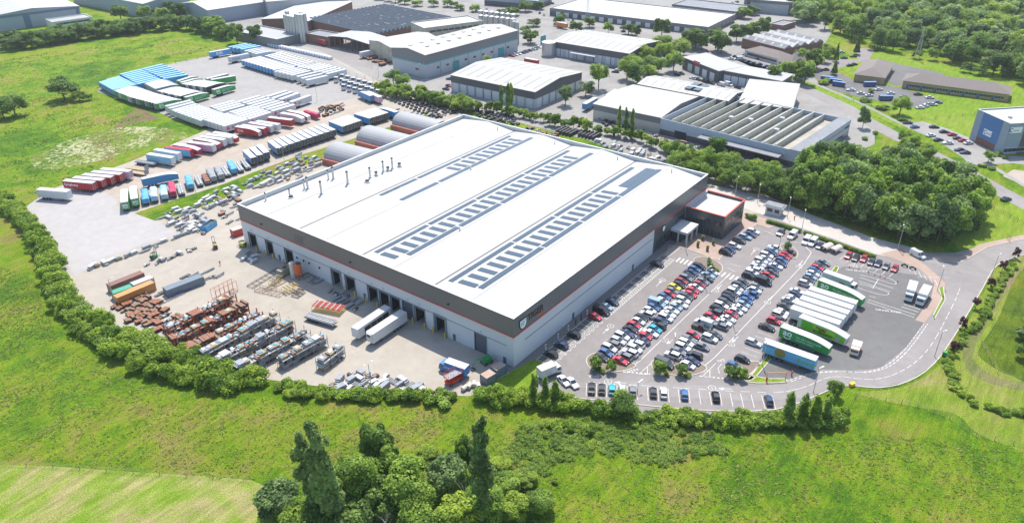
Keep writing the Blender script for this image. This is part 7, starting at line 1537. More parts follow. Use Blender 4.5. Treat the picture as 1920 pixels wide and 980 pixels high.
RUS2 = mat("rust_streaked_top", (.40, .22, .13), var=.6, scale=.8, col2=(.30, .30, .30)); f9 = lambda x, y: (860+x/6.125, 560+y/6.125)
container(f9(285, 890), f9(390, 830), 2.7, GYC, "nearer rust-topped container at the lawn corner", top=RUS2, grp="containers at the lawn corner"); container(f9(400, 800), f9(510, 735), 2.7, GYC, "farther rust-topped container at the lawn corner", top=RUS2, grp="containers at the lawn corner")
p = G(393, 428); t = empty("waste_skip", (p.x, p.y, .03), .35); tag(t, "open skip with blue side and yellow end, full of scrap", "skip")
mb = MB(); mb.box(-3, -1.2, 0, 3, -1.1, 2.2, BLUEP); mb.box(-3, 1.1, 0, 3, 1.2, 2.2, BLUEP); mb.box(2.9, -1.1, 0, 3, 1.1, 2.2, YEL); mb.box(-3, -1.1, 0, -2.9, 1.1, 2.2, BLUEP); mb.build("body", t); mb = bundle_mb(3, 'junk'); mb.box(-2.9, -1.1, .2, 2.9, 1.1, 1.5, DKG); mb.build("scrap_load", t)
mb = MB(); mb.cyl((0, 0, 0), (0, 0, 0), .1, .1, 3, DKG)
# flatbeds with loads
FB = {}
def flatbed(a, b, load, label, grp, L_=10.5, z0=1.25):
    key = load
    if key not in FB:
        t = empty("flatbed_trailer"); mb = MB(); mb.box(0, -1.2, 1.0, L_, 1.2, 1.2, WRAP2 if load != 'bare' else TIMB); mb.build("deck", t)
        mb = MB(); mb.box(.2, -.5, .7, L_-.2, -.35, 1.0, CH); mb.box(.2, .35, .7, L_-.2, .5, 1.0, CH); mb.build("chassis", t)
        for x in (1.6, 2.9, 4.2):
            mb = MB(); mb.cyl((x, -1.15, .5), (x, 1.15, .5), .5, n=10, mt=TYRE); mb.build("axle", t)
        if load == 'bare': mb = MB(); mb.box(L_-.1, -1.2, 1.2, L_, 1.2, 3.2, WRAP2); mb.build("headboard", t)
        elif load == 'planks':
            for i in range(5): mb = MB(); mb.box(.3, -1.1+i*.45, 1.2, L_-.5+(i % 2)*.4, -.75+i*.45, 1.5+(i % 3)*.15, WRAP if i % 2 else WRAP2); mb.build("stacked_goods", t)
        elif load == 'rusty': 
            for i in range(4): mb = MB(); mb.box(.4+i*2.4, -1, 1.2, 2.4+i*2.4, 1, 1.9, RUST); mb.build("stacked_goods", t)
        else:
            mm = {'blue': BLUEP, 'white': WRAP, 'red': mat("crimson_sheeting", (.50, .03, .10), var=.25, scale=.6), 'mix': mat("mixed_sheeting", (.62, .64, .66), col2=(.08, .35, .62), scale=.35), 'grey': WRAP2}[load]
            g = random.Random(len(load)); n = 9; secs = []
            for i in range(n+1): x = .1+(L_-.2)*i/n; h = 3.1+g.uniform(-.2, .15); secs.append([(x, -1.27, .95), (x, -1.22, h-.35), (x, -.7, h), (x, .7, h+g.uniform(-.1, .1)), (x, 1.22, h-.35), (x, 1.27, .95)])
            mb = MB(); mb.loft(secs, mm); mb.build("tarpaulin", t)
        kids(t); t['_used'] = 0; FB[key] = t
    t = FB[key]
    if not t['_used']: t['_used'] = 1; o = t
    else: o = dup(t)
    pose(o, a, b, L_, 2.0); tag(o, label, "flatbed trailer", grp)
TG = "loaded flatbeds beside the grass strip"
for i, (a, b, ld, w_) in enumerate(((f3(275, 810), f3(262, 715), 'blue', 'blue sheeted'), (f3(360, 790), f3(348, 690), 'mix', 'blue and white sheeted'), (f3(458, 780), f3(445, 665), 'mix', 'white sheeted'), (f3(540, 750), f3(520, 640), 'red', 'red sheeted'), (f3(625, 735), f3(590, 625), 'planks', 'plank-loaded'),
        (f3(712, 680), f3(678, 570), 'blue', 'bright blue sheeted'), (f3(805, 645), f3(760, 545), 'planks', 'plank-loaded'), (f3(880, 625), f3(825, 525), 'rusty', 'rusty-loaded'), (f3(940, 605), f3(880, 505), 'grey', 'flat grey'), (f3(1015, 585), f3(955, 485), 'grey', 'flat grey'),
        (f3(1080, 560), f3(1010, 450), 'planks', 'plank-loaded'), (f3(1140, 530), f3(1080, 430), 'blue', 'blue sheeted'), (f3(1205, 510), f3(1140, 415), 'planks', 'plank-loaded'), (f3(1275, 485), f3(1200, 390), 'planks', 'plank-loaded'))):
    flatbed(a, b, ld, "%s flatbed, %s from the green trailers" % (w_, O(i+1)), TG)
flatbed(f5(1460, 75), f5(1730, 110), 'bare', "bare flatbed with tall headboard, nearer the red row", "bare flatbeds"); flatbed(f3(145, 402), f3(400, 440), 'planks', "bare flatbed beside the pale white-roofed trailer", "bare flatbeds"); flatbed(f3(95, 500), f3(280, 530), 'bare', "third bare flatbed with wooden deck between the rows", "bare flatbeds")
flatbed(f4(800, 182), f4(940, 225), 'red', "flat red-sheeted trailer at the end of the diagonal row", None)
flatbed((570, 585), (632, 603), 'planks', "long flatbed laden with pale frames in front of the middle doors", None, 10.5)
# two box lorries, white rigid, small vans, tractor units
def cab_mb(t, x0, W_, zt, m_, L_=1.9):
    mb = MB(); mb.loft([[(x0, -W_, .6), (x0, -W_, zt), (x0, W_, zt), (x0, W_, .6)], [(x0+L_*.72, -W_, .6), (x0+L_*.72, -W_+.06, zt), (x0+L_*.72, W_-.06, zt), (x0+L_*.72, W_, .6)], [(x0+L_, -W_+.08, .6), (x0+L_-.12, -W_+.14, zt*.62), (x0+L_-.12, W_-.14, zt*.62), (x0+L_, W_-.08, .6)]], m_); mb.build("cab", t)
    mb = MB(); mb.mesh([(x0+L_*.74, -W_+.16, zt-.12), (x0+L_*.74, W_-.16, zt-.12), (x0+L_-.08, W_-.2, zt*.63), (x0+L_-.08, -W_+.2, zt*.63)], [(0, 1, 2, 3)], CG)
    for s_ in (-1, 1): mb.box(x0+L_*.2, s_*(W_+.01)-.01, zt*.55, x0+L_*.68, s_*(W_+.01)+.01, zt*.88, CG)
    mb.build("windscreen", t)
def wheels(t, xs, W_=1.1, r=.48):
    for x in xs:
        for s_ in (-1, 1): mb = MB(); mb.cyl((x, s_*(W_-.28), r), (x, s_*W_, r), r, n=12, mt=TYRE); mb.cyl((x, s_*W_, r), (x, s_*(W_+.012), r), r*.5, n=8, mt=RIM); mb.build("wheel", t)
def rigid(a, b, L_, h, side, cabm, label, name="box_lorry", roofm=None, cabh=2.6):
    t = empty(name); W_ = 1.2; mb = MB(); mb.box(0, -W_, .95, L_-2.1, W_, h, side, roofm or TROOF); mb.build("body", t); mb = MB(); mb.box(.2, -.45, .6, L_-1.2, .45, .95, CH); mb.build("chassis", t)
    cab_mb(t, L_-2.0, W_-.08, cabh, cabm); wheels(t, (1.5, L_-1.2)); pose(t, a, b, L_, h); tag(t, label, "lorry" if name == 'box_lorry' else "van"); return t
rigid((1716, 520), (1704, 556), 8.6, 3.4, TW, TW, "left one of two white box lorries beside the turning bay"); rigid((1743, 529), (1724, 562), 8.6, 3.4, TW, TW, "right one of two white box lorries beside the turning bay")
t = rigid(f8(290, 118), f8(510, 195), 10.6, 3.9, TW, TW, "white box lorry with an orange food picture behind the green trailer", cabh=3.0); s_ = cam_side(t); mb = MB(); mb.mesh([(6.3+math.cos(k*.628)*1.1, s_*1.215, 1.9+math.sin(k*.628)*.8) for k in range(10)], [tuple(range(10))], mat("orange_picture", (.55, .25, .06), var=.5, scale=3)); mb.build("picture", t)
t = rigid((1014, 690), (1048, 676), 6.8, 3.3, TW, TW, "white box van with cream roof parked beside the lawn corner", "box_van", mat("cream_van_roof", (.62, .56, .46), var=.1), 2.3)
BLL = mat("lorry_blue", (.04, .20, .50), var=.15); t = rigid((871, 686), (829, 671), 8.4, 3.5, BLL, BLL, "blue lorry with ribbed white roof beside the red scissor lift"); side_text(t, "care", 1.0, WHT, 2.0, 1.8, L_=8.4)
t = rigid((1610, 636), (1602, 658), 5.2, 2.3, mat("van_red", (.50, .05, .04), var=0), mat("van_cream", (.62, .50, .36), var=0), "small red van with white roof near the lime trailer", "small_van", WRAP, 2.2)
for i, (px, py) in enumerate(((1183, 158), (1138, 172))):
    d_ = ((1130, 184), (1164, 163)) if i == 0 else ((1090, 198), (1122, 180)); t = trailer_proto('navy' if False else 'blue', L_=12.6)
    o = dup(t); pose(o, d_[1], d_[0], 12.6); tag(o, "dark blue curtain lorry on the lane between the units, %s one" % ('upper' if i == 0 else 'lower'), "lorry trailer", "dark blue lorries on the lane"); tc = empty("cab_unit"); bpy.data.objects.remove(tc)
    if '_used' in o: del o['_used']
tu = empty("tractor_unit"); mb = MB(); mb.box(-2.6, -.45, .7, 1.4, .45, 1.0, CH); mb.cyl((-1.4, 0, 1.0), (-1.4, 0, 1.15), .5, n=10, mt=DKG); mb.build("chassis", tu); cab_mb(tu, .6, 1.15, 3.3, TW, 2.1); wheels(tu, (-1.7, 1.9)); kids(tu); k_ = 0
for r_ in range(4):
    for i in range(7):
        if r_ == 3 and i > 3: continue
        k_ += 1; p = G(634+i*10.5-r_*1+(r_ > 1)*16, 146+i*3.0+r_*8-(r_ > 1)*2); o = tu if k_ == 1 else dup(tu); o.location = (p.x, p.y, .04); o.rotation_euler.z = math.radians(205); tag(o, "white tractor unit, %s from the left in the %s rank by the white trailers" % (O(i+1), O(r_+1)), "tractor unit", "parked white tractor units")
bw = MB(); WB = mat("white_bale_wrap", (.66, .67, .68), var=.1); bw.loft([[(-1.3, y, 0), (-1.35, y, 1.3), (-.9, y, 2.0), (.9, y, 2.0), (1.35, y, 1.3), (1.3, y, 0)] for y in (-2.4, -.1, .1, 2.4)], WB); bw.box(-1.4, -.4, .2, -1.35, .4, 1.2, BLUEP); bwd = bw.data("wrapped_bale_row")
for i in range(24):
    t_ = i/23; p = G(505+t_*113, 86+t_*25.5); o = bpy.data.objects.new("white_bale_stack", bwd); sc.collection.objects.link(o); o.location = (p.x, p.y, .03); o.rotation_euler.z = -.25+R.uniform(-.05, .05); tag(o, "white wrapped bale stack, %s from the left in the row below the silos" % O(i+1), "bale stack", "wrapped bale stacks below the silos")
for px, py, c, l in ((598, 80, 'red', "red and white lorry at the foot of the silos"), ):
    o = dup(trailer_proto('red', L_=9.6)); pose(o, (620, 78), (588, 70), 9.6); tag(o, l, "lorry trailer"); 
    if '_used' in o: del o['_used']
o = dup(trailer_proto('red', L_=9.6)); pose(o, (980, 108), (1014, 114), 9.6); tag(o, "red curtain trailer standing beside the round grey tank", "lorry trailer"); 
if '_used' in o: del o['_used']
o = dup(trailer_proto('white', L_=9.6)); pose(o, (677, 98), (697, 94), 9.6); tag(o, "white container trailer left of the stained shed", "lorry trailer"); 
if '_used' in o: del o['_used']
o = dup(trailer_proto('orange', L_=9.6)); pose(o, (1038, 40), (1070, 46), 9.6); tag(o, "yellow-orange trailer in the top car park", "lorry trailer"); 
if '_used' in o: del o['_used']
# scissor lift, boom lift, forklifts
p = G(851, 716); t = empty("scissor_lift", (p.x, p.y, .03), .2-math.pi/8); tag(t, "red scissor lift with raised platform beside the blue lorry", "scissor lift")
mb = MB(); mb.box(-2.2, -1.0, .5, 2.2, 1.0, 1.3, REDM); mb.build("base", t); wheels(t, (-1.6, 1.6), 1.15, .5); mb = MB()
for z in (1.3, 1.9):
    for y in (-.7, .7): mb.bar((-1.9, y, z), (1.9, y, z+.6), .1, REDM); mb.bar((1.9, y, z), (-1.9, y, z+.6), .1, REDM)
mb.build("scissor_arms", t); mb = MB(); mb.box(-2.4, -1.1, 2.5, 2.4, 1.1, 2.65, REDM, WRAP2)
for x in (-2.4, -.8, .8, 2.4):
    for y in (-1.1, 1.1): mb.bar((x, y, 2.6), (x, y, 3.7), .05, REDM)
for z in (3.1, 3.7):
    for y in (-1.1, 1.1): mb.bar((-2.4, y, z), (2.4, y, z), .05, REDM)
    for x in (-2.4, 2.4): mb.bar((x, -1.1, z), (x, 1.1, z), .05, REDM)
mb.build("platform", t)
p = G(913, 680); t = empty("boom_lift", (p.x, p.y, .03), 2.9); tag(t, "green boom lift with folded arm near the last closed door", "boom lift"); mb = MB(); mb.box(-1.3, -.9, .5, 1.3, .9, 1.0, GRN); mb.box(-1.2, -.8, 1.0, .8, .8, 1.9, GRN); mb.build("body", t); wheels(t, (-1.0, 1.0), 1.05, .45)
mb = MB(); mb.bar((-.6, 0, 1.9), (3.6, 0, 2.6), .28, GRN); mb.bar((3.6, 0, 2.6), (4.4, 0, 1.3), .2, GRN); mb.build("arm", t); mb = MB()
for z in (.4, 1.4):
    for y in (-.6, .6): mb.bar((4.2, y, z), (5.2, y, z), .05, DKG)
    for x in (4.2, 5.2): mb.bar((x, -.6, z), (x, .6, z), .05, DKG)
for x in (4.2, 5.2):
    for y in (-.6, .6): mb.bar((x, y, .3), (x, y, 1.4), .05, DKG)
mb.box(4.2, -.6, .25, 5.2, .6, .35, DKG); mb.build("basket", t)
def forklift(px, py, a, m_, l, up=3.2):
    p = G(px, py); t = empty("forklift", (p.x, p.y, .04), a); tag(t, l, "forklift"); mb = MB(); mb.box(-1.3, -.6, .3, .8, .6, 1.1, m_); mb.box(-1.4, -.6, .4, -.9, .6, 1.4, DKG); mb.build("body", t); mb = MB(); mb.box(-.9, -.55, 2.1, .6, .55, 2.18, DKG)
    for x in (-.85, .55):
        for y in (-.5, .5): mb.bar((x, y, 1.1), (x, y, 2.1), .06, DKG)
    mb.build("cage", t); mb = MB()
    for y in (-.4, .4): mb.box(.85, y-.06, .1, .98, y+.06, up, DKG); mb.box(.98, y-.08, .3, 2.1, y+.08, .36, DKG)
    mb.box(.85, -.45, up-.15, .95, .45, up, DKG); mb.build("mast", t); wheels(t, (-.9, .5), .65, .32)
forklift(404, 465, 1.2, YEL, "yellow forklift with raised mast near the west corner", 4.0); forklift(290, 484, .3, GRN, "green forklift between the goods lines"); forklift(455, 462, 2.0, mat("lime_machine", (.40, .46, .04), var=.1), "small lime yellow forklift at the first door", 2.0); forklift(1155 - 4, 245 + 10, .5, REDM, "red forklift in the back yard", 2.4)
# orange silo, generator, cages, tanks
p = G(562, 523); t = empty("hopper_silo", (p.x, p.y, .03)); tag(t, "orange hopper silo with dark legs in front of the shaded wall", "silo"); mb = MB(); OR2 = mat("silo_orange", (.62, .13, .03), var=.12); mb.cyl((0, 0, 2.2), (0, 0, 5.6), 1.15, n=16, mt=OR2); mb.cyl((0, 0, .9), (0, 0, 2.2), .3, 1.15, 16, OR2); mb.build("tank", t); mb = MB(); mb.cyl((0, 0, 5.6), (0, 0, 6.1), 1.15, .5, 16, DKG); mb.build("cap", t)
for a in range(4): mb = MB(); mb.bar((math.cos(a*1.57+.8)*1.1, math.sin(a*1.57+.8)*1.1, 0), (math.cos(a*1.57+.8)*1.05, math.sin(a*1.57+.8)*1.05, 2.6), .1, DKG); mb.build("leg", t)
mb = MB(); mb.cyl((0, 0, 0), (0, 0, 5.2), .9, n=14, mt=CREAM); mb.cyl((0, 0, 5.2), (0, 0, 5.6), .9, .3, 14, CREAM); q = G(551, 519); tag(mb.build("storage_tank", loc=(q.x, q.y, .03)), "grey-beige tank beside the orange silo", "tank")
q = G(536, 513); mb = MB(); mb.box(-2.6, -1.1, .2, 2.6, 1.1, 2.3, mat("olive_beige_casing", (.30, .28, .20), var=.2)); mb.box(-2.7, -1.2, 0, 2.7, 1.2, .2, DKG); mb.box(-.6, -.5, 2.3, .6, .5, 2.6, DKG); tag(mb.build("generator_set", loc=(q.x, q.y, .03), rz=.1), "beige boxed generator left of the orange silo", "generator")
def frame_pile(px, py, a, L_, w_, n, m_, label, name="steel_frame", h=.9, bottles=None):
    p = G(px, py); t = empty(name, (p.x, p.y, .03), a); tag(t, label, "steel frame"); mb = MB()
    for z in (.15, h):
        for y in (-w_/2, w_/2): mb.bar((-L_/2, y, z), (L_/2, y, z), .09, m_)
        for i in range(n+1): mb.bar((-L_/2+L_*i/n, -w_/2, z), (-L_/2+L_*i/n, w_/2, z), .06, m_)
    for i in range(0, n+1, 2):
        for y in (-w_/2, w_/2): mb.bar((-L_/2+L_*i/n, y, .1), (-L_/2+L_*i/n, y, h), .08, m_)
    mb.build("frame", t)
    if bottles:
        for i in range(n):
            mb = MB(); mb.cyl((-L_/2+L_*(i+.5)/n, -w_/2+.2, h+.2), (-L_/2+L_*(i+.5)/n, w_/2-.2, h+.2), .2, n=8, mt=bottles[i % len(bottles)]); mb.build("gas_bottle", t)
frame_pile(498, 522, .12, 13, 2.4, 7, DKG, "long black steel frame reaching out of the warehouse shade", h=.5); frame_pile(506, 548, -1.3, 9.5, 2.6, 6, BRN, "brown lattice frame lying on the concrete"); frame_pile(516, 536, .0, 7, 1.8, 4, TIMB, "low timber-coloured frame beside the black one", h=.4)
frame_pile(519, 527, .35, 5.5, 2.2, 5, YEL, "yellow-framed cage holding grey rollers", h=1.2, bottles=[WRAP2, GALV]); frame_pile(545, 545, -.1, 4.6, 2.6, 4, YEL, "cream and yellow caged platform in the sun before the silo", h=1.6, bottles=[TIMB])
frame_pile(560, 552, .2, 3.6, 2.6, 3, DKG, "dark wheeled frame beside the cream platform", bottles=[DKG, BRN]); frame_pile(617, 581, -1.25, 9.5, 3.6, 16, YEL, "yellow cage with rows of red and white cylinders", h=1.3, bottles=[REDG, WRAP, REDG])
frame_pile(*r3(530, 120), .03, 7.5, 2.4, 10, ORST, "tall orange gantry frame behind the first orange rack", h=3.6); frame_pile(320, 560, .0, 9, 1.6, 8, WRAP2, "pale ladder frame lying beside the slate grey unit", h=.3); frame_pile(352, 540, .1, 11, 3.0, 6, mat("violet_blue_steel", (.12, .12, .32), var=.2), "blue-violet trailer frames beside the slate grey unit", h=.5)
for i, (px, py) in enumerate(((871, 731), (880, 727), (889, 723), (897, 726))):
    q = G(px, py); t = empty("water_tank", (q.x, q.y, .03), .3*i); tag(t, "cream round tank, %s of four beside the scissor lift" % O(i+1), "tank", "cream tanks by the scissor lift"); mb = MB(); mb.cyl((-.8, 0, .7), (.8, 0, .7), .6, n=14, mt=CREAM); mb.build("tank", t); mb = MB(); mb.box(-.8, -.5, 0, .8, .5, .2, DKG); mb.build("base", t)
q = G(*r3(1600, 720)); mb = MB(); mb.loft([[(x, -.55*s, .3), (x, -.4*s, .3+.9*s), (x, .4*s, .3+.9*s), (x, .55*s, .3)] for x, s in ((-3, .3), (-1.5, .9), (1.5, 1), (3, .4))], mat("pinkish_white_shell", (.62, .46, .60), var=.1)); tag(mb.build("curved_roof_section", loc=(q.x, q.y, .03), rz=.3), "long pinkish white shell lying by the short grey rack", "roof section")
# ------------------------------------------------------------------ street furniture
def lamp(px, py, h, label, a=0.0, heads=1, m_=None):
    p = G(px, py); t = empty("street_lamp", (p.x, p.y, .03), a); tag(t, label, "street lamp", "street lamps"); mb = MB(); mb.cyl((0, 0, 0), (0, 0, h), .11, .07, 8, STEEL); mb.build("pole", t)
    for k in range(heads):
        s_ = 1-2*k; mb = MB(); mb.bar((0, 0, h-.05), (s_*.9, 0, h+.1), .06, STEEL); mb.box(s_*.8-.05, -.17, h+.02, s_*1.45+.05, .17, h+.16, CAPW); mb.build("lamp_head", t)
for px, py, h, l, hd in ((698, 742, 10, "tall lamp post with twin heads in the front yard", 2), (1286, 470, 7, "lamp post on the corner of the red paving", 1), (1322, 552 - 14, 7, "lamp post between the two double rows, upper part", 1), (1195, 660, 7, "lamp post in the first double row, lower part", 1), (1262, 668, 6.5, "lamp post at the near end of the second double row", 1), (1375, 612, 7, "lamp post in the middle of the second double row", 2),
        (1458, 478, 7, "lamp post at the far end of the second double row", 1), (1429, 684, 7.5, "lamp post with a twin head beside the pale blue trailer", 2), (1683, 467, 8.5, "tall lamp post at the edge of the grove by the crossing", 1), (1503, 432, 7.5, "lamp post in the clipped hedge behind the vans", 1), (1476, 408, 7.5, "lamp post beside the gatehouse road", 1),
        (1757, 545, 8, "lamp post with a blue sign on the paved verge", 1), (1858, 520, 8, "lamp post on the outer kerb of the road bend", 1), (1752, 668, 8, "lamp post on the lower outer kerb of the road", 1), (1525, 735, 7.5, "lamp post at the road edge below the pale blue trailer", 1), (1379, 364, 7, "small lamp post behind the office block", 1), (1420, 380, 7, "lamp post among the trees by the office block", 1), (535, 360 - 45, 9, "lamp post on the grass strip near the blue-sided trailers", 2),
        (369, 370, 9, "lamp post on the grass strip beside the flatbeds", 2), (190 - 30 + 50, 128 + 5, 9, "lamp post at the meadow fence by the light blue block", 1), (595, 190, 9, "lamp post beside the carrier block end", 1), (218, 592 - 20, 9, "lamp post in the hedge by the brown container", 1), (340, 665, 8, "lamp post in the hedge by the grey racks", 1), (1195, 735, 3.2, "short post with a sign in the front bays", 1), (786, 150, 9, "lamp post before the teal-striped factory", 1), (710, 145, 9, "lamp post on the lane beside the factory", 1)):
    lamp(px, py, h, l, R.uniform(-.6, .6), hd)
for i, (px, py) in enumerate(((1016, 653), (1036, 632), (1059, 618), (1074, 607), (1083, 598), (1095, 589))):
    p = G(px, py); x = p.x; mb = MB(); mb.box(-.18, -.14, 0, .18, .14, 1.9, CAPW if i not in (3, 4) else DKG); mb.box(-.14, -.15, 1.2, .14, -.14, 1.6, BLACK); tag(mb.build("charging_post", loc=(x, -2.3, .07)), "vehicle charging post, %s from the corner along the shaded wall" % O(i+1), "charging post", "charging posts along the wall")
p = G(1047, 624); t = empty("round_sign", (p.x, -1.6, .06)); mb = MB(); mb.cyl((0, 0, 0), (0, 0, 2.0), .05, n=6, mt=STEEL); mb.build("post", t); mb = MB(); mb.cyl((0, -.08, 2.2), (0, 0, 2.2), .42, n=14, mt=mat("sign_sand", (.35, .30, .14), var=0)); mb.build("panel", t); tag(t, "round sand-coloured sign on the wall paving between the charging posts", "sign")
# height barrier and red posts
p, q = G(1436, 713), G(1472, 712); d = (q-p); t = empty("height_barrier", (p.x, p.y, .1), math.atan2(d.y, d.x)); tag(t, "orange height barrier across the lorry bay corner", "barrier"); L_ = d.length; OB = mat("barrier_orange", (.68, .26, .06), var=.1)
for x in (0, L_): mb = MB(); mb.cyl((x, 0, 0), (x, 0, 2.4), .09, n=8, mt=OB); mb.build("post", t)
mb = MB(); mb.bar((0, 0, 2.4), (L_, 0, 2.4), .12, OB); mb.build("bar", t)
for i, (px, py, l) in enumerate(((1484, 704, "red marker post with a round top beside the pale blue trailer"), (1437, 716, "dark red marker post at the height barrier"), (1453 - 13, 398, "red barrier post left of the gatehouse"), (1489, 412, "red barrier post right of the gatehouse"))):
    p = G(px, py); t = empty("marker_post", (p.x, p.y, .05)); tag(t, l, "post"); mb = MB(); mb.cyl((0, 0, 0), (0, 0, 1.1), .16, n=8, mt=REDM); mb.build("post", t); mb = MB(); mb.cyl((0, 0, 1.1), (0, 0, 1.5), .28, .2, 8, REDM); mb.build("cap", t)
cone = MB(); cone.box(-.2, -.2, 0, .2, .2, .05, REDM); cone.cyl((0, 0, .05), (0, 0, .7), .15, .03, 8, REDM); coned = cone.data("traffic_cone")
for i, (px, py) in enumerate(((1592, 502), (1610, 505), (1628, 511), (1640, 516), (1650, 519), (1659, 522), (1683, 529))):
    p = G(px, py); o = bpy.data.objects.new("traffic_cone", coned); sc.collection.objects.link(o); o.location = (p.x, p.y, .07); tag(o, "orange traffic cone, %s from the left along the turning bay edge" % O(i+1), "traffic cone", "cones along the turning bay")
for i, (px, py, a) in enumerate(((1696, 500, .4), (1711, 505, .4))):
    p = G(px, py); t = empty("motorcycle", (p.x, p.y, .06), a+1.2); tag(t, "black motorcycle, %s of two in the hatched bay by the red car" % ('left' if i == 0 else 'right'), "motorcycle", "motorcycles in the hatched bay"); mb = MB(); mb.loft([[(x, -.16*s, .5), (x, -.12*s, .5+.5*s), (x, .12*s, .5+.5*s), (x, .16*s, .5)] for x, s in ((-.8, .5), (-.2, .8), (.3, 1.1), (.75, .6))], PLAST); mb.build("body", t)
    for x in (-.75, .8): mb = MB(); mb.cyl((x, -.07, .33), (x, .07, .33), .33, n=12, mt=TYRE); mb.build("wheel", t)
    mb = MB(); mb.bar((.55, -.35, 1.05), (.55, .35, 1.05), .04, STEEL); mb.build("handlebar", t)
p = G(1770, 688 - 22); mb = MB(); mb.box(-.5, -.5, 0, .5, .5, 1.1, GRN); mb.box(-.55, -.55, 1.1, .55, .55, 1.2, GRN); tag(mb.build("grit_bin", loc=(p.x, p.y, .1)), "green bin on the grass outside the lower road bend", "bin")
p = G(1597, 723); mb = MB(); mb.box(-.7, -.4, 0, .7, .4, .7, YEL); mb.box(-.75, -.45, .7, .75, .45, .85, YEL); tag(mb.build("grit_bin", loc=(p.x, p.y, .1), rz=-.5), "yellow grit bin on the road edge by the dark round tree", "bin")
# fences
def fence(px, h, gap, label, m_, wires=(.4, .9, 1.3), name="wire_fence"):
    pts = gp(px); t = empty(name, (pts[0].x, pts[0].y, 0)); tag(t, label, "fence"); o0 = pts[0]; wr = MB()
    for a, b in zip(pts, pts[1:]):
        L_ = (b-a).length; n = max(1, int(L_/gap))
        for i in range(n):
            q = a.lerp(b, i/n)-o0; mb = MB(); mb.box(q.x-.06, q.y-.06, 0, q.x+.06, q.y+.06, h, m_); mb.build("fence_post", t)
        for z in wires: wr.bar((a-o0)+Vector((0, 0, z)), (b-o0)+Vector((0, 0, z)), .025, m_)
    wr.build("rail", t)
DKF = mat("fence_dark", (.05, .06, .05), var=.1)
fence([(1604, 748), (1660, 752), (1720, 762), (1780, 785), (1830, 818), (1935, 840)], 1.4, 3.5, "post and wire fence across the mown bank at the lower right", TIMB)
fence([(1840, 690 - 45), (1870, 700), (1915, 715)], 1.3, 3.2, "short wire fence round the marsh edge", TIMB); fence([(0, 871), (100, 876), (250, 887), (400, 896), (470, 902)], 1.1, 6, "low wire fence along the mown field corner", TIMB)
fence([(1560, 140), (1600, 150 + 40), (1650, 208), (1700, 226)], 1.6, 5, "green mesh fence along the coach car park lawn", DKF); fence([(1700, 226), (1780, 222), (1850, 214), (1960, 205)], 1.6, 6, "mesh fence across the lawn behind the blue office", DKF); fence([(1845, 388), (1880, 402), (1935, 432)], 1.7, 3, "roadside mesh fence beside the black car", DKF)
fence([(905, 204), (960, 216), (1040, 234), (1110, 250)], 2.2, 4, "dark mesh fence behind the back yard", DKF, (.3, 1.1, 2.0)); fence([(330, 121), (390, 106), (440, 93)], 2.2, 6, "mesh fence between the meadow and the upper yard", DKF, (.3, 1.1, 2.0)); fence([(640, 138), (700, 152), (760, 168)], 2.2, 6, "mesh fence between lane and tractor units", DKF, (.3, 1.1, 2.0))
mb = MB(); 
for i in range(5): mb.bar((i*.9, 0, 0), (i*.9, 0, 2.0), .06, DKF)
mb.bar((0, 0, 1.9), (3.6, 0, 1.9), .06, DKF); p = G(1893, 456); tag(mb.build("metal_gate", loc=(p.x, p.y, .1), rz=.4), "dark upright metal gate at the verge by the right edge", "gate")
# lattice masts
for px, py, h, l in ((1101, 45, 26, "thin lattice mast in front of the white depot"), (1718, 112, 20, "grey lattice pylon rising out of the large wood")):
    p = G(px, py); t = empty("lattice_mast", (p.x, p.y, 0)); tag(t, l, "mast"); mb = MB(); w_ = 1.4
    for sx in (-1, 1):
        for sy in (-1, 1): mb.bar((sx*w_, sy*w_, 0), (sx*.2, sy*.2, h), .12, STEEL)
    for k in range(10):
        z0, z1 = h*k/10, h*(k+1)/10; a, b = w_+(.2-w_)*k/10, w_+(.2-w_)*(k+1)/10
        for s_ in (-1, 1): mb.bar((-a, s_*a, z0), (b, s_*b, z1), .07, STEEL); mb.bar((s_*a, -a, z0), (s_*b, b, z1), .07, STEEL)
    mb.build("lattice", t); mb = MB(); mb.bar((-3.5, 0, h*.82), (3.5, 0, h*.82), .12, STEEL); mb.bar((-2.6, 0, h*.93), (2.6, 0, h*.93), .1, STEEL); mb.build("cross_arm", t)
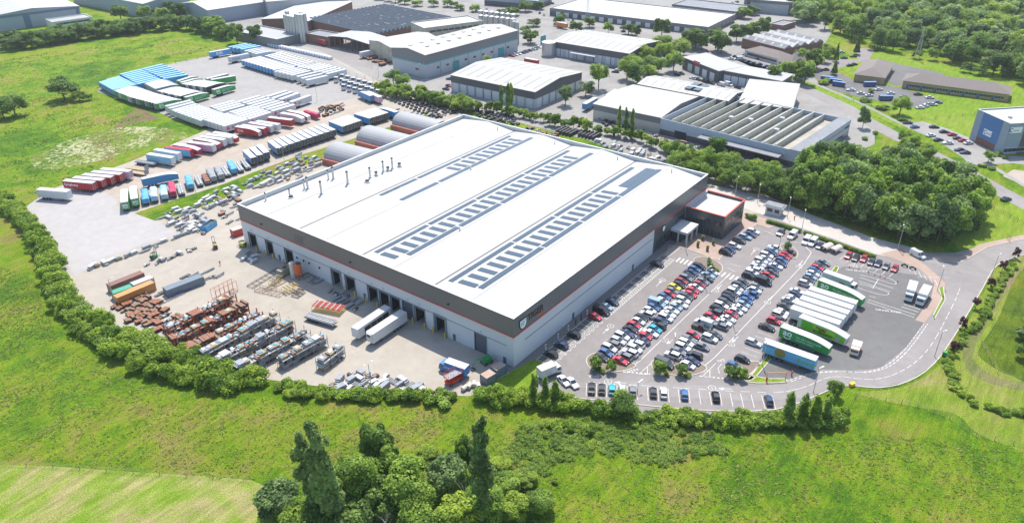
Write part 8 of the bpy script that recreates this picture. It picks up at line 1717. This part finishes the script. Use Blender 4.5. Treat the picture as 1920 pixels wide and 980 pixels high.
# person in the yard
def person(px, py, top, leg, label, a=0.0, skin=(.45, .28, .2)):
    p = G(px, py); SK = mat("skin", skin, var=0); V_ = [(0, 0, .98), (0, 0, 1.22), (0, 0, 1.43), (0, 0, 1.53), (0, .02, 1.68), (0, .19, 1.40), (.03, .27, 1.12), (.14, .27, .88), (0, -.19, 1.40), (-.03, -.27, 1.12), (.10, -.27, .88), (0, .10, .93), (.10, .11, .50), (.02, .12, .06), (.16, .12, .04), (0, -.10, .93), (-.08, -.11, .50), (-.18, -.12, .07), (-.05, -.12, .04)]
    E_ = [(0, 1), (1, 2), (2, 3), (3, 4), (2, 5), (5, 6), (6, 7), (2, 8), (8, 9), (9, 10), (0, 11), (11, 12), (12, 13), (13, 14), (0, 15), (15, 16), (16, 17), (17, 18)]; rd = [.13, .13, .13, .06, .11, .065, .05, .04, .065, .05, .04, .1, .075, .05, .04, .1, .075, .05, .04]
    me = bpy.data.meshes.new("person"); me.from_pydata(V_, E_, []); o = bpy.data.objects.new("person", me); sc.collection.objects.link(o); o.location = (p.x, p.y, .04); o.rotation_euler.z = a; md = o.modifiers.new("skin", 'SKIN')
    for i, r_ in enumerate(rd): me.skin_vertices[0].data[i].radius = (r_, r_)
    me.skin_vertices[0].data[0].use_root = True; sb = o.modifiers.new("s", 'SUBSURF'); sb.levels = sb.render_levels = 1; bpy.context.view_layer.update()
    m2 = bpy.data.meshes.new_from_object(o.evaluated_get(bpy.context.evaluated_depsgraph_get())); o.modifiers.clear(); o.data = m2; m2.materials.clear()
    for m_ in (SK, top, leg): m2.materials.append(m_)
    for f in m2.polygons: z = f.center.z; f.material_index = 0 if z > 1.5 or (abs(f.center.y) > .2 and z < .95) else (1 if z > .97 else 2)
    tag(o, label, "person"); h_ = MB(); h_.cyl((0, .02, 1.72), (0, .02, 1.82), .125, .07, 10, mat("hard_hat", (.7, .68, .6), var=0)); h_.build("hard_hat", o)
person(413, 497, mat("red_jacket", (.5, .03, .04), var=0), mat("dark_trousers", (.04, .04, .05), var=0), "person in a red jacket walking across the concrete by the forklift", 1.0)
# ------------------------------------------------------------------ haze
hz = MB(); hz.box(-330, -420, -1, 1500, 1200, 160, mat("haze_air", (1, 1, 1), var=0)); o = hz.build("haze"); tag(o, kind='stuff')
hm = bpy.data.materials.new("haze_volume"); hm.use_nodes = True; N, L = hm.node_tree.nodes, hm.node_tree.links; N.remove(N["Principled BSDF"]); pv_ = N.new("ShaderNodeVolumePrincipled"); pv_.inputs["Color"].default_value = (.88, .93, 1.0, 1); pv_.inputs["Density"].default_value = .00009; pv_.inputs["Anisotropy"].default_value = .2
L.new(pv_.outputs[0], N["Material Output"].inputs["Volume"]); o.data.materials[0] = hm
# prototypes that no copy replaced are taken out again
def _rm(o):
    for c in list(o.children): _rm(c)
    bpy.data.objects.remove(o)
for o in [o for o in sc.objects if o.parent is None and '_used' in o]:
    if o['_used'] == 0: _rm(o)
    else: del o['_used']
for o in sc.objects:
    if 'label' in o and len(o['label'].split()) > 16: print("LONG", len(o['label'].split()), o['label'])
seen = {}
for o in sc.objects:
    if 'label' in o: seen[o['label']] = seen.get(o['label'], 0)+1
print("DUPL", [(k, v) for k, v in seen.items() if v > 1][:20])
